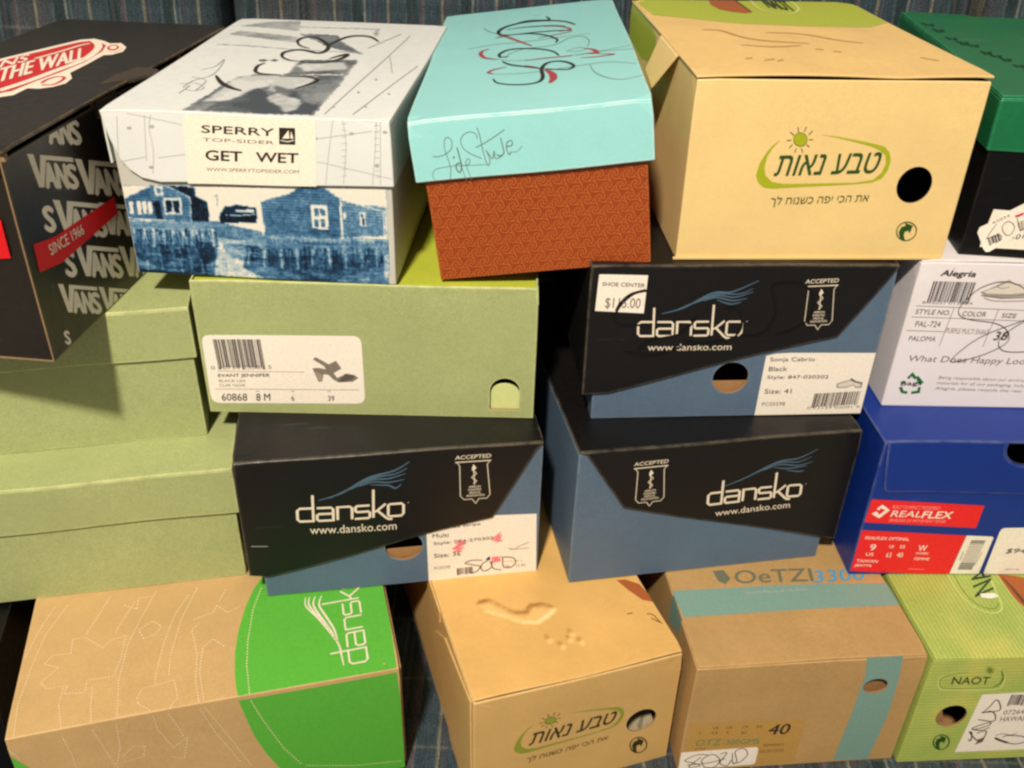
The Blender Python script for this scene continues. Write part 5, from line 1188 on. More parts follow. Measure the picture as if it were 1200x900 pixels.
  ('line','stitch',2,0.76,[(14.4,120.9),(13.9,119.4)],0,0,0),
  ('line','stitch',2,0.75,[(13.5,118.2),(13,116.8)],0,0,0),
  ('line','stitch',2,0.75,[(12.5,115.6),(12,114.1)],0,0,0),
  ('line','stitch',2,0.75,[(11.6,112.9),(11.1,111.5)],0,0,0),
  ('line','stitch',2,0.74,[(10.6,110.3),(10.1,108.9)],0,0,0),
  ('line','stitch',2,0.74,[(9.7,107.7),(9.2,106.3)],0,0,0),
  ('line','stitch',2,0.74,[(8.8,105.1),(8.3,103.7)],0,0,0),
  ('line','stitch',2,0.73,[(7.8,102.6),(7.5,101.1)],0,0,0),
  ('line','stitch',2,0.73,[(7.3,99.9),(7,98.4)],0,0,0),
  ('line','stitch',2,0.73,[(6.8,97.3),(6.5,95.8)],0,0,0),
  ('line','stitch',2,0.72,[(6.2,94.6),(5.9,93.2)],0,0,0),
  ('line','stitch',2,0.72,[(5.7,92),(5.4,90.6)],0,0,0),
  ('line','stitch',2,0.72,[(5.1,89.4),(4.8,88)],0,0,0),
  ('line','stitch',2,0.71,[(4.6,86.8),(4.3,85.4)],0,0,0),
  ('line','stitch',2,0.71,[(4.1,84.3),(3.8,82.9)],0,0,0),
  ('line','stitch',2,0.71,[(3.5,81.7),(3.3,80.3)],0,0,0),
  ('line','stitch',2,0.7,[(3,79.2),(2.7,77.8)],0,0,0),
  ('line','stitch',2,0.7,[(2.5,76.7),(2.2,75.3)],0,0,0),
  ('line','stitch',2,0.78,[(58.3,128.8),(57.8,127.2)],0,0,0),
  ('line','stitch',2,0.78,[(57.4,126),(56.8,124.5)],0,0,0),
  ('line','stitch',2,0.77,[(56.4,123.2),(55.9,121.7)],0,0,0),
  ('line','stitch',2,0.77,[(55.5,120.5),(54.9,119)],0,0,0),
  ('line','stitch',2,0.77,[(54.5,117.7),(54,116.2)],0,0,0),
  ('line','stitch',2,0.76,[(53.6,115),(53.1,113.5)],0,0,0),
  ('line','stitch',2,0.76,[(52.6,112.3),(52.1,110.8)],0,0,0),
  ('line','stitch',2,0.76,[(51.7,109.6),(51.2,108.2)],0,0,0),
  ('line','stitch',2,0.75,[(50.8,107),(50.3,105.5)],0,0,0),
  ('line','stitch',2,0.75,[(49.9,104.3),(49.3,102.8)],0,0,0),
  ('line','stitch',2,0.74,[(48.8,101.6),(48.2,100.1)],0,0,0),
  ('line','stitch',2,0.74,[(47.8,98.9),(47.2,97.5)],0,0,0),
  ('line','stitch',2,0.74,[(46.7,96.3),(46.2,94.8)],0,0,0),
  ('line','stitch',2,0.73,[(45.7,93.6),(45.1,92.1)],0,0,0),
  ('line','stitch',2,0.73,[(44.7,91),(44.1,89.5)],0,0,0),
  ('line','stitch',2,0.77,[(78.6,117.8),(78,116.4)],0,0,0),
  ('line','stitch',2,0.77,[(77.5,115.3),(77,113.9)],0,0,0),
  ('line','stitch',2,0.77,[(76.5,112.8),(75.9,111.4)],0,0,0),
  ('line','stitch',2,0.76,[(75.5,110.3),(74.9,108.9)],0,0,0),
  ('line','stitch',2,0.76,[(74.5,107.8),(73.9,106.5)],0,0,0),
  ('line','stitch',2,0.76,[(73.4,105.4),(72.9,104.1)],0,0,0),
  ('line','stitch',2,0.75,[(72.4,103),(71.9,101.6)],0,0,0),
  ('line','stitch',2,0.75,[(71.4,100.5),(70.9,99.2)],0,0,0),
  ('line','stitch',2,0.75,[(70.4,98.1),(69.9,96.8)],0,0,0),
  ('line','stitch',2,0.74,[(69.4,95.8),(69,94.2)],0,0,0),
  ('line','stitch',2,0.74,[(68.7,93),(68.2,91.5)],0,0,0),
  ('line','stitch',2,0.74,[(67.9,90.3),(67.5,88.8)],0,0,0),
  ('line','stitch',2,0.73,[(67.1,87.6),(66.7,86.1)],0,0,0),
  ('line','stitch',2,0.72,[(34.7,86.7),(36,86.6)],0,0,0),
  ('line','stitch',2,0.73,[(37,86.6),(38.3,86.6)],0,0,0),
  ('line','stitch',2,0.73,[(39.3,86.5),(40.5,86.5)],0,0,0),
  ('line','stitch',2,0.73,[(41.6,86.5),(42.8,86.4)],0,0,0),
  ('line','stitch',2,0.73,[(43.9,86.4),(45,85.2)],0,0,0),
  ('line','stitch',2,0.72,[(46,84.3),(47.1,83.1)],0,0,0),
  ('line','stitch',2,0.72,[(48.1,82.2),(49.2,81)],0,0,0),
  ('line','stitch',2,0.72,[(50.2,80),(51.3,78.9)],0,0,0),
  ('line','stitch',2,0.72,[(52.2,77.9),(53.4,76.8)],0,0,0),
  ('line','stitch',2,0.72,[(54.3,75.9),(55.4,74.7)],0,0,0),
  ('line','stitch',2,0.71,[(56.4,73.8),(57.5,72.6)],0,0,0),
  ('line','stitch',2,0.72,[(58.4,71.7),(59.3,72.9)],0,0,0),
  ('line','stitch',2,0.72,[(60,73.8),(60.8,75)],0,0,0),
  ('line','stitch',2,0.72,[(61.5,75.9),(62.3,77.1)],0,0,0),
  ('line','stitch',2,0.72,[(63,78.1),(64.3,78.4)],0,0,0),
  ('line','stitch',2,0.73,[(65.3,78.6),(66.6,79)],0,0,0),
  ('line','stitch',2,0.73,[(67.7,79.2),(68.9,79.5)],0,0,0),
  ('line','stitch',2,0.73,[(70,79.8),(71.2,80.1)],0,0,0),
  ('line','stitch',2,0.73,[(72.3,80.4),(73.6,80.7)],0,0,0),
  ('line','stitch',2,0.73,[(74.6,81),(74.5,79.3)],0,0,0),
  ('line','stitch',2,0.72,[(74.4,78),(74.2,76.3)],0,0,0),
  ('line','stitch',2,0.72,[(74.1,75),(74,73.3)],0,0,0),
  ('line','stitch',2,0.72,[(73.9,72),(73.7,70.3)],0,0,0),
  ('line','stitch',2,0.71,[(73.6,69),(73.5,67.4)],0,0,0),
  ('line','stitch',2,0.71,[(73.4,66.1),(73.2,64.5)],0,0,0),
  ('line','stitch',2,0.71,[(73.1,63.1),(73,61.5)],0,0,0),
  ('line','stitch',2,0.7,[(72.9,60.2),(72.8,58.6)],0,0,0),
  ('line','stitch',2,0.7,[(72.6,57.4),(72.3,55.8)],0,0,0),
  ('line','stitch',2,0.7,[(72,54.5),(71.7,52.9)],0,0,0),
  ('line','stitch',2,0.69,[(71.4,51.7),(71.1,50.1)],0,0,0),
  ('line','stitch',2,0.69,[(70.8,48.9),(70.5,47.3)],0,0,0),
  ('line','stitch',2,0.69,[(70.2,46.1),(69.9,44.5)],0,0,0),
  ('line','stitch',2,0.68,[(69.6,43.3),(69.3,41.8)],0,0,0),
  ('line','stitch',2,0.68,[(69,40.5),(67.6,40.5)],0,0,0),
  ('line','stitch',2,0.68,[(66.5,40.6),(65.1,40.6)],0,0,0),
  ('line','stitch',2,0.68,[(64,40.6),(62.6,40.6)],0,0,0),
  ('line','stitch',2,0.68,[(61.5,40.6),(60.2,40.7)],0,0,0),
  ('line','stitch',2,0.68,[(59.2,40.8),(58,40.9)],0,0,0),
  ('line','stitch',2,0.68,[(56.9,41),(55.7,41.1)],0,0,0),
  ('line','stitch',2,0.68,[(54.7,41.2),(53.4,41.3)],0,0,0),
  ('line','stitch',2,0.68,[(52.4,41.4),(51.2,41.5)],0,0,0),
  ('line','stitch',2,0.67,[(50.1,41.6),(50.2,39.9)],0,0,0),
  ('line','stitch',2,0.67,[(50.2,38.6),(50.2,36.9)],0,0,0),
  ('line','stitch',2,0.67,[(50.2,35.6),(50.2,34)],0,0,0),
  ('line','stitch',2,0.66,[(50.2,32.6),(50.2,31)],0,0,0),
  ('line','stitch',2,0.66,[(50.2,29.7),(49.1,29.9)],0,0,0),
  ('line','stitch',2,0.66,[(48.1,30),(46.9,30.1)],0,0,0),
  ('line','stitch',2,0.66,[(46,30.3),(44.8,30.4)],0,0,0),
  ('line','stitch',2,0.66,[(43.8,30.5),(42.7,30.7)],0,0,0),
  ('line','stitch',2,0.66,[(41.7,30.8),(40.5,30.9)],0,0,0),
  ('line','stitch',2,0.66,[(39.6,31.1),(38.4,31.2)],0,0,0),
  ('line','stitch',2,0.66,[(37.5,31.3),(36.3,31.5)],0,0,0),
  ('line','stitch',2,0.66,[(35.3,31.6),(35.6,33.1)],0,0,0),
  ('line','stitch',2,0.66,[(35.8,34.3),(36.1,35.8)],0,0,0),
  ('line','stitch',2,0.67,[(36.3,37),(36.5,38.5)],0,0,0),
  ('line','stitch',2,0.67,[(36.8,39.7),(35.6,39.7)],0,0,0),
  ('line','stitch',2,0.67,[(34.6,39.7),(33.5,39.7)],0,0,0),
  ('line','stitch',2,0.67,[(32.5,39.7),(31.4,39.7)],0,0,0),
  ('line','stitch',2,0.67,[(30.4,39.7),(29.3,39.7)],0,0,0),
  ('line','stitch',2,0.67,[(28.3,39.8),(27.2,39.8)],0,0,0),
  ('line','stitch',2,0.67,[(26.2,39.8),(25.1,39.8)],0,0,0),
  ('line','stitch',2,0.66,[(24.1,39.8),(23,39.8)],0,0,0),
  ('line','stitch',2,0.67,[(22,39.8),(21.2,41.3)],0,0,0),
  ('line','stitch',2,0.67,[(20.4,42.4),(19.5,43.9)],0,0,0),
  ('line','stitch',2,0.67,[(18.8,45.1),(17.9,46.6)],0,0,0),
  ('line','stitch',2,0.67,[(17.2,47.8),(17.9,48.5)],0,0,0),
  ('line','stitch',2,0.68,[(18.5,49.1),(19.3,49.9)],0,0,0),
  ('line','stitch',2,0.68,[(19.9,50.5),(20.6,51.3)],0,0,0),
  ('line','stitch',2,0.68,[(21.2,52),(22,52.7)],0,0,0),
  ('line','stitch',2,0.68,[(22.6,53.4),(23.3,54.1)],0,0,0),
  ('line','stitch',2,0.68,[(23.9,54.8),(24.7,55.6)],0,0,0),
  ('line','stitch',2,0.69,[(25.3,56.2),(26,57)],0,0,0),
  ('line','stitch',2,0.69,[(26.7,57.6),(27.4,58.4)],0,0,0),
  ('line','stitch',2,0.69,[(28,59.1),(26.8,59.7)],0,0,0),
  ('line','stitch',2,0.69,[(25.9,60.3),(24.7,61)],0,0,0),
  ('line','stitch',2,0.69,[(23.7,61.5),(22.5,62.2)],0,0,0),
  ('line','stitch',2,0.69,[(21.5,62.7),(20.3,63.4)],0,0,0),
  ('line','stitch',2,0.69,[(19.3,64),(18.1,64.6)],0,0,0),
  ('line','stitch',2,0.69,[(17.1,65.2),(17.9,66.3)],0,0,0),
  ('line','stitch',2,0.7,[(18.4,67.1),(19.2,68.2)],0,0,0),
  ('line','stitch',2,0.7,[(19.7,69.1),(20.5,70.1)],0,0,0),
  ('line','stitch',2,0.7,[(21.1,71),(21.8,72.1)],0,0,0),
  ('line','stitch',2,0.7,[(22.4,72.9),(23.5,72.8)],0,0,0),
  ('line','stitch',2,0.7,[(24.5,72.7),(25.7,72.6)],0,0,0),
  ('line','stitch',2,0.7,[(26.7,72.5),(27.8,72.4)],0,0,0),
  ('line','stitch',2,0.71,[(28.8,72.3),(30,72.2)],0,0,0),
  ('line','stitch',2,0.71,[(31,72.1),(32.1,72)],0,0,0),
  ('line','stitch',2,0.71,[(33.1,71.9),(34.3,71.8)],0,0,0),
  ('line','stitch',2,0.71,[(35.3,71.7),(35.2,73.3)],0,0,0),
  ('line','stitch',2,0.71,[(35.2,74.7),(35.1,76.3)],0,0,0),
  ('line','stitch',2,0.72,[(35,77.6),(35,79.3)],0,0,0),
  ('line','stitch',2,0.72,[(34.9,80.6),(34.9,82.3)],0,0,0),
  ('line','stitch',2,0.72,[(34.8,83.6),(34.8,85.3)],0,0,0),
  ('line','stitch',2,0.79,[(94.8,126.5),(94.2,125)],0,0,0),
  ('line','stitch',2,0.79,[(93.8,123.8),(93.3,122.3)],0,0,0),
  ('line','stitch',2,0.78,[(92.8,121.1),(92.3,119.6)],0,0,0),
  ('line','stitch',2,0.78,[(91.9,118.4),(91.3,116.9)],0,0,0),
  ('line','stitch',2,0.78,[(90.9,115.7),(90.4,114.2)],0,0,0),
  ('line','stitch',2,0.77,[(90,113),(89.4,111.6)],0,0,0),
  ('line','stitch',2,0.77,[(89,110.4),(88.5,108.9)],0,0,0),
  ('line','stitch',2,0.77,[(88.1,107.7),(87.6,106.3)],0,0,0),
  ('line','stitch',2,0.76,[(87.2,105.1),(86.6,103.7)],0,0,0),
  ('line','stitch',2,0.76,[(86.2,102.5),(85.7,101.1)],0,0,0),
  ('line','stitch',2,0.76,[(85.3,99.9),(84.9,98.4)],0,0,0),
  ('line','stitch',2,0.75,[(84.5,97.2),(84.1,95.7)],0,0,0),
  ('line','stitch',2,0.75,[(83.7,94.5),(83.3,93.1)],0,0,0),
  ('line','stitch',2,0.74,[(82.9,91.9),(82.5,90.4)],0,0,0),
  ('line','stitch',2,0.74,[(82.1,89.2),(81.7,87.7)],0,0,0),
  ('line','stitch',2,0.74,[(81.3,86.6),(80.9,85.1)],0,0,0),
  ('line','stitch',2,0.73,[(80.6,83.9),(80.1,82.5)],0,0,0),
  ('line','stitch',2,0.73,[(79.8,81.3),(79.4,79.9)],0,0,0),
  ('line','stitch',2,0.73,[(79,78.7),(78.6,77.3)],0,0,0),
  ('line','stitch',2,0.72,[(78.2,76.2),(77.8,74.8)],0,0,0),
  ('line','stitch',2,0.72,[(77.5,73.6),(77.1,72.2)],0,0,0),
  ('line','stitch',2,0.72,[(76.7,71.1),(76.6,69.4)],0,0,0),
  ('line','stitch',2,0.71,[(76.4,68),(76.3,66.4)],0,0,0),
  ('line','stitch',2,0.71,[(76.1,65),(75.9,63.4)],0,0,0),
  ('line','stitch',2,0.71,[(75.8,62),(75.6,60.4)],0,0,0),
  ('line','stitch',2,0.7,[(75.5,59.1),(75.3,57.5)],0,0,0),
  ('line','stitch',2,0.7,[(75.2,56.1),(75.1,54.5)],0,0,0),
  ('line','stitch',2,0.7,[(74.9,53.2),(74.8,51.6)],0,0,0),
  ('line','stitch',2,0.69,[(74.6,50.3),(74.5,48.7)],0,0,0),
  ('line','stitch',2,0.69,[(74.3,47.4),(74.2,45.8)],0,0,0),
  ('line','stitch',2,0.68,[(74,44.6),(73.9,43)],0,0,0),
  ('line','stitch',2,0.68,[(73.8,41.7),(73.6,40.2)],0,0,0),
  ('line','stitch',2,0.68,[(73.5,38.9),(73.3,37.3)],0,0,0),
  ('line','stitch',2,0.67,[(73.2,36.1),(73.2,34.6)],0,0,0),
  ('line','stitch',2,0.67,[(73.3,33.3),(73.4,31.8)],0,0,0),
  ('line','stitch',2,0.67,[(73.4,30.6),(73.5,29.1)],0,0,0),
  ('line','stitch',2,0.67,[(73.5,27.8),(73.6,26.3)],0,0,0),
  ('line','stitch',2,0.66,[(73.7,25.1),(73.7,23.6)],0,0,0),
  ('line','stitch',2,0.66,[(73.8,22.4),(73.8,20.9)],0,0,0),
  ('line','stitch',2,0.66,[(73.9,19.7),(74,18.2)],0,0,0),
  ('line','stitch',2,0.65,[(74,17),(74.1,15.6)],0,0,0),
  ('line','stitch',2,0.65,[(74.1,14.4),(74.2,12.9)],0,0,0),
  ('line','stitch',2,0.65,[(74.2,11.8),(74.3,10.3)],0,0,0),
  ('line','stitch',2,0.64,[(74.3,9.1),(74.4,7.7)],0,0,0),
  ('line','stitch',2,0.64,[(74.5,6.5),(74.5,5.1)],0,0,0),
  ('line','stitch',2,0.64,[(74.6,4),(74.6,2.5)],0,0,0),
  ('line','stitch',2,0.63,[(74.7,1.4),(74.7,-0)],0,0,0),
  ('line','stitch',2,0.63,[(74.8,-1.2),(74.9,-2.6)],0,0,0),
  ('line','stitch',2,0.79,[(120.6,116.2),(119.9,114.8)],0,0,0),
  ('line','stitch',2,0.78,[(119.4,113.7),(118.7,112.3)],0,0,0),
  ('line','stitch',2,0.78,[(118.2,111.2),(117.6,109.8)],0,0,0),
  ('line','stitch',2,0.78,[(117.1,108.7),(116.4,107.3)],0,0,0),
  ('line','stitch',2,0.77,[(115.9,106.2),(115.3,104.9)],0,0,0),
  ('line','stitch',2,0.77,[(114.7,103.8),(114.1,102.4)],0,0,0),
  ('line','stitch',2,0.77,[(113.6,101.3),(113,100)],0,0,0),
  ('line','stitch',2,0.76,[(112.5,98.9),(111.8,97.5)],0,0,0),
  ('line','stitch',2,0.76,[(111.3,96.4),(110.7,95.1)],0,0,0),
  ('line','stitch',2,0.76,[(110.2,94),(109.8,92.4)],0,0,0),
  ('line','stitch',2,0.75,[(109.5,91),(109.1,89.4)],0,0,0),
  ('line','stitch',2,0.75,[(108.8,88),(108.4,86.4)],0,0,0),
  ('line','stitch',2,0.74,[(108.1,85),(107.8,83.4)],0,0,0),
  ('line','stitch',2,0.74,[(107.5,82.1),(107.1,80.4)],0,0,0),
  ('line','stitch',2,0.74,[(106.8,79.1),(106.4,77.5)],0,0,0),
  ('line','stitch',2,0.73,[(106.1,76.2),(105.7,74.6)],0,0,0),
  ('line','stitch',2,0.73,[(105.4,73.3),(105.1,71.7)],0,0,0),
  ('line','stitch',2,0.73,[(104.8,70.4),(104.4,68.8)],0,0,0),
  ('line','stitch',2,0.72,[(104.1,67.6),(103.7,66)],0,0,0),
  ('line','stitch',2,0.72,[(103.5,64.7),(103.2,63.1)],0,0,0),
  ('line','stitch',2,0.71,[(103.1,61.8),(102.9,60.2)],0,0,0),
  ('line','stitch',2,0.71,[(102.7,59),(102.5,57.4)],0,0,0),
  ('line','stitch',2,0.71,[(102.3,56.1),(102.1,54.5)],0,0,0),
  ('line','stitch',2,0.7,[(101.9,53.3),(101.7,51.7)],0,0,0),
  ('line','stitch',2,0.7,[(101.6,50.5),(101.4,48.9)],0,0,0),
  ('line','stitch',2,0.7,[(101.2,47.7),(101,46.1)],0,0,0),
  ('line','stitch',2,0.69,[(100.8,44.9),(100.6,43.4)],0,0,0),
  ('line','stitch',2,0.69,[(100.4,42.1),(100.2,40.6)],0,0,0),
  ('line','stitch',2,0.69,[(100.1,39.4),(99.9,37.9)],0,0,0),
  ('line','stitch',2,0.68,[(99.7,36.7),(99.6,35)],0,0,0),
  ('line','stitch',2,0.68,[(99.6,33.7),(99.5,32)],0,0,0),
  ('line','stitch',2,0.68,[(99.4,30.7),(99.3,29)],0,0,0),
  ('line','stitch',2,0.67,[(99.3,27.7),(99.2,26.1)],0,0,0),
  ('line','stitch',2,0.8,[(127.5,123.1),(127,121.5)],0,0,0),
  ('line','stitch',2,0.79,[(126.5,120.1),(126,118.5)],0,0,0),
  ('line','stitch',2,0.79,[(125.5,117.2),(125,115.6)],0,0,0),
  ('line','stitch',2,0.79,[(124.5,114.2),(124,112.6)],0,0,0),
  ('line','stitch',2,0.78,[(123.5,111.3),(123,109.7)],0,0,0),
  ('line','stitch',2,0.78,[(122.6,108.4),(122,106.9)],0,0,0),
  ('line','stitch',2,0.77,[(121.6,105.6),(121.1,104)],0,0,0),
  ('line','stitch',2,0.77,[(120.6,102.7),(120.1,101.1)],0,0,0),
  ('line','stitch',2,0.77,[(119.7,99.9),(119.1,98.3)],0,0,0),
  ('line','stitch',2,0.76,[(118.7,97.1),(118.2,95.5)],0,0,0),
  ('line','stitch',2,0.76,[(117.8,94.3),(117.2,92.7)],0,0,0),
  ('line','stitch',2,0.76,[(116.8,91.5),(116.3,90)],0,0,0),
  ('line','stitch',2,0.75,[(115.9,88.7),(115.6,87.1)],0,0,0),
  ('line','stitch',2,0.75,[(115.4,85.8),(115.1,84.2)],0,0,0),
  ('line','stitch',2,0.74,[(114.8,82.9),(114.6,81.3)],0,0,0),
  ('line','stitch',2,0.74,[(114.3,80),(114,78.4)],0,0,0),
  ('line','stitch',2,0.74,[(113.8,77.2),(113.5,75.6)],0,0,0),
  ('line','stitch',2,0.73,[(113.3,74.3),(113,72.8)],0,0,0),
  ('line','stitch',2,0.73,[(112.8,71.5),(112.5,70)],0,0,0),
  ('line','stitch',2,0.73,[(112.3,68.7),(112,67.2)],0,0,0),
  ('line','stitch',2,0.72,[(111.8,65.9),(111.5,64.4)],0,0,0),
  ('line','stitch',2,0.72,[(111.3,63.1),(111,61.6)],0,0,0),
  ('line','stitch',2,0.72,[(110.8,60.4),(110.5,58.9)],0,0,0),
  ('line','stitch',2,0.71,[(110.3,57.7),(110,56.2)],0,0,0),
  ('line','stitch',2,0.71,[(109.8,54.9),(109.5,53.5)],0,0,0),
  ('line','stitch',2,0.71,[(109.3,52.3),(109.3,50.5)],0,0,0),
  ('line','stitch',2,0.7,[(109.2,49.2),(109.2,47.5)],0,0,0),
  ('line','stitch',2,0.7,[(109.2,46.1),(109.2,44.4)],0,0,0),
  ('line','stitch',2,0.69,[(109.1,43),(109.1,41.3)],0,0,0),
  ('line','stitch',2,0.69,[(109.1,40),(109.1,38.3)],0,0,0),
  ('line','stitch',2,0.69,[(109,37),(109,35.3)],0,0,0),
  ('line','stitch',2,0.68,[(109,34),(109,32.3)],0,0,0),
  ('line','stitch',2,0.77,[(70.5,115.6),(71.9,114.7)],0,0,0),
  ('line','stitch',2,0.77,[(73,113.9),(74.4,113)],0,0,0),
  ('line','stitch',2,0.77,[(75.6,112.3),(76.9,111.4)],0,0,0),
  ('line','stitch',2,0.77,[(78.1,110.7),(79.5,109.8)],0,0,0),
  ('line','stitch',2,0.77,[(80.6,109.1),(80.7,111.3)],0,0,0),
  ('line','stitch',2,0.77,[(80.8,113.1),(80.9,115.4)],0,0,0),
  ('line','stitch',2,0.78,[(80.9,117.2),(81,119.5)],0,0,0),
  ('line','stitch',2,0.78,[(81.1,121.3),(82.3,121.3)],0,0,0),
  ('line','stitch',2,0.78,[(83.3,121.2),(84.6,121.2)],0,0,0),
  ('line','stitch',2,0.78,[(85.6,121.1),(86.8,121)],0,0,0),
  ('line','stitch',2,0.78,[(87.8,121),(89,120.9)],0,0,0),
  ('line','stitch',2,0.78,[(90,120.9),(91.3,120.8)],0,0,0),
  ('line','stitch',2,0.74,[(83.7,84.6),(84.8,85.4)],0,0,0),
  ('line','stitch',2,0.74,[(85.7,86.1),(86.8,86.9)],0,0,0),
  ('line','stitch',2,0.74,[(87.8,87.5),(88.9,88.3)],0,0,0),
  ('line','stitch',2,0.75,[(89.8,89),(90.9,89.8)],0,0,0),
  ('line','stitch',2,0.75,[(91.9,90.4),(93,91.3)],0,0,0),
  ('line','stitch',2,0.75,[(94,91.9),(95.3,90.5)],0,0,0),
  ('line','stitch',2,0.75,[(96.4,89.4),(97.7,88)],0,0,0),
  ('line','stitch',2,0.74,[(98.8,86.9),(100.1,85.5)],0,0,0),
  ('line','stitch',2,0.74,[(101.1,84.3),(100.5,83.1)],0,0,0),
  ('line','stitch',2,0.74,[(99.9,82),(99.2,80.8)],0,0,0),
  ('line','stitch',2,0.74,[(98.7,79.8),(98,78.5)],0,0,0),
  ('line','stitch',2,0.73,[(97.5,77.5),(96.2,77)],0,0,0),
  ('line','stitch',2,0.73,[(95.2,76.6),(93.9,76.1)],0,0,0),
  ('line','stitch',2,0.73,[(92.9,75.7),(91.7,75.2)],0,0,0),
  ('line','stitch',2,0.73,[(90.6,74.8),(89.4,74.3)],0,0,0),
  ('line','stitch',2,0.73,[(88.4,73.9),(87.5,75.9)],0,0,0),
  ('line','stitch',2,0.73,[(86.8,77.5),(86,79.4)],0,0,0),
  ('line','stitch',2,0.74,[(85.2,81),(84.4,83)],0,0,0),
  ('line','stitch',2,0.8,[(150.5,115.6),(149.8,114)],0,0,0),
  ('line','stitch',2,0.79,[(149.3,112.6),(148.6,111.1)],0,0,0),
  ('line','stitch',2,0.79,[(148.1,109.8),(147.5,108.2)],0,0,0),
  ('line','stitch',2,0.78,[(146.9,106.9),(146.3,105.3)],0,0,0),
  ('line','stitch',2,0.78,[(145.7,104),(145.1,102.5)],0,0,0),
  ('line','stitch',2,0.78,[(144.6,101.2),(143.9,99.6)],0,0,0),
  ('line','stitch',2,0.77,[(143.4,98.4),(144.6,97)],0,0,0),
  ('line','stitch',2,0.77,[(145.5,95.8),(146.7,94.4)],0,0,0),
  ('line','stitch',2,0.77,[(147.6,93.3),(148.8,91.9)],0,0,0),
  ('line','stitch',2,0.77,[(149.7,90.7),(150.9,89.4)],0,0,0),
  ('line','stitch',2,0.77,[(151.8,88.2),(153.1,88.8)],0,0,0),
  ('line','stitch',2,0.77,[(154.1,89.3),(155.3,89.9)],0,0,0),
  ('line','stitch',2,0.77,[(156.3,90.4),(157.6,91)],0,0,0),
  ('line','stitch',2,0.77,[(158.6,91.5),(159.8,92.1)],0,0,0),
  ('line','stitch',2,0.77,[(160.9,92.6),(162.1,93.2)],0,0,0),
  ('line','stitch',2,0.76,[(125.5,86.4),(126.7,86.8)],0,0,0),
  ('line','stitch',2,0.76,[(127.7,87.1),(128.9,87.4)],0,0,0),
  ('line','stitch',2,0.76,[(129.8,87.7),(131,88)],0,0,0),
  ('line','stitch',2,0.76,[(132,88.3),(133.2,88.7)],0,0,0),
  ('line','stitch',2,0.76,[(134.2,88.9),(135.4,89.3)],0,0,0),
  ('line','stitch',2,0.76,[(136.3,89.6),(137.5,89.9)],0,0,0),
  ('line','stitch',2,0.76,[(138.5,90.2),(139.7,90.6)],0,0,0),
  ('line','stitch',2,0.77,[(140.7,90.9),(141.3,92.5)],0,0,0),
  ('line','stitch',2,0.77,[(141.8,93.8),(142.4,95.5)],0,0,0),
  ('line','stitch',2,0.78,[(142.9,96.8),(143.5,98.5)],0,0,0),
  ('line','stitch',2,0.78,[(144,99.9),(144.6,101.5)],0,0,0),
  ('line','stitch',2,0.78,[(145.1,102.9),(145.7,104.6)],0,0,0),
  ('line','stitch',2,0.75,[(129.8,81.5),(128.8,80.3)],0,0,0),
  ('line','stitch',2,0.74,[(128,79.3),(127,78.1)],0,0,0),
  ('line','stitch',2,0.74,[(126.2,77.1),(125.3,75.9)],0,0,0),
  ('line','stitch',2,0.74,[(124.5,74.9),(124.8,73)],0,0,0),
  ('line','stitch',2,0.73,[(125.1,71.4),(125.4,69.5)],0,0,0),
  ('line','stitch',2,0.73,[(125.7,67.9),(126,66)],0,0,0),
  ('line','stitch',2,0.73,[(126.3,64.5),(126.6,62.6)],0,0,0),
  ('line','stitch',2,0.72,[(126.8,61),(127.2,59.2)],0,0,0),
  ('line','stitch',2,0.72,[(127.4,57.6),(127.7,55.8)],0,0,0),
  ('line','stitch',2,0.71,[(128,54.2),(128.3,52.4)],0,0,0),
  ('line','stitch',2,0.71,[(128.6,50.9),(128.9,49)],0,0,0),
  ('line','stitch',2,0.71,[(129.1,47.5),(129.1,45.8)],0,0,0),
  ('line','stitch',2,0.7,[(129,44.4),(129,42.6)],0,0,0),
  ('line','stitch',2,0.7,[(128.9,41.2),(128.9,39.5)],0,0,0),
  ('line','stitch',2,0.69,[(128.9,38.1),(128.8,36.4)],0,0,0),
  ('line','stitch',2,0.69,[(128.8,35),(128.7,33.3)],0,0,0),
  ('line','stitch',2,0.69,[(128.7,32),(128.6,30.3)],0,0,0),
  ('line','stitch',2,0.68,[(128.6,28.9),(128.5,27.2)],0,0,0),
  ('line','stitch',2,0.68,[(128.5,25.9),(128.4,24.2)],0,0,0),
  ('line','stitch',2,0.68,[(128.4,22.9),(128.6,21.3)],0,0,0),
  ('line','stitch',2,0.67,[(128.8,19.9),(129,18.3)],0,0,0),
  ('line','stitch',2,0.67,[(129.2,17),(129.4,15.4)],0,0,0),
  ('line','stitch',2,0.67,[(129.6,14.1),(129.8,12.5)],0,0,0),
  ('line','stitch',2,0.66,[(130,11.2),(130.2,9.6)],0,0,0),
  ('line','stitch',2,0.66,[(130.4,8.3),(130.6,6.7)],0,0,0),
  ('line','stitch',2,0.66,[(130.8,5.4),(131,3.8)],0,0,0),
  ('line','stitch',2,0.65,[(131.2,2.6),(131.4,1)],0,0,0),
  ('line','stitch',2,0.65,[(131.6,-0.3),(131.8,-1.8)],0,0,0),
  ('line','stitch',2,0.72,[(149,52),(147.9,53.3)],0,0,0),
  ('line','stitch',2,0.72,[(147,54.4),(145.9,55.7)],0,0,0),
  ('line','stitch',2,0.73,[(145,56.7),(143.9,58)],0,0,0),
  ('line','stitch',2,0.73,[(143,59.1),(141.8,60.4)],0,0,0),
  ('line','stitch',2,0.73,[(140.9,61.5),(139.8,60.4)],0,0,0),
  ('line','stitch',2,0.72,[(138.9,59.6),(137.8,58.5)],0,0,0),
  ('line','stitch',2,0.72,[(136.9,57.7),(135.8,56.7)],0,0,0),
  ('line','stitch',2,0.72,[(135,55.8),(133.9,54.8)],0,0,0),
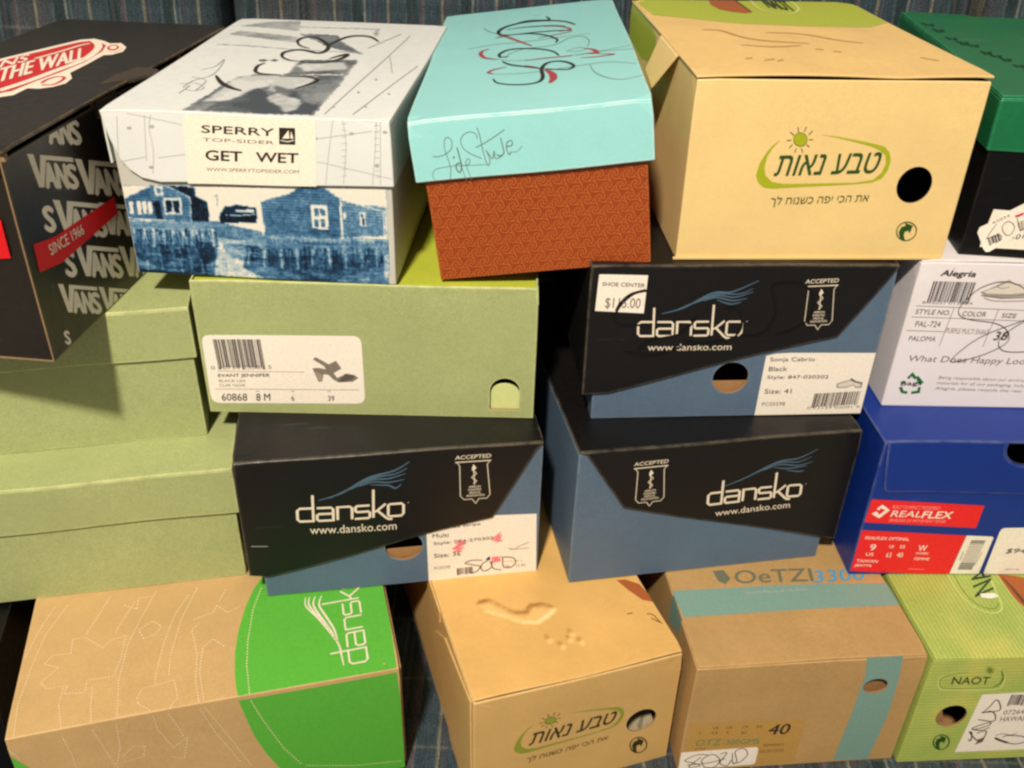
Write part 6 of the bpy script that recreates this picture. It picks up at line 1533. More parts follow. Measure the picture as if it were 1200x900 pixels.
  ('line','stitch',2,0.72,[(133,54),(132.9,52.2)],0,0,0),
  ('line','stitch',2,0.71,[(132.8,50.8),(132.7,49)],0,0,0),
  ('line','stitch',2,0.71,[(132.6,47.6),(132.5,45.9)],0,0,0),
  ('line','stitch',2,0.7,[(132.4,44.5),(132.2,42.8)],0,0,0),
  ('line','stitch',2,0.7,[(132.2,41.4),(132,39.7)],0,0,0),
  ('line','stitch',2,0.7,[(131.9,38.3),(131.8,36.6)],0,0,0),
  ('line','stitch',2,0.69,[(131.7,35.2),(131.6,33.5)],0,0,0),
  ('line','stitch',2,0.69,[(131.5,32.2),(131.4,30.5)],0,0,0),
  ('line','stitch',2,0.69,[(131.3,29.1),(131.5,27.5)],0,0,0),
  ('line','stitch',2,0.68,[(131.7,26.2),(131.9,24.6)],0,0,0),
  ('line','stitch',2,0.68,[(132.1,23.3),(132.3,21.7)],0,0,0),
  ('line','stitch',2,0.68,[(132.4,20.4),(132.6,18.8)],0,0,0),
  ('line','stitch',2,0.67,[(132.8,17.5),(133,15.9)],0,0,0),
  ('line','stitch',2,0.67,[(133.1,14.6),(133.3,13)],0,0,0),
  ('line','stitch',2,0.67,[(133.5,11.8),(133.7,10.2)],0,0,0),
  ('line','stitch',2,0.66,[(133.8,8.9),(134,7.4)],0,0,0),
  ('line','stitch',2,0.66,[(134.2,6.1),(134.4,4.6)],0,0,0),
  ('line','stitch',2,0.66,[(134.5,3.3),(134.7,1.8)],0,0,0),
  ('line','stitch',2,0.65,[(134.9,0.5),(135,-1)],0,0,0),
  ('line','stitch',2,0.67,[(34.2,40.3),(34.1,38.8)],0,0,0),
  ('line','stitch',2,0.66,[(34,37.7),(33.9,36.2)],0,0,0),
  ('line','stitch',2,0.66,[(33.8,35.1),(33.7,33.7)],0,0,0),
  ('line','stitch',2,0.66,[(33.7,32.5),(33.6,31.1)],0,0,0),
  ('line','stitch',2,0.65,[(33.5,29.9),(33.4,28.5)],0,0,0),
  ('line','stitch',2,0.65,[(33.3,27.4),(33.2,26)],0,0,0),
  ('line','stitch',2,0.65,[(33.1,24.8),(33,23.5)],0,0,0),
  ('line','stitch',2,0.65,[(32.9,22.3),(33.3,20.8)],0,0,0),
  ('line','stitch',2,0.64,[(33.5,19.6),(33.9,18.1)],0,0,0),
  ('line','stitch',2,0.64,[(34.1,16.9),(34.5,15.4)],0,0,0),
  ('line','stitch',2,0.64,[(34.7,14.2),(35,12.7)],0,0,0),
  ('line','stitch',2,0.63,[(35.3,11.5),(35.6,10)],0,0,0),
  ('line','stitch',2,0.63,[(35.9,8.8),(36.2,7.4)],0,0,0),
  ('line','stitch',2,0.63,[(36.5,6.2),(36.8,4.7)],0,0,0),
  ('line','stitch',2,0.63,[(37.1,3.5),(37.4,2.1)],0,0,0),
  ('line','stitch',2,0.62,[(37.7,0.9),(38,-0.5)],0,0,0),
  ('line','stitch',2,0.62,[(38.2,-1.7),(38.5,-3.1)],0,0,0),
  ('line','stitch',2,0.67,[(54.7,33.7),(54.8,32.1)],0,0,0),
  ('line','stitch',2,0.66,[(54.9,30.8),(54.9,29.2)],0,0,0),
  ('line','stitch',2,0.66,[(55,27.9),(55.1,26.3)],0,0,0),
  ('line','stitch',2,0.66,[(55.1,25),(55.2,23.4)],0,0,0),
  ('line','stitch',2,0.65,[(55.3,22.1),(55.3,20.5)],0,0,0),
  ('line','stitch',2,0.65,[(55.4,19.3),(55.5,17.7)],0,0,0),
  ('line','stitch',2,0.65,[(55.5,16.4),(55.6,14.9)],0,0,0),
  ('line','stitch',2,0.64,[(55.7,13.6),(55.9,12.1)],0,0,0),
  ('line','stitch',2,0.64,[(56.1,10.9),(56.3,9.3)],0,0,0),
  ('line','stitch',2,0.64,[(56.5,8.1),(56.7,6.6)],0,0,0),
  ('line','stitch',2,0.63,[(56.9,5.3),(57.1,3.8)],0,0,0),
  ('line','stitch',2,0.63,[(57.3,2.6),(57.5,1.1)],0,0,0),
  ('line','stitch',2,0.63,[(57.7,-0.1),(58,-1.6)],0,0,0),
  ('line','stitch',2,0.66,[(87.3,14.2),(87.8,15.4)],0,0,0),
  ('line','stitch',2,0.66,[(88.1,16.5),(88.5,17.7)],0,0,0),
  ('line','stitch',2,0.66,[(88.9,18.8),(89.3,20.1)],0,0,0),
  ('line','stitch',2,0.67,[(89.6,21.1),(90.1,22.4)],0,0,0),
  ('line','stitch',2,0.67,[(90.4,23.4),(91.5,23.6)],0,0,0),
  ('line','stitch',2,0.67,[(92.4,23.6),(93.5,23.8)],0,0,0),
  ('line','stitch',2,0.67,[(94.4,23.8),(95.5,24)],0,0,0),
  ('line','stitch',2,0.67,[(96.4,24),(97.5,24.2)],0,0,0),
  ('line','stitch',2,0.67,[(98.4,24.2),(99.5,24.4)],0,0,0),
  ('line','stitch',2,0.67,[(100.4,24.4),(101.5,24.6)],0,0,0),
  ('line','stitch',2,0.67,[(102.5,24.8),(103.6,25)],0,0,0),
  ('line','stitch',2,0.67,[(104.6,25.1),(105.7,25.3)],0,0,0),
  ('line','stitch',2,0.68,[(106.7,25.5),(107.8,25.7)],0,0,0),
  ('line','stitch',2,0.68,[(108.8,25.9),(109.9,26.1)],0,0,0),
  ('line','stitch',2,0.68,[(110.9,26.2),(112,26.4)],0,0,0),
  ('line','stitch',2,0.68,[(113,26.6),(113.3,24.9)],0,0,0),
  ('line','stitch',2,0.67,[(113.5,23.6),(113.8,21.9)],0,0,0),
  ('line','stitch',2,0.67,[(114,20.6),(114.3,19)],0,0,0),
  ('line','stitch',2,0.67,[(114.6,17.7),(114.9,16)],0,0,0),
  ('line','stitch',2,0.66,[(115.1,14.7),(115.4,13.1)],0,0,0),
  ('line','stitch',2,0.66,[(115.6,11.8),(115.9,10.2)],0,0,0),
  ('line','stitch',2,0.66,[(116.2,8.9),(115.5,7.9)],0,0,0),
  ('line','stitch',2,0.65,[(115,7),(114.4,5.9)],0,0,0),
  ('line','stitch',2,0.65,[(113.8,5.1),(113.2,4)],0,0,0),
  ('line','stitch',2,0.65,[(112.7,3.2),(112,2.1)],0,0,0),
  ('line','stitch',2,0.65,[(111.5,1.3),(110.9,0.3)],0,0,0),
  ('line','stitch',2,0.64,[(110.4,-0.6),(109.7,-1.6)],0,0,0),
  ('line','stitch',2,0.64,[(109.2,-2.5),(107.9,-2.4)],0,0,0),
  ('line','stitch',2,0.64,[(106.8,-2.4),(105.4,-2.4)],0,0,0),
  ('line','stitch',2,0.64,[(104.3,-2.3),(103,-2.3)],0,0,0),
  ('line','stitch',2,0.64,[(101.9,-2.3),(100.7,-1.3)],0,0,0),
  ('line','stitch',2,0.64,[(99.7,-0.4),(98.6,0.6)],0,0,0),
  ('line','stitch',2,0.64,[(97.6,1.4),(96.4,2.4)],0,0,0),
  ('line','stitch',2,0.65,[(95.4,3.3),(94.3,4.3)],0,0,0),
  ('line','stitch',2,0.65,[(93.3,5.1),(92.1,6.2)],0,0,0),
  ('line','stitch',2,0.65,[(91.1,7),(89.9,8)],0,0,0),
  ('line','stitch',2,0.65,[(88.9,8.9),(88.1,11.8)],0,0,0),
  ('line','stitch',2,0.8,[(179.3,110.9),(178.8,109.3)],0,0,0),
  ('line','stitch',2,0.8,[(178.4,107.9),(177.9,106.3)],0,0,0),
  ('line','stitch',2,0.79,[(177.5,105),(177,103.3)],0,0,0),
  ('line','stitch',2,0.79,[(176.5,102),(176,100.4)],0,0,0),
  ('line','stitch',2,0.78,[(175.6,99.1),(175.1,97.5)],0,0,0),
  ('line','stitch',2,0.78,[(174.7,96.1),(174.2,94.6)],0,0,0),
  ('line','stitch',2,0.78,[(173.8,93.3),(173.3,91.7)],0,0,0),
  ('line','stitch',2,0.77,[(172.9,90.4),(172.4,88.8)],0,0,0),
  ('line','stitch',2,0.77,[(172,87.5),(171.8,85.7)],0,0,0),
  ('line','stitch',2,0.76,[(171.6,84.3),(171.3,82.5)],0,0,0),
  ('line','stitch',2,0.76,[(171.1,81.1),(170.9,79.4)],0,0,0),
  ('line','stitch',2,0.76,[(170.7,77.9),(170.4,76.2)],0,0,0),
  ('line','stitch',2,0.75,[(170.2,74.8),(170,73.1)],0,0,0),
  ('line','stitch',2,0.75,[(169.8,71.7),(169.5,69.9)],0,0,0),
  ('line','stitch',2,0.74,[(169.3,68.6),(169.1,66.9)],0,0,0),
  ('line','stitch',2,0.74,[(168.9,65.5),(168.6,63.8)],0,0,0),
  ('line','stitch',2,0.74,[(168.4,62.4),(168.2,60.7)],0,0,0),
  ('line','stitch',2,0.73,[(168,59.4),(167.7,57.7)],0,0,0),
  ('line','stitch',2,0.73,[(167.5,56.3),(167.3,54.7)],0,0,0),
  ('line','stitch',2,0.73,[(167.1,53.4),(167,51.6)],0,0,0),
  ('line','stitch',2,0.72,[(166.9,50.1),(166.8,48.3)],0,0,0),
  ('line','stitch',2,0.72,[(166.8,46.9),(166.7,45.1)],0,0,0),
  ('line','stitch',2,0.71,[(166.6,43.7),(166.5,41.9)],0,0,0),
  ('line','stitch',2,0.71,[(166.4,40.5),(166.3,38.7)],0,0,0),
  ('line','stitch',2,0.71,[(166.3,37.3),(166.2,35.6)],0,0,0),
  ('line','stitch',2,0.7,[(166.1,34.2),(166,32.5)],0,0,0),
  ('line','stitch',2,0.7,[(166,31.1),(165.9,29.4)],0,0,0),
  ('line','stitch',2,0.7,[(165.8,28),(165.9,26.4)],0,0,0),
  ('line','stitch',2,0.69,[(165.9,25),(166,23.4)],0,0,0),
  ('line','stitch',2,0.69,[(166.1,22.1),(166.2,20.5)],0,0,0),
  ('line','stitch',2,0.68,[(166.3,19.2),(166.3,17.6)],0,0,0),
  ('line','stitch',2,0.68,[(166.4,16.3),(166.5,14.7)],0,0,0),
  ('line','stitch',2,0.68,[(166.6,13.4),(166.6,11.9)],0,0,0),
  ('line','stitch',2,0.67,[(166.7,10.6),(166.8,9)],0,0,0),
  ('line','stitch',2,0.67,[(166.9,7.8),(166.9,6.2)],0,0,0),
  ('line','stitch',2,0.67,[(167,4.9),(167.1,3.4)],0,0,0),
  ('line','stitch',2,0.67,[(167.2,2.2),(167.2,0.6)],0,0,0),
  ('line','stitch',2,0.66,[(167.3,-0.6),(167.4,-2.1)],0,0,0),
 ]),
 ('N','body','dotted_print','front',0.0,[
  ('line','stitch',2,0.67,[(36.8,114.4),(37,112.7)],0,0,0),
  ('line','stitch',2,0.67,[(37.1,111.3),(37.3,109.5)],0,0,0),
  ('line','stitch',2,0.68,[(37.5,108.1),(37.7,106.3)],0,0,0),
  ('line','stitch',2,0.68,[(37.8,104.9),(38,103.1)],0,0,0),
  ('line','stitch',2,0.68,[(38.1,101.6),(38.3,99.9)],0,0,0),
  ('line','stitch',2,0.68,[(38.5,98.4),(38.7,96.6)],0,0,0),
  ('line','stitch',2,0.69,[(38.8,95.1),(39,93.3)],0,0,0),
  ('line','stitch',2,0.69,[(39.2,91.9),(39.1,90)],0,0,0),
  ('line','stitch',2,0.69,[(39.1,88.5),(39,86.7)],0,0,0),
  ('line','stitch',2,0.7,[(39,85.2),(38.9,83.3)],0,0,0),
  ('line','stitch',2,0.7,[(38.9,81.8),(38.8,79.9)],0,0,0),
  ('line','stitch',2,0.7,[(38.8,78.4),(38.7,76.5)],0,0,0),
  ('line','stitch',2,0.7,[(38.7,75),(38.6,73.1)],0,0,0),
  ('line','stitch',2,0.68,[(57.1,114.9),(57.4,113.3)],0,0,0),
  ('line','stitch',2,0.68,[(57.6,112),(57.9,110.4)],0,0,0),
  ('line','stitch',2,0.68,[(58.1,109),(58.4,107.4)],0,0,0),
  ('line','stitch',2,0.69,[(58.6,106.1),(58.9,104.5)],0,0,0),
  ('line','stitch',2,0.69,[(59.2,103.1),(59.5,101.5)],0,0,0),
  ('line','stitch',2,0.69,[(59.7,100.1),(60,98.5)],0,0,0),
  ('line','stitch',2,0.69,[(60.2,97.1),(60.5,95.5)],0,0,0),
  ('line','stitch',2,0.7,[(60.8,94.1),(61.1,92.5)],0,0,0),
  ('line','stitch',2,0.7,[(61.3,91.1),(61.6,89.4)],0,0,0),
  ('line','stitch',2,0.7,[(61.9,88.1),(62.2,86.4)],0,0,0),
  ('line','stitch',2,0.7,[(62.4,85),(62.7,83.3)],0,0,0),
  ('line','stitch',2,0.71,[(63,81.9),(63.3,80.2)],0,0,0),
  ('line','stitch',2,0.71,[(63.5,78.8),(63.8,77.1)],0,0,0),
  ('line','stitch',2,0.71,[(64.1,75.7),(64.6,74.3)],0,0,0),
  ('line','stitch',2,0.71,[(65,73.1),(65.5,71.6)],0,0,0),
  ('line','stitch',2,0.72,[(65.9,70.4),(66.4,68.9)],0,0,0),
  ('line','stitch',2,0.72,[(66.8,67.7),(67.3,66.2)],0,0,0),
  ('line','stitch',2,0.72,[(67.7,65),(68.3,63.5)],0,0,0),
  ('line','stitch',2,0.72,[(68.7,62.3),(69.2,60.8)],0,0,0),
  ('line','stitch',2,0.73,[(69.6,59.5),(70.1,58)],0,0,0),
  ('line','stitch',2,0.68,[(73.4,115.1),(73.3,113.4)],0,0,0),
  ('line','stitch',2,0.69,[(73.2,112),(73.1,110.2)],0,0,0),
  ('line','stitch',2,0.69,[(73,108.8),(72.9,107.1)],0,0,0),
  ('line','stitch',2,0.69,[(72.8,105.7),(72.6,104)],0,0,0),
  ('line','stitch',2,0.69,[(72.5,102.5),(72.4,100.8)],0,0,0),
  ('line','stitch',2,0.7,[(72.3,99.4),(72.2,97.6)],0,0,0),
  ('line','stitch',2,0.7,[(72.1,96.2),(72,94.4)],0,0,0),
  ('line','stitch',2,0.7,[(71.9,93),(71.7,91.2)],0,0,0),
  ('line','stitch',2,0.7,[(71.6,89.7),(71.1,88)],0,0,0),
  ('line','stitch',2,0.7,[(70.6,86.7),(70.1,85)],0,0,0),
  ('line','stitch',2,0.71,[(69.7,83.6),(69.1,81.9)],0,0,0),
  ('line','stitch',2,0.71,[(68.7,80.5),(68.1,78.7)],0,0,0),
  ('line','stitch',2,0.71,[(67.7,77.3),(67.1,75.6)],0,0,0),
  ('line','stitch',2,0.71,[(66.7,74.2),(66.1,72.5)],0,0,0),
  ('line','stitch',2,0.71,[(71,79.7),(72.1,80.7)],0,0,0),
  ('line','stitch',2,0.71,[(73.1,81.5),(74.2,82.5)],0,0,0),
  ('line','stitch',2,0.71,[(75.1,83.3),(76.3,84.3)],0,0,0),
  ('line','stitch',2,0.71,[(77.2,85.1),(78.3,86.1)],0,0,0),
  ('line','stitch',2,0.71,[(79.3,86.9),(80.4,87.9)],0,0,0),
  ('line','stitch',2,0.71,[(81.3,88.7),(82.6,88.3)],0,0,0),
  ('line','stitch',2,0.71,[(83.7,88),(85,87.6)],0,0,0),
  ('line','stitch',2,0.71,[(86,87.3),(87.3,86.9)],0,0,0),
  ('line','stitch',2,0.71,[(88.4,86.5),(87.8,84.5)],0,0,0),
  ('line','stitch',2,0.71,[(87.3,82.8),(86.8,80.7)],0,0,0),
  ('line','stitch',2,0.72,[(86.3,79),(85.7,76.9)],0,0,0),
  ('line','stitch',2,0.72,[(85.2,75.2),(84.1,75.1)],0,0,0),
  ('line','stitch',2,0.72,[(83.2,74.9),(82.1,74.8)],0,0,0),
  ('line','stitch',2,0.72,[(81.2,74.7),(80,74.6)],0,0,0),
  ('line','stitch',2,0.72,[(79.1,74.5),(78,74.3)],0,0,0),
  ('line','stitch',2,0.72,[(77.1,74.2),(76,74.1)],0,0,0),
  ('line','stitch',2,0.72,[(75.1,74),(74,73.8)],0,0,0),
  ('line','stitch',2,0.71,[(73.1,73.7),(72,73.6)],0,0,0),
  ('line','stitch',2,0.69,[(98.7,117.4),(98.8,115.6)],0,0,0),
  ('line','stitch',2,0.69,[(98.9,114.2),(99,112.4)],0,0,0),
  ('line','stitch',2,0.7,[(99.1,111),(99.2,109.2)],0,0,0),
  ('line','stitch',2,0.7,[(99.2,107.8),(99.4,106)],0,0,0),
  ('line','stitch',2,0.7,[(99.4,104.5),(99.6,102.8)],0,0,0),
  ('line','stitch',2,0.7,[(99.6,101.3),(100.2,99.8)],0,0,0),
  ('line','stitch',2,0.71,[(100.6,98.5),(101.1,97)],0,0,0),
  ('line','stitch',2,0.71,[(101.5,95.7),(102,94.2)],0,0,0),
  ('line','stitch',2,0.71,[(102.5,92.9),(103,91.3)],0,0,0),
  ('line','stitch',2,0.71,[(103.4,90.1),(103.9,88.5)],0,0,0),
  ('line','stitch',2,0.72,[(104.4,87.2),(104.9,85.6)],0,0,0),
  ('line','stitch',2,0.72,[(105.3,84.4),(105.9,82.8)],0,0,0),
  ('line','stitch',2,0.72,[(106.3,81.5),(106.8,79.9)],0,0,0),
  ('line','stitch',2,0.72,[(107.3,78.6),(108.3,79.4)],0,0,0),
  ('line','stitch',2,0.72,[(109.2,80.1),(110.2,80.9)],0,0,0),
  ('line','stitch',2,0.72,[(111.1,81.5),(112.2,82.3)],0,0,0),
  ('line','stitch',2,0.72,[(113,83),(114.1,83.8)],0,0,0),
  ('line','stitch',2,0.72,[(115,84.5),(116,85.3)],0,0,0),
  ('line','stitch',2,0.72,[(116.9,85.9),(117.9,86.7)],0,0,0),
  ('line','stitch',2,0.72,[(118.8,87.4),(118.3,85.6)],0,0,0),
  ('line','stitch',2,0.72,[(117.9,84.1),(117.5,82.3)],0,0,0),
  ('line','stitch',2,0.73,[(117.1,80.9),(116.6,79.1)],0,0,0),
  ('line','stitch',2,0.73,[(116.2,77.6),(115.7,75.8)],0,0,0),
  ('line','stitch',2,0.73,[(115.3,74.3),(114.9,72.5)],0,0,0),
  ('line','stitch',2,0.73,[(114.5,71),(114,69.1)],0,0,0),
  ('line','stitch',2,0.74,[(113.6,67.6),(113.1,65.8)],0,0,0),
  ('line','stitch',2,0.74,[(112.7,64.3),(111.7,64.9)],0,0,0),
  ('line','stitch',2,0.73,[(110.8,65.3),(109.8,65.9)],0,0,0),
  ('line','stitch',2,0.73,[(108.9,66.4),(107.9,66.9)],0,0,0),
  ('line','stitch',2,0.73,[(107,67.4),(106,68)],0,0,0),
  ('line','stitch',2,0.73,[(105.1,68.4),(104.1,69)],0,0,0),
  ('line','stitch',2,0.69,[(109.5,116.2),(109.9,114.5)],0,0,0),
  ('line','stitch',2,0.7,[(110.3,113.2),(110.7,111.6)],0,0,0),
  ('line','stitch',2,0.7,[(111,110.2),(111.5,108.6)],0,0,0),
  ('line','stitch',2,0.7,[(111.8,107.2),(112.2,105.6)],0,0,0),
  ('line','stitch',2,0.71,[(112.6,104.2),(113,102.5)],0,0,0),
  ('line','stitch',2,0.71,[(113.4,101.2),(113.8,99.4)],0,0,0),
  ('line','stitch',2,0.71,[(114.1,97.9),(114.5,96.1)],0,0,0),
  ('line','stitch',2,0.71,[(114.9,94.7),(115.3,92.9)],0,0,0),
  ('line','stitch',2,0.72,[(115.6,91.4),(116,89.6)],0,0,0),
  ('line','stitch',2,0.7,[(131.1,115.8),(131.5,114.1)],0,0,0),
  ('line','stitch',2,0.7,[(131.9,112.8),(132.3,111.2)],0,0,0),
  ('line','stitch',2,0.71,[(132.7,109.8),(133.1,108.2)],0,0,0),
  ('line','stitch',2,0.71,[(133.4,106.8),(133.9,105.1)],0,0,0),
  ('line','stitch',2,0.71,[(134.2,103.8),(134.7,102.1)],0,0,0),
  ('line','stitch',2,0.72,[(135,100.7),(135.4,99.1)],0,0,0),
  ('line','stitch',2,0.72,[(135.8,97.7),(136.2,96)],0,0,0),
  ('line','stitch',2,0.72,[(136.6,94.6),(137,92.9)],0,0,0),
  ('line','stitch',2,0.72,[(137.4,91.5),(137.8,89.8)],0,0,0),
  ('line','stitch',2,0.73,[(138.2,88.4),(138.6,86.7)],0,0,0),
  ('line','stitch',2,0.73,[(139,85.3),(139.6,83.8)],0,0,0),
  ('line','stitch',2,0.73,[(140,82.5),(140.6,80.9)],0,0,0),
  ('line','stitch',2,0.74,[(141,79.6),(141.6,78)],0,0,0),
  ('line','stitch',2,0.74,[(142,76.8),(142.6,75.2)],0,0,0),
  ('line','stitch',2,0.74,[(143,73.9),(143.6,72.3)],0,0,0),
  ('line','stitch',2,0.74,[(144.1,71),(144.6,69.4)],0,0,0),
  ('line','stitch',2,0.75,[(145.1,68.1),(145.7,66.5)],0,0,0),
  ('line','stitch',2,0.75,[(146.1,65.1),(146.7,63.5)],0,0,0),
  ('line','stitch',2,0.75,[(147.2,62.2),(147.7,60.6)],0,0,0),
  ('line','stitch',2,0.75,[(148.2,59.2),(148.8,57.6)],0,0,0),
  ('line','stitch',2,0.76,[(149.2,56.3),(149.8,54.6)],0,0,0),
  ('line','stitch',2,0.76,[(150.3,53.3),(150.9,51.6)],0,0,0),
  ('line','stitch',2,0.76,[(151.4,50.3),(151.9,48.6)],0,0,0),
  ('line','stitch',2,0.7,[(134.5,116.8),(135.1,115.3)],0,0,0),
  ('line','stitch',2,0.71,[(135.5,114),(136,112.5)],0,0,0),
  ('line','stitch',2,0.71,[(136.5,111.3),(137,109.8)],0,0,0),
  ('line','stitch',2,0.71,[(137.4,108.5),(138,107)],0,0,0),
  ('line','stitch',2,0.71,[(138.4,105.7),(139,104.2)],0,0,0),
  ('line','stitch',2,0.72,[(139.4,103),(140,101.4)],0,0,0),
  ('line','stitch',2,0.72,[(140.4,100.1),(141,98.6)],0,0,0),
  ('line','stitch',2,0.72,[(141.4,97.3),(142,95.8)],0,0,0),
  ('line','stitch',2,0.72,[(142.4,94.5),(143,92.9)],0,0,0),
  ('line','stitch',2,0.73,[(143.4,91.7),(144,90.1)],0,0,0),
  ('line','stitch',2,0.73,[(144.4,88.8),(145,87.2)],0,0,0),
  ('line','stitch',2,0.73,[(145.4,85.9),(146,84.4)],0,0,0),
  ('line','stitch',2,0.73,[(146.5,83.1),(147,81.4)],0,0,0),
  ('line','stitch',2,0.74,[(147.4,80.1),(147.9,78.5)],0,0,0),
  ('line','stitch',2,0.74,[(148.3,77.2),(148.8,75.5)],0,0,0),
  ('line','stitch',2,0.74,[(149.2,74.2),(149.7,72.6)],0,0,0),
  ('line','stitch',2,0.75,[(150.2,71.2),(150.7,69.6)],0,0,0),
  ('line','stitch',2,0.75,[(151.1,68.2),(151.6,66.6)],0,0,0),
  ('line','stitch',2,0.75,[(152,65.2),(152.5,63.5)],0,0,0),
  ('line','stitch',2,0.75,[(153,62.2),(153.5,60.5)],0,0,0),
  ('line','stitch',2,0.76,[(153.9,59.1),(154.4,57.4)],0,0,0),
  ('line','stitch',2,0.76,[(154.9,56.1),(155.4,54.4)],0,0,0),
  ('line','stitch',2,0.76,[(155.8,53),(156.3,51.3)],0,0,0),
  ('line','stitch',2,0.77,[(156.8,49.9),(157.3,48.2)],0,0,0),
  ('line','stitch',2,0.77,[(157.7,46.8),(158.3,45.1)],0,0,0),
  ('line','stitch',2,0.77,[(158.7,43.7),(159.2,42)],0,0,0),
  ('line','stitch',2,0.72,[(167.3,115.3),(167.8,113.6)],0,0,0),
  ('line','stitch',2,0.72,[(168.1,112.3),(168.5,110.7)],0,0,0),
  ('line','stitch',2,0.72,[(168.9,109.4),(169.3,107.7)],0,0,0),
  ('line','stitch',2,0.72,[(169.7,106.4),(170.1,104.8)],0,0,0),
  ('line','stitch',2,0.73,[(170.4,103.4),(170.9,101.8)],0,0,0),
  ('line','stitch',2,0.73,[(171.2,100.4),(171.7,98.8)],0,0,0),
  ('line','stitch',2,0.73,[(172,97.4),(172.5,95.8)],0,0,0),
  ('line','stitch',2,0.73,[(172.8,94.4),(173.3,92.7)],0,0,0),
  ('line','stitch',2,0.74,[(173.6,91.4),(174.2,89.7)],0,0,0),
  ('line','stitch',2,0.74,[(174.6,88.3),(175.1,86.7)],0,0,0),
  ('line','stitch',2,0.74,[(175.6,85.3),(176.1,83.6)],0,0,0),
  ('line','stitch',2,0.75,[(176.6,82.3),(177.1,80.6)],0,0,0),
  ('line','stitch',2,0.75,[(177.5,79.2),(178.1,77.5)],0,0,0),
  ('line','stitch',2,0.75,[(178.5,76.1),(179.1,74.4)],0,0,0),
  ('line','stitch',2,0.75,[(179.5,73),(180.1,71.3)],0,0,0),
  ('line','stitch',2,0.76,[(180.5,69.9),(181.1,68.2)],0,0,0),
  ('line','stitch',2,0.76,[(181.5,66.8),(182.1,65)],0,0,0),
  ('line','stitch',2,0.76,[(182.6,63.6),(183.1,61.9)],0,0,0),
  ('line','stitch',2,0.77,[(183.6,60.5),(184.1,58.7)],0,0,0),
  ('line','stitch',2,0.77,[(184.6,57.3),(185.2,55.5)],0,0,0),
  ('line','stitch',2,0.77,[(185.6,54.1),(186.4,52.5)],0,0,0),
  ('line','stitch',2,0.77,[(187,51.2),(187.8,49.6)],0,0,0),
  ('line','stitch',2,0.78,[(188.5,48.3),(189.2,46.7)],0,0,0),
  ('line','stitch',2,0.78,[(189.9,45.4),(190.7,43.8)],0,0,0),
  ('line','stitch',2,0.78,[(191.3,42.5),(192.1,40.9)],0,0,0),
  ('line','stitch',2,0.79,[(192.7,39.5),(193.5,37.9)],0,0,0),
  ('line','stitch',2,0.79,[(194.2,36.6),(195,35)],0,0,0),
  ('line','stitch',2,0.79,[(195.6,33.6),(196.4,32)],0,0,0),
  ('line','stitch',2,0.8,[(199.7,28.5),(200.9,28.1)],0,0,0),
  ('line','stitch',2,0.8,[(201.9,27.7),(203.2,27.3)],0,0,0),
  ('line','stitch',2,0.8,[(204.2,27),(205.4,26.6)],0,0,0),
  ('line','stitch',2,0.8,[(206.4,26.3),(207.7,25.9)],0,0,0),
  ('line','stitch',2,0.8,[(208.7,25.5),(209.9,25.1)],0,0,0),
  ('line','stitch',2,0.8,[(211,24.8),(212.2,24.4)],0,0,0),
  ('line','stitch',2,0.81,[(213.2,24.1),(214.5,23.7)],0,0,0),
  ('line','stitch',2,0.81,[(215.5,23.3),(216.7,22.9)],0,0,0),
  ('line','stitch',2,0.81,[(217.8,22.6),(219,22.2)],0,0,0),
  ('line','stitch',2,0.81,[(220.1,21.9),(221.3,21.5)],0,0,0),
  ('line','stitch',2,0.81,[(222.3,21.1),(223.6,20.7)],0,0,0),
  ('line','stitch',2,0.81,[(224.6,20.4),(225.9,20)],0,0,0),
  ('line','stitch',2,0.81,[(226.9,19.6),(228.2,19.2)],0,0,0),
  ('line','stitch',2,0.82,[(229.2,18.9),(230.5,18.5)],0,0,0),
  ('line','stitch',2,0.82,[(231.6,18.1),(232.8,17.7)],0,0,0),
  ('line','stitch',2,0.82,[(233.9,17.4),(235.2,17)],0,0,0),
  ('line','stitch',2,0.82,[(236.2,16.6),(237.5,16.2)],0,0,0),
  ('line','stitch',2,0.82,[(238.5,15.9),(239.8,15.7)],0,0,0),
  ('line','stitch',2,0.82,[(240.8,15.5),(242.1,15.3)],0,0,0),
  ('line','stitch',2,0.82,[(243.2,15.1),(244.5,14.9)],0,0,0),
  ('line','stitch',2,0.83,[(245.5,14.7),(246.8,14.5)],0,0,0),
  ('line','stitch',2,0.83,[(247.9,14.3),(249.1,14.1)],0,0,0),
  ('line','stitch',2,0.83,[(250.2,14),(251.5,13.8)],0,0,0),
  ('line','stitch',2,0.83,[(252.5,13.6),(253.8,13.4)],0,0,0),
  ('line','stitch',2,0.83,[(254.9,13.2),(256.2,13)],0,0,0),
  ('line','stitch',2,0.83,[(257.3,12.8),(258.5,12.6)],0,0,0),
  ('line','stitch',2,0.83,[(259.6,12.4),(260.9,12.2)],0,0,0),
  ('line','stitch',2,0.83,[(262,12),(263.3,11.8)],0,0,0),
  ('line','stitch',2,0.83,[(264.3,11.6),(265.7,11.4)],0,0,0),
  ('line','stitch',2,0.84,[(266.7,11.3),(268,11)],0,0,0),
  ('line','stitch',2,0.84,[(269.1,10.9),(270.4,10.6)],0,0,0),
  ('line','stitch',2,0.84,[(271.5,10.5),(272.8,10.3)],0,0,0),
  ('line','stitch',2,0.84,[(273.9,10.1),(275.2,9.9)],0,0,0),
  ('line','stitch',2,0.66,[(0.1,112.1),(0.7,110.9)],0,0,0),
  ('line','stitch',2,0.66,[(1.1,109.8),(1.7,108.6)],0,0,0),
  ('line','stitch',2,0.66,[(2.1,107.6),(2.7,106.3)],0,0,0),
  ('line','stitch',2,0.67,[(3.1,105.3),(3.7,104)],0,0,0),
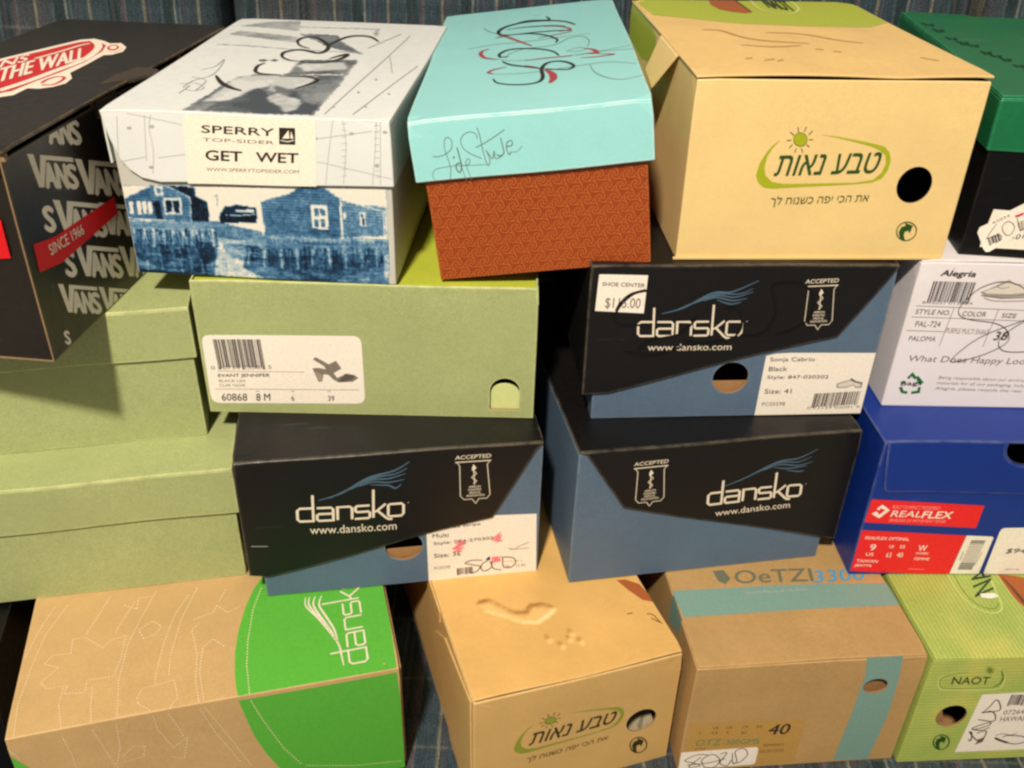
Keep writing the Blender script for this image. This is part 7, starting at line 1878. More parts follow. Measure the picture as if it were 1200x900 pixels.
  ('line','stitch',2,0.67,[(4.1,103),(4.7,101.7)],0,0,0),
  ('line','stitch',2,0.67,[(5.2,100.7),(5.7,99.4)],0,0,0),
 ]),
 ('P','lid','brand_print','top',-0.6,[
  ('text', 'slate_ink', 2, 'OeTZI',[(56.4,86.6),(124.7,84.9),(59.4,102.5)],0.02,0),
  ('text', 'carton_blue', 2, '3300',[(124.6,83),(170.3,84.7),(129.3,97.4)],0.03,0),
  ('poly','slate_ink',2,[(41.1,103.7),(50.9,103.9),(53.9,93.2),(47.5,87.2),(42.4,91.3)]),
 ]),
 ('P','lid','stripe_print','top',-0.6,[
  ('poly','carton_teal',1,[(-0.6,82.8),(88.5,82.3),(188.6,79.7),(189.4,53.8),(105.5,53.1),(2.2,52.5)]),
  ('text', 'chart_grey', 2, 'pasos hacia el confort',[(62.3,72.9),(115.4,73.1),(62.3,77.3)],0,0),
 ]),
 ('P','body','stripe_print','front',0.0,[
  ('poly','carton_teal',1,[(135.9,132.1),(165.1,132),(168.6,103.1),(170.5,57.6),(166.1,1.3),(135.2,3),(138.3,64.2),(139.5,105.4)]),
 ]),
 ('P','body','stripe_side','left',0.0,[
  ('poly','carton_teal',1,[(76.6,134),(49.7,130.1),(51.1,108.8),(78,98),(81,115.4)]),
 ]),
 ('P','body','size_label','front',0.0,[
  ('poly','tan_label',1,[(3.7,61.2),(100.3,58.3),(100.4,3),(4,4.8)]),
  ('text', 'ink_dark', 2, '40',[(71.1,42),(89,41.5),(71,54.9)],0.03,0.15),
  ('text', 'carton_ink', 2, 'OTZ',[(11.2,32.8),(32.5,32.1),(11.6,40.6)],0.006,0.1),
  ('text', 'carton_ink', 2, '-300GMS',[(34.4,32),(65.9,31.4),(33.4,38.6)],0.006,0.1),
  ('text', 'ink_brown', 2, 'UK',[(23.6,53.1),(28.4,52.8),(23.4,56.3)],0,0),
  ('text', 'ink_brown', 2, 'US',[(35,52.6),(39.7,52.3),(34.7,55.8)],0,0),
  ('text', 'ink_brown', 2, 'CM',[(48.1,51.9),(53,51.7),(47.9,55.2)],0,0),
  ('text', 'ink_brown', 2, 'EUR',[(60.2,51.6),(65,51.3),(59.9,54.8)],0,0),
  ('text', 'ink_brown', 2, '7',[(12.6,46.6),(14.3,46.6),(12.4,49.8)],0,0),
  ('text', 'ink_brown', 2, '6.5',[(23.2,47.1),(28,46.8),(23,50.3)],0,0),
  ('text', 'ink_brown', 2, '9',[(35.6,46.3),(37.3,46.3),(35.4,49.5)],0,0),
  ('text', 'ink_brown', 2, '26.5',[(48,45.2),(52.8,44.9),(47.7,48.4)],0,0),
  ('text', 'ink_brown', 2, 'ESPRESSO',[(70.2,27.4),(87.7,26.7),(70,30.1)],0.006,0),
  ('text', 'ink_brown', 2, 'COLOR COCOA',[(68,18.9),(88.9,18.8),(67.6,22.6)],0,0),
  ('text', 'ink_brown', 2, 'STYLE',[(11.4,27.9),(20.5,27.8),(11.3,30.1)],0,0),
 ]),
 ('P','body','sale_sticker','front',0.0,[
  ('poly','label_white',3,[(-0.8,21.2),(-0.5,23.7),(0.5,25.3),(2.1,25.8),(62.9,27.3),(64.6,26.9),(65.7,25.3),(66.1,22.9),(66.3,9.1),(66.1,6.5),(65,4.9),(63.4,4.3),(2.5,2.5),(0.8,3),(-0.3,4.5),(-0.6,7.1)]),
  ('line','ink_dark',4,0.82,[(23.9,20.6),(14.1,21.6),(4.6,15),(11.7,11.6),(18.4,7.2),(8.7,6.2),(18.1,18.4)],0,1,0),
  ('line','ink_dark',4,0.82,[(22.3,4.9),(19.2,14.6),(27.4,21.2),(34.7,13.1),(31,4),(22.3,4.9)],0,1,0),
  ('line','ink_dark',4,0.83,[(33.6,20.6),(39.5,21.9),(35.2,9.3),(42,4.9),(44.6,12.2)],0,1,0),
  ('line','ink_dark',4,0.81,[(44.4,21.5),(46.4,8.2),(49.8,9.8),(46.6,23.1),(53.4,26.2),(57.7,18.4),(52.5,8.6),(46.4,8.2)],0,1,0),
  ('line','ink_dark',4,0.82,[(7.2,9.2),(25.3,10.3),(39.3,14.5)],0,1,0),
 ]),
 ('Q','body','oval_logo','front',0.0,[
  ('text', 'tongue_dark', 3, 'NAOT',[(21.8,97.4),(54.2,96),(20.3,106.2)],0.012,0.12),
  ('line','tongue_pale',2,1.37,[(32.3,112.1),(18.2,110.4),(10.6,106),(10.6,99),(13.7,93),(20.8,90.4),(60.7,89.2),(65.5,96.3),(63.9,104.8),(59.2,111.9),(52.7,115.6)],0,1,1),
  ('line','tongue_shade',2,0.59,[(32.6,111.3),(19.4,109.4),(12,105.2),(11.6,99.7),(13.9,94.7),(20.2,92.4),(58.2,91.1)],0,1,1),
  ('line','tongue_shade',2,1.7,[(58.2,91.1),(62.7,95.8),(63.3,103.4),(59.2,111.9)],0,1,1),
  ('poly','tongue_shade',3,[(51.5,112.5),(51.6,111.3),(51.2,110.4),(50.3,110.1),(49.2,110.5),(48.2,111.5),(47.5,112.7),(47.4,114),(47.9,114.9),(48.8,115.1),(49.9,114.8),(50.9,113.8)]),
  ('line','tongue_shade',3,0.76,[(51.7,112.5),(53.3,112.5)],0,0,0),
  ('line','tongue_shade',3,0.76,[(51.7,110.8),(53.3,109.5)],0,0,0),
  ('line','tongue_shade',3,0.76,[(50.7,109.9),(51.6,107.9)],0,0,0),
  ('line','tongue_shade',3,0.76,[(49.2,110.3),(48.9,108.6)],0,0,0),
  ('line','tongue_shade',3,0.76,[(47.8,111.8),(46.5,111.2)],0,0,0),
  ('line','tongue_shade',3,0.75,[(47.2,113.7),(45.5,114.4)],0,0,0),
  ('line','tongue_shade',3,0.75,[(47.7,115.1),(46.4,116.8)],0,0,0),
  ('line','tongue_shade',3,0.75,[(49.1,115.4),(48.8,117.3)],0,0,0),
  ('line','tongue_shade',3,0.75,[(50.7,114.3),(51.5,115.5)],0,0,0),
 ]),
 ('Q','body','recycling_mark','front',0.0,[
  ('line','hebrew_green',2,1.1,[(37.9,29.3),(39.4,26.1),(40,22.7),(39.7,19.6),(38.6,17.1),(36.8,15.7),(34.5,15.4),(31.9,16.3),(29.5,18.2),(27.4,21),(26,24.3),(25.4,27.7),(25.7,30.8),(26.8,33.2),(28.6,34.6),(30.9,34.9),(33.4,34),(35.9,32.1)],1,0,0),
  ('poly','hebrew_green',3,[(30.2,18.2),(27.4,24.6),(27.8,29.8),(30.7,31.4),(29,34.3),(35.5,30.9),(35.4,23.1),(33.7,26),(31.4,24.9),(32,20.4),(34,16.2)]),
 ]),
 ('Q','body','size_label','front',0.0,[
  ('poly','label_white',1,[(51.8,83.1),(100.1,84.7),(124.4,11.3),(48.4,11)]),
  ('bars','ink_dark',2,[(76.9,69.3),(105.6,68.2),(77,81.9)],13,18),
  ('text', 'ink_grey', 2, '07264',[(77,57.4),(94.8,57.6),(76.3,63)],0.012,0.1),
  ('text', 'ink_grey', 2, 'HAWAII',[(76.6,48.6),(98.8,48.9),(75.7,54.9)],0.012,0.1),
  ('line','ink_dark',3,0.97,[(58.2,60.7),(62.2,67.9),(65.6,76.4),(70.5,70.4),(71.7,63),(57.1,61.1)],0,1,0),
  ('line','ink_dark',3,0.98,[(57,52.7),(70.7,49.7),(70.5,57.1),(64.8,62.6),(59.2,60.7)],0,1,0),
  ('line','ink_dark',3,0.99,[(56.1,39.9),(60.9,41.2),(68.9,45.3),(67.5,48.3),(54.7,41.5),(63.7,38.7),(69.9,42.2)],0,1,0),
  ('line','ink_dark',3,1.01,[(55.5,27.7),(58.1,26),(56.4,35.4),(53.9,37),(61.9,27.4),(67.6,25.5),(69,34.6),(67.1,37.8),(60.6,35.1)],0,1,0),
  ('line','ink_grey',2,0.73,[(63.9,20.3),(64.5,27.2)],0,0,0),
  ('line','ink_grey',2,0.73,[(64.7,20.7),(65.3,27.6)],0,0,0),
  ('line','ink_grey',2,0.73,[(65.5,21.1),(66.1,28.1)],0,0,0),
  ('line','ink_grey',2,0.73,[(66.4,21.5),(66.9,28.5)],0,0,0),
  ('line','ink_grey',2,0.73,[(67.2,22),(67.7,28.9)],0,0,0),
  ('line','ink_grey',2,0.73,[(68,22.4),(68.5,29.3)],0,0,0),
  ('line','ink_grey',2,0.73,[(68.8,22.8),(69.3,29.7)],0,0,0),
  ('line','ink_dark',2,2.22,[(78.8,27.9),(84.5,24.5),(91.9,21)],0,1,0),
  ('line','ink_dark',2,1.11,[(89.5,21.9),(98.7,19),(106.5,20.9),(107.9,24.7),(101.9,28.9),(88.9,30.5),(85.4,28.3)],0,1,0),
  ('line','ink_dark',2,0.64,[(78.4,31),(84,33),(90.8,31.1),(96.4,33.1)],0,1,0),
 ]),
 ('Q','lid','oval_logo','top',-0.6,[
  ('text', 'tongue_dark', 3, 'NAOT',[(85.8,74.1),(104.4,130.6),(64.7,64.9)],0.02,0),
  ('line','tongue_pale',2,1.25,[(53.4,94),(52.7,75.9),(55.7,59.8),(63.3,49),(73.6,46.4),(81.7,51.7),(84.6,61.5),(87.4,77.6),(90.4,98.8)],0,1,0),
  ('line','tongue_shade',2,0.67,[(59.3,92.2),(58,75.7),(60.6,61),(67.3,52.8),(76.4,51.9),(81.4,57.4)],0,1,0),
  ('poly','label_white',4,[(70.9,68.7),(84,68.8),(85,64.4),(77.5,62.4),(69.7,64.1)]),
  ('poly','foot_brown',2,[(97.5,91.7),(112,88.8),(134.9,81.8),(109.7,36.7),(101.9,49.5),(98,58.2),(97,72.8)]),
  ('line','ink_brown',3,2.54,[(100.3,87.7),(102.6,71.1),(104.1,53.6),(105.6,36.8)],0,1,1),
  ('line','tongue_pale',3,0.85,[(97.1,91.8),(97,72.8),(98,58.2),(101.6,48.9),(105.6,36.8)],0,1,0),
 ]),
 ('D','body','side_print','left',0.0,[
  ('poly','tongue_green',1,[(309.6,138.8),(232.2,140.1),(179.3,131.8),(154.2,126.9),(148.9,107),(208.5,98.8),(311.5,104.3),(556.9,110.1)]),
 ]),
 ('O','body','side_flap','left',0.0,[
  ('plate','ochre_card',1.6,[(78.6,117),(3.3,126.8),(1.8,50.1),(50.6,-14.7),(68.4,2.3),(85.5,22.3),(92.2,48),(109.8,61.6),(128.7,72.8),(112.6,91.2)]),
 ]),
]

# ------------------------------------------------------------------ the sofa the boxes stand on
def plaid():
    m, nt, p = base_mat('plaid_fabric')
    tc = node(nt, 'ShaderNodeTexCoord'); sp = node(nt, 'ShaderNodeSeparateXYZ'); nt.links.new(tc.outputs['Object'], sp.inputs[0])
    big = noise(nt, 5, 3, tc.outputs['Object'])
    col = ramp(nt, big.outputs['Fac'], [(.35, lin((52, 68, 76))), (.52, lin((60, 72, 78))), (.66, lin((70, 71, 72)))])
    wob = noise(nt, 40, 2, tc.outputs['Object'])
    def band(axis, period, pos, width, rgb, amt, col):
        a = node(nt, 'ShaderNodeMath', operation='MULTIPLY_ADD'); nt.links.new(axis, a.inputs[0]); a.inputs[1].default_value = 1/period; a.inputs[2].default_value = 50+pos
        wb = node(nt, 'ShaderNodeMath', operation='MULTIPLY_ADD'); nt.links.new(wob.outputs['Fac'], wb.inputs[0]); wb.inputs[1].default_value = .0022/period; nt.links.new(a.outputs[0], wb.inputs[2])
        f = node(nt, 'ShaderNodeMath', operation='FRACT'); nt.links.new(wb.outputs[0], f.inputs[0])
        dd = node(nt, 'ShaderNodeMath', operation='SUBTRACT'); nt.links.new(f.outputs[0], dd.inputs[0]); dd.inputs[1].default_value = .5
        ab = node(nt, 'ShaderNodeMath', operation='ABSOLUTE'); nt.links.new(dd.outputs[0], ab.inputs[0])
        g = node(nt, 'ShaderNodeMapRange', interpolation_type='SMOOTHSTEP'); nt.links.new(ab.outputs[0], g.inputs[0])
        g.inputs[1].default_value = .25*width/period; g.inputs[2].default_value = .75*width/period; g.inputs[3].default_value = amt; g.inputs[4].default_value = 0
        return mixc(nt, g.outputs[0], col, lin(rgb))
    X = sp.outputs['X']; V = sp.outputs['Z']; Yy = sp.outputs['Y']
    col = band(X, .0585, .0, .012, (36, 52, 50), .7, col)
    col = band(X, .0585, .42, .0026, (172, 150, 100), .4, col)
    col = band(X, .117, .15, .0045, (120, 78, 76), .32, col)
    col = band(X, .117, .68, .0022, (170, 168, 150), .32, col)
    col = band(X, .0195, .3, .0026, (92, 110, 118), .3, col)
    col = band(X, .039, .75, .004, (88, 76, 84), .35, col)
    for ax in (V, Yy):
        col = band(ax, .074, .2, .010, (42, 54, 56), .3, col)
        col = band(ax, .074, .6, .003, (150, 144, 120), .16, col)
    st = node(nt, 'ShaderNodeMapping'); st.inputs['Scale'].default_value = (700, 60, 60); nt.links.new(tc.outputs['Object'], st.inputs['Vector'])
    sn = noise(nt, 1.0, 2, st.outputs[0]); col = mixc(nt, 1.0, col, ramp(nt, sn.outputs['Fac'], [(.3, (.72,)*3), (.7, (1.3,)*3)]), 'MULTIPLY')
    th = node(nt, 'ShaderNodeTexVoronoi'); th.inputs['Scale'].default_value = 620; nt.links.new(tc.outputs['Object'], th.inputs['Vector'])
    tr = ramp(nt, th.outputs['Distance'], [(.1, (1.2,)*3), (.7, (.7,)*3)])
    col = mixc(nt, 1.0, col, tr, 'MULTIPLY')
    nt.links.new(col, p.inputs['Base Color']); p.inputs['Roughness'].default_value = .95; p.inputs['Specular IOR Level'].default_value = .1
    b = node(nt, 'ShaderNodeBump'); b.inputs['Strength'].default_value = .6; b.inputs['Distance'].default_value = .001
    nt.links.new(th.outputs['Distance'], b.inputs['Height']); nt.links.new(b.outputs[0], p.inputs['Normal'])
plaid()
ink('dark_frame', (20, 18, 18), .9)
sofa = bpy.data.objects.new('sofa', None); C.objects.link(sofa); sofa.location = (0, .78, -.42)
sofa['label'] = 'dark blue plaid fabric sofa whose seat carries all the shoe boxes'; sofa['category'] = 'sofa'
def cushion(name, sx, sy, sz, loc, rot=(0, 0, 0), bulge=(.0, .0, .0), mat='plaid_fabric', bev=.03):
    bm = bmesh.new(); bmesh.ops.create_cube(bm, size=1)
    for v in bm.verts: v.co = Vector((v.co.x*sx, v.co.y*sy, v.co.z*sz))
    bmesh.ops.bevel(bm, geom=bm.edges[:], offset=bev, segments=4, affect='EDGES', profile=.5)
    for _ in range(4):
        ed = [e for e in bm.edges if e.calc_length() > .12]
        if ed: bmesh.ops.subdivide_edges(bm, edges=ed, cuts=1, use_grid_fill=True)
    for v in bm.verts:
        x, y, z = 2*v.co.x/sx, 2*v.co.y/sy, 2*v.co.z/sz
        v.co.y += bulge[1]*y*(1-x*x)*(1-z*z); v.co.z += bulge[2]*z*(1-x*x)*(1-y*y)
    for f in bm.faces: f.smooth = True
    me = bpy.data.meshes.new(name); bm.to_mesh(me); bm.free(); me.materials.append(MATS[mat])
    o = bpy.data.objects.new(name, me); C.objects.link(o); o.parent = sofa; o.location = loc; o.rotation_euler = rot
    return o
cushion('seat_cushion', 2.1, .76, .17, (0, -.03, .334))
cushion('sofa_base', 2.2, .84, .30, (0, .03, .095), mat='plaid_fabric', bev=.02)
cushion('back_frame', 2.2, .16, .95, (0, .475, .53), rot=(math.radians(-7), 0, 0), mat='dark_frame', bev=.03)
for x0, x1 in ((-1.08, -.332), (-.318, .49), (.50, 1.08)):
    cushion('back_cushion', x1-x0, .14, .56, ((x0+x1)/2, .345, .74), rot=(math.radians(-8), 0, 0), bulge=(0, .012, 0), bev=.022)

# ------------------------------------------------------------------ the boxes
B = {k: Box(k, v, i+3) for i, (k, v) in enumerate(LABELS.items())}
def cut_circle(pts, cx, cz, r):          # notch an outline's top edge (clockwise from top-left) with a half circle
    out = []
    for p in pts: out.append(p)
    return out
def trayed(k, mat, inner, x, y, z, holes=(), open_top=False, **kw):
    b = B[k]; return b.add('body', hollow(x[0], x[1], y[0], y[1], z[0], z[1], holes, open_top, **kw), [mat, inner])
def solid(k, name, mat, boxes, parent=None, bev=.6):
    bm = bmesh.new()
    for q in boxes: cub(bm, *q, bev=bev)
    return B[k].add(name, bm, [mat], parent)

# black skate box, hinged lid with a tucked tab
b = B['A']; w, d, h = b.w, b.d, b.h
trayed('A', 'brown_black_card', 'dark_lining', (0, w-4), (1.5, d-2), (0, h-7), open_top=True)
solid('A', 'lid', 'brown_black_card', [(-1, w, -1, d, h-2.2, h), (-1, w-5, d-1.8, d, h-40, h-2.3), (0, w-6, -.9, 1.2, h-16, h-2.3)])
bm = bmesh.new(); P = b.frame('top', -1.4)
prism(bm, [(w-14, 150), (w+3, 172), (w+9, 190), (w+8, 202), (w-10, 206), (w-16, 180)], P, -1.2, 1.9, .3)
prism(bm, [(w-4, 118), (w-.5, 118), (w-1.5, 150), (w-4, 150)], P, -14, -2, .2)
b.add('tuck_tab', bm, ['brown_black_plain'], b.parts['lid'])
for q in [(w-5.8, w-2.6, 118, 121, h-8, h-1.9), (w-2.4, w+1.2, 199, 202, h-8, h-1.9), (w-4, w-1.2, 262, 264, h-8, h-2.2), (w-6, w-1.5, 1.6, 5.5, h-8, h-3), (w-5.1, w-4, .9, 1.7, 1, h-8), (.2, w-4.2, .9, 1.7, -.0, 1.1)]:
    bm = bmesh.new(); cub(bm, *q, bev=.2); b.add('raw_edge', bm, ['dim_kraft_edge'], b.parts['body'])

# white and blue harbour box
b = B['B']; w, d, h = b.w, b.d, b.h
solid('B', 'body', 'white_side', [(3, w-2, 3, d-3, 0, h-2)], bev=1)
bm = bmesh.new(); P = b.frame('front', 0)
prism(bm, [(0, h), (w, h), (w, 77.5), (120, 75.5), (34, 73), (21, 76), (13, 82), (8, 89), (3.5, 104)], P, -1.5, 0, .5)
cub(bm, .2, w-.2, 1.6, d, h-1.6, h-.1, .5); cub(bm, w-1.6, w, 1.6, d, 77, h-1.7, .4); cub(bm, 0, 1.6, 1.6, d, 86, h-1.7, .4); cub(bm, 1.7, w-1.7, d-1.6, d, 77, h-1.7, .4)
b.add('lid', bm, ['white_card'])

# turquoise lid, orange patterned base
b = B['C']; w, d, h = b.w, b.d, b.h
solid('C', 'body', 'orange_card', [(6.2, w-4.6, 4, d-5, 0, h-2.2)], bev=.8)
solid('C', 'lid', 'turquoise_card', [(0, w, 0, d, h-2, h), (0, w, 0, 2, 78.5, h-1.2), (0, 2, 2.1, d-2.1, 78.5, h-1.8), (w-2, w, 2.1, d-2.1, 78.5, h-1.8), (0, w, d-2, d, 78.5, h-1.2)], bev=.9)
pr = Print(b, 'front', -4, (6.8, w-5.2, .6, 79)); r = random.Random(5)
S = 10.4
for j in range(-1, 11):
    for i in range(-1, 17):
        cx = 5+i*S+(j % 2)*S*.5; cz = 4+j*S*.8
        for k in range(3):
            a0 = k*2*math.pi/3+.5
            pts = [(cx+(.3+4.9*u**.85)*math.cos(a0+3.7*u), cz+(.3+4.9*u**.85)*math.sin(a0+3.7*u)) for u in [t/14 for t in range(15)]]
            pr.line('orange_line', 1+.3*k, .62, pts)
b.add('swirl_print', pr.bm, pr.mats, b.parts['body'])

# big tan box
b = B['D']; w, d, h = b.w, b.d, b.h
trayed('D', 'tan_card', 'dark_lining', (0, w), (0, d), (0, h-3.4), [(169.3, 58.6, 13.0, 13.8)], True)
bm = bmesh.new()
cub(bm, -1, w+1, .2, d, h-2.4, h-.8, .4)
b.add('lid', bm, ['tan_lid'])
bm = bmesh.new(); t = bm
q = [(-1, 60, h-2), (-1, 130, h-2), (-11, 127, h-26), (-13, 82, h-30)]
vs = [bm.verts.new(v) for v in q] + [bm.verts.new((x-1.2, y, z-1.)) for x, y, z in q]
bm.faces.new(vs[:4]); bm.faces.new(vs[7:3:-1])
for i in range(4): bm.faces.new((vs[i], vs[4+i], vs[4+(i+1) % 4], vs[(i+1) % 4]))
bmesh.ops.recalc_face_normals(bm, faces=bm.faces)
b.add('tuck_tab', bm, ['tan_card'], b.parts['lid'])
solid('D', 'base_flap', 'tan_lid', [(-2.2, w-1, -1.6, -.1, .2, 2.2)], b.parts['body'], .3)

# black box with green lid
b = B['E']; w, d, h = b.w, b.d, b.h
solid('E', 'body', 'black_card', [(2, w-2, 2, d-3, 0, h-2.2)], bev=.8)
solid('E', 'lid', 'green_lid_card', [(0, w, 0, d, h-2, h), (0, w, 0, 1.8, 82, h-1.2), (0, 1.8, 1.9, d-1.9, 82, h-1.8), (w-1.8, w, 1.9, d-1.9, 82, h-1.8), (0, w, d-1.8, d, 82, h-1.2)], bev=.9)
bm = bmesh.new(); prism(bm, [(.5, 1), (118, 1), (80.9, 204.7), (61, d-1), (.5, d-1)], b.frame('top', 0), .05, 1.3, .5)
b.add('top_flap', bm, ['green_lid_card'], b.parts['lid'])

# labelled olive box
b = B['F']; w, d, h = b.w, b.d, b.h
trayed('F', 'olive_card', 'kraft_inside', (0, w), (0, d), (0, h), [(238.6, 26, 11.9, 11.9, 8.2)], True)
solid('F', 'lid', 'lime_card', [(1.7, w-1.7, 1.8, d-1.8, h-4.4, h-2.4)], bev=.3)
bm = bmesh.new(); prism(bm, [(226.4, 6), (251, 6), (251, 24)]+[(238.6+12.4*math.cos(a*math.pi/10), 20.5+10*math.sin(a*math.pi/10)) for a in range(1, 10)]+[(226.4, 24)], b.frame('front', -4.0), -1.2, 0, .2)
b.add('hole_tab', bm, ['pale_lime'], b.parts['body'])
bm = bmesh.new(); prism(bm, [(w-1.4, h-12), (w+.3, h-14), (w+.3, h+2), (w-1.2, h+5)], b.frame('front', .05), -1.4, 0, .2); b.add('torn_corner', bm, ['olive_card'], b.parts['lid'])

# plain olive boxes
for k, zl in (('G', 75.5), ('H', 70.5)):
    b = B[k]; w, d, h = b.w, b.d, b.h
    solid(k, 'body', 'olive_card', [(3, w-3, 2.6, d-3, 0, h-2.3)], bev=.8)
    solid(k, 'lid', 'olive_card', [(0, w, 0, d, h-2, h), (0, w, 0, 1.8, zl, h-1.2), (0, 1.8, 1.9, d-1.9, zl, h-1.8), (w-1.8, w, 1.9, d-1.9, zl, h-1.8), (0, w, d-1.8, d, zl, h-1.2)], bev=.9)

# black and blue clog boxes: blue tray, black lid whose front flap is cut on the slant
for k, hole, flap, xr in (('I', (125.5, 41.5, 15.5, 14.5), [(0, 0), (0, 26), (14.8, 23.3), (199, 65.8), (233, 131.9), (0, 0)], (11, 0)),
                          ('J', (119.8, 37, 14.6, 14.4), [(0, 0), (0, 25.2), (21, 26.3), (199.4, 75.4), (234, 132.6), (0, 0)], (9, 0)),
                          ('K', None, [(0, 0), (5.5, 134.3), (40.5, 78), (221.5, 24.9), (0, 21), (0, 0)], (0, 12))):
    b = B[k]; w, d, h = b.w, b.d, b.h
    trayed(k, 'clog_blue', 'kraft_inside', (xr[0], w-xr[1]-.2), (2.2, d-2), (0, h-2.3), [hole] if hole else [], False)
    f = [list(p) for p in flap]
    if k != 'K': f[0] = [0, h]; f[-1] = [w, h]; f[-2][1] = min(f[-2][1], h-3)
    else: f[0] = [0, h]; f[-1] = [w, h]; f[4][0] = w
    bm = bmesh.new()
    prism(bm, f, b.frame('front', 0), -1.9, 0, .45)
    cub(bm, 0, w, 2., d, h-2, h-.05, .5)
    if xr[0]: cub(bm, 0, 1.9, 2., d, 26.5, h-2.1, .4)
    else: cub(bm, w-1.9, w, 2., d, 22, h-2.1, .4)
    b.add('lid', bm, ['clog_black'])
    if hole:
        bm = bmesh.new(); cub(bm, hole[0]-20, hole[0]+20, 6.2, 7.4, 2, hole[1]-5.5, .2); b.add('inner_flap', bm, ['kraft_inside'], b.parts['body'])

# white printed box
b = B['L']; w, d, h = b.w, b.d, b.h
solid('L', 'body', 'lilac_white_card', [(0, w, 0, d, 0, h-1.9)], bev=1.2)
solid('L', 'lid', 'lilac_white_card', [(.4, w-.4, .5, d, h-1.7, h)], bev=.6)

# royal blue box with a front flap
b = B['M']; w, d, h = b.w, b.d, b.h
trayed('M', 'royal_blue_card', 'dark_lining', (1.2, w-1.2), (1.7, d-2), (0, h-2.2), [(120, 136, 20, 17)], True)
arc = [(120+23*math.cos(math.pi-a*math.pi/14), h-2.5-21*math.sin(a*math.pi/14)) for a in range(15)]
bm = bmesh.new()
prism(bm, [(3, h)]+[(97, h)]+arc+[(143, h), (w-3, h), (w-4, 86), (13, 91.6), (10.5, 94), (9, 100)], b.frame('front', 0), -1.5, 0, .4)
cub(bm, 0, w, 1.6, d, h-1.9, h-.1, .5)
b.add('lid', bm, ['royal_blue_card'])

# kraft and green carton
b = B['N']; w, d, h = b.w, b.d, b.h
solid('N', 'body', 'kraft_card', [(0, w, 0, d, 0, h)], bev=.6)
solid('N', 'end_flap', 'kraft_edge', [(w+.3, w+1.9, 5, d-6, 2, h-5)], b.parts['body'], .3)

# tan footprint box
b = B['O']; w, d, h = b.w, b.d, b.h
trayed('O', 'ochre_card', 'kraft_inside', (0, w), (0, d), (0, h-3.2), [(142.6, 58.6, 13.4, 13.4)], True)
bm = bmesh.new(); cub(bm, .5, w-.5, .3, d, h-2.3, h-.8, .4); cub(bm, -1.6, -.2, 95, d, h-14, h-1.2, .4); b.add('lid', bm, ['ochre_lid'])
bm = bmesh.new(); rows = []
r = random.Random(2)
for j in range(7): rows.append([bm.verts.new((118+i*5, 8+j*6+r.uniform(-2, 2), 26+j*4.2+r.uniform(-2.5, 2.5))) for i in range(10)])
for j in range(6):
    for i in range(9): bm.faces.new((rows[j][i], rows[j][i+1], rows[j+1][i+1], rows[j+1][i]))
b.add('tissue_paper', bm, ['paper_tissue'], b.parts['body'])

# brown kraft box with teal stripes
b = B['P']; w, d, h = b.w, b.d, b.h
trayed('P', 'brown_kraft', 'kraft_inside', (0, w), (0, d), (0, h-2.8), [(151, 94.3, 10.2, 8.2)], True)
bm = bmesh.new(); cub(bm, .6, w-.6, .4, d, h-2.1, h-.6, .4); b.add('lid', bm, ['brown_kraft'])
bm = bmesh.new(); cub(bm, 136, 166, 7, 8.2, 74, 92, .2); b.add('inner_flap', bm, ['kraft_inside'], b.parts['body'])

# green striped box
b = B['Q']; w, d, h = b.w, b.d, b.h
trayed('Q', 'striped_green', 'kraft_inside', (0, w), (0, d), (0, h-2.4), [(32.6, 57.8, 13.0, 13.2)], True)
bm = bmesh.new(); cub(bm, .3, w-.3, -.2, d, h-2.1, h-.6, .4); b.add('lid', bm, ['striped_lid'])
bm = bmesh.new(); prism(bm, [(16, 40), (34, 40), (30, 54), (22, 59), (16, 59)], b.frame('front', -8), -.8, 0, .1); b.add('inner_flap', bm, ['kraft_inside'], b.parts['body'])

# black box in the shade beside the carton
solid('R', 'body', 'black_card', [(1.5, B['R'].w-1.5, 1.5, B['R'].d-2, 0, B['R'].h-2.2)], bev=.8)
b = B['R']; w, d, h = b.w, b.d, b.h
solid('R', 'lid', 'black_card', [(0, w, 0, d, h-2, h), (0, w, 0, 1.4, h-40, h-2.1)], bev=.5)

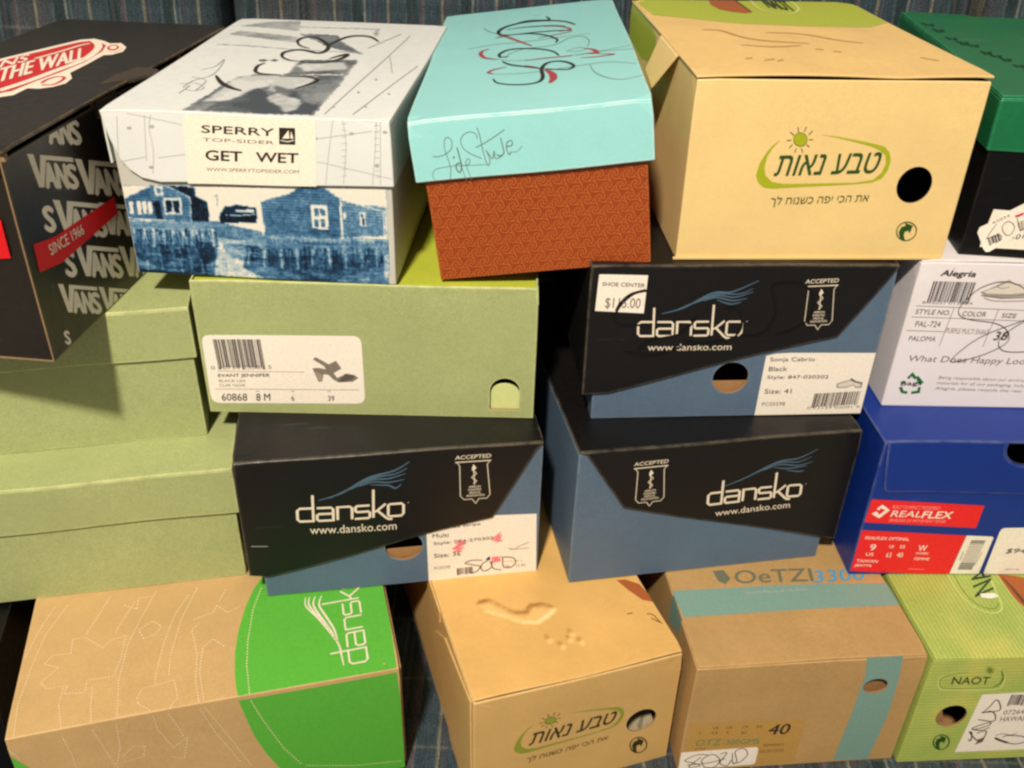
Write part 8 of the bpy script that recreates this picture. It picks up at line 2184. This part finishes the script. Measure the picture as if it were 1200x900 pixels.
# ------------------------------------------------------------------ lay the printing on
CLIPS = {('B', 'body'): (3.8, 198.4, .6, 121), ('E', 'body'): (2.6, 197, .6, 118), ('M', 'body'): (2.2, 297, .5, 90), ('A', 'body', 'right'): (3, 364, 1, 139.5), ('I', 'body'): (12, 238.2, .5, 136), ('J', 'body'): (10, 235, .5, 134), ('K', 'body'): (1, 224, .5, 134)}
for key, owner, name, face, off, ops in GRAPHICS:
    b = B[key]; pr = Print(b, face, off, CLIPS.get((key, owner, face)) or (CLIPS.get((key, owner)) if face == 'front' else None))
    if (key, name) == ('P', 'stripe_print') and face == 'front': pr.holes = [(151, 94.3, 10.3, 8.3)]
    if ops and ops[0][0] == 'plate':
        bm = bmesh.new(); prism(bm, ops[0][3], pr.P, .1, ops[0][2], .4); b.add(name, bm, [ops[0][1]], b.parts[owner]); continue
    if name == 'harbour_photo':
        X, Y, rgb, al = raster(ops, 3.8, 198.6, .6, 88, .8, .5, 3, PHOTO)
        wl = 36.0                                                          # waterline: below it the picture repeats, mirrored and broken up
        n1 = fbm(X, Y, 7, 1); n2 = fbm(X, Y, 1.8, 2, 2); ns = fbm(X, Y*5, 9, 5, 3)
        yy = np.clip(((2*wl-Y)-.6)/.8, 0, rgb.shape[0]-1).astype(int); xx = np.clip(np.arange(X.shape[1])[None, :]+(ns*7).astype(int), 0, X.shape[1]-1)
        mir = rgb[yy, xx]*np.array([.62, .72, .78]); w = (Y < wl-4)[..., None]*.42
        rgb = rgb*(1-w)+mir*w
        house = (rgb[..., 2]-rgb[..., 0] > 30)
        clap = np.where(house & (Y > wl+12), 14*np.sin(Y*2.9), 0)
        g = (70*n1+55*n2)*np.where(rgb.mean(-1) > 190, .22, .75)+clap+np.where(Y < wl+6, 60*ns, 0)
        rgb = blur(rgb.transpose(2, 0, 1)[0], 1)[..., None]*[1, 0, 0]+blur(rgb[..., 1], 1)[..., None]*[0, 1, 0]+blur(rgb[..., 2], 1)[..., None]*[0, 0, 1]
        rgb = np.clip(rgb+g[..., None]*np.array([1.0, .95, .85]), 0, 255); rgb = np.clip(118+(rgb-118)*1.22, 0, 255)
        tones = [(8, 18, 30), (14, 34, 54), (22, 52, 80), (38, 74, 106), (54, 96, 130), (76, 116, 148), (106, 142, 166), (142, 166, 180), (178, 190, 190), (208, 208, 198), (226, 218, 202)]
        pr.mosaic(rgb, al, 3.8, .6, .8, 1, 'harbour', tones); ops = []
    if name == 'cover_photo':
        pic = [o for o in ops if o[1] in PHOTO or o[1] == 'label_cream']; pic = [o for o in pic if o[0] == 'poly' or o[1] != 'chart_grey']
        ops = [o if o[2] >= 5 else (o[0], o[1], 2)+tuple(o[3:]) for o in ops if o not in pic]
        X, Y, rgb, al = raster(pic, .6, b.w-.6, .6, b.d-.6, 1.25, 1.6, 8, PHOTO)
        n1 = fbm(X, Y, 26, 4, 5); n2 = fbm(X, Y, 3.5, 6, 2)
        for c in range(3): rgb[..., c] = blur(np.where(al, rgb[..., c], (208, 212, 208)[c]), 2)
        rgb = np.clip(rgb+(120*n1+30*n2)[..., None]*np.where(rgb.mean(-1) > 185, .35, .8)[..., None], 0, 255)
        pr.mosaic(rgb, al, .6, .6, 1.25, 1, 'cover', [(66+k*17, 73+k*16.4, 80+k*15) for k in range(10)])
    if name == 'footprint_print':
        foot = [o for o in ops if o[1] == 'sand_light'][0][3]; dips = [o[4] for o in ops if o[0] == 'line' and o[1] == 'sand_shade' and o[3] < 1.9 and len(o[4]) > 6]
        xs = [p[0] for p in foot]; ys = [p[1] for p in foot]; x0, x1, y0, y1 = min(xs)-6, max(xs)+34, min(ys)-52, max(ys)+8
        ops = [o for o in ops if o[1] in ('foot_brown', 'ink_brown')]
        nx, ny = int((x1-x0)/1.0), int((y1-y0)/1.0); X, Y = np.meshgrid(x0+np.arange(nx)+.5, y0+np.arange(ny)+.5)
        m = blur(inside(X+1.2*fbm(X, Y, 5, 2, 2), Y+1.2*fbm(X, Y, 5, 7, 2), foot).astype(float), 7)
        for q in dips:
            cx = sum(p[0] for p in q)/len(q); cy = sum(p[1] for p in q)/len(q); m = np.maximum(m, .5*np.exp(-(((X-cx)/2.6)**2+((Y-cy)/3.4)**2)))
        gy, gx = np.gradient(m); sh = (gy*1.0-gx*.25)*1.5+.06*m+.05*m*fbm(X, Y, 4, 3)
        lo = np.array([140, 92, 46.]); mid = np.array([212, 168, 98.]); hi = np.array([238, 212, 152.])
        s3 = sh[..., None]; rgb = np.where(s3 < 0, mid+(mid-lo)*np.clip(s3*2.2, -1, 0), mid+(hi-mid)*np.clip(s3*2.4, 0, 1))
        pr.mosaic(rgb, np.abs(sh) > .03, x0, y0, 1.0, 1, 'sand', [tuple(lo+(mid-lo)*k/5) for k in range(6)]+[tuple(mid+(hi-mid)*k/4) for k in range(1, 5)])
    for o in ops:
        t = o[0]
        if t == 'poly': pr.poly(*o[1:])
        elif t == 'line': pr.line(*o[1:])
        elif t == 'text': pr.text(*o[1:])
        elif t == 'bars': pr.bars(*o[1:])
        elif t == 'sym': pr.sym(*o[1:])
        elif t == 'blockword': pr.blockword(*o[1:])
    b.add(name, pr.bm, pr.mats, b.parts[owner])
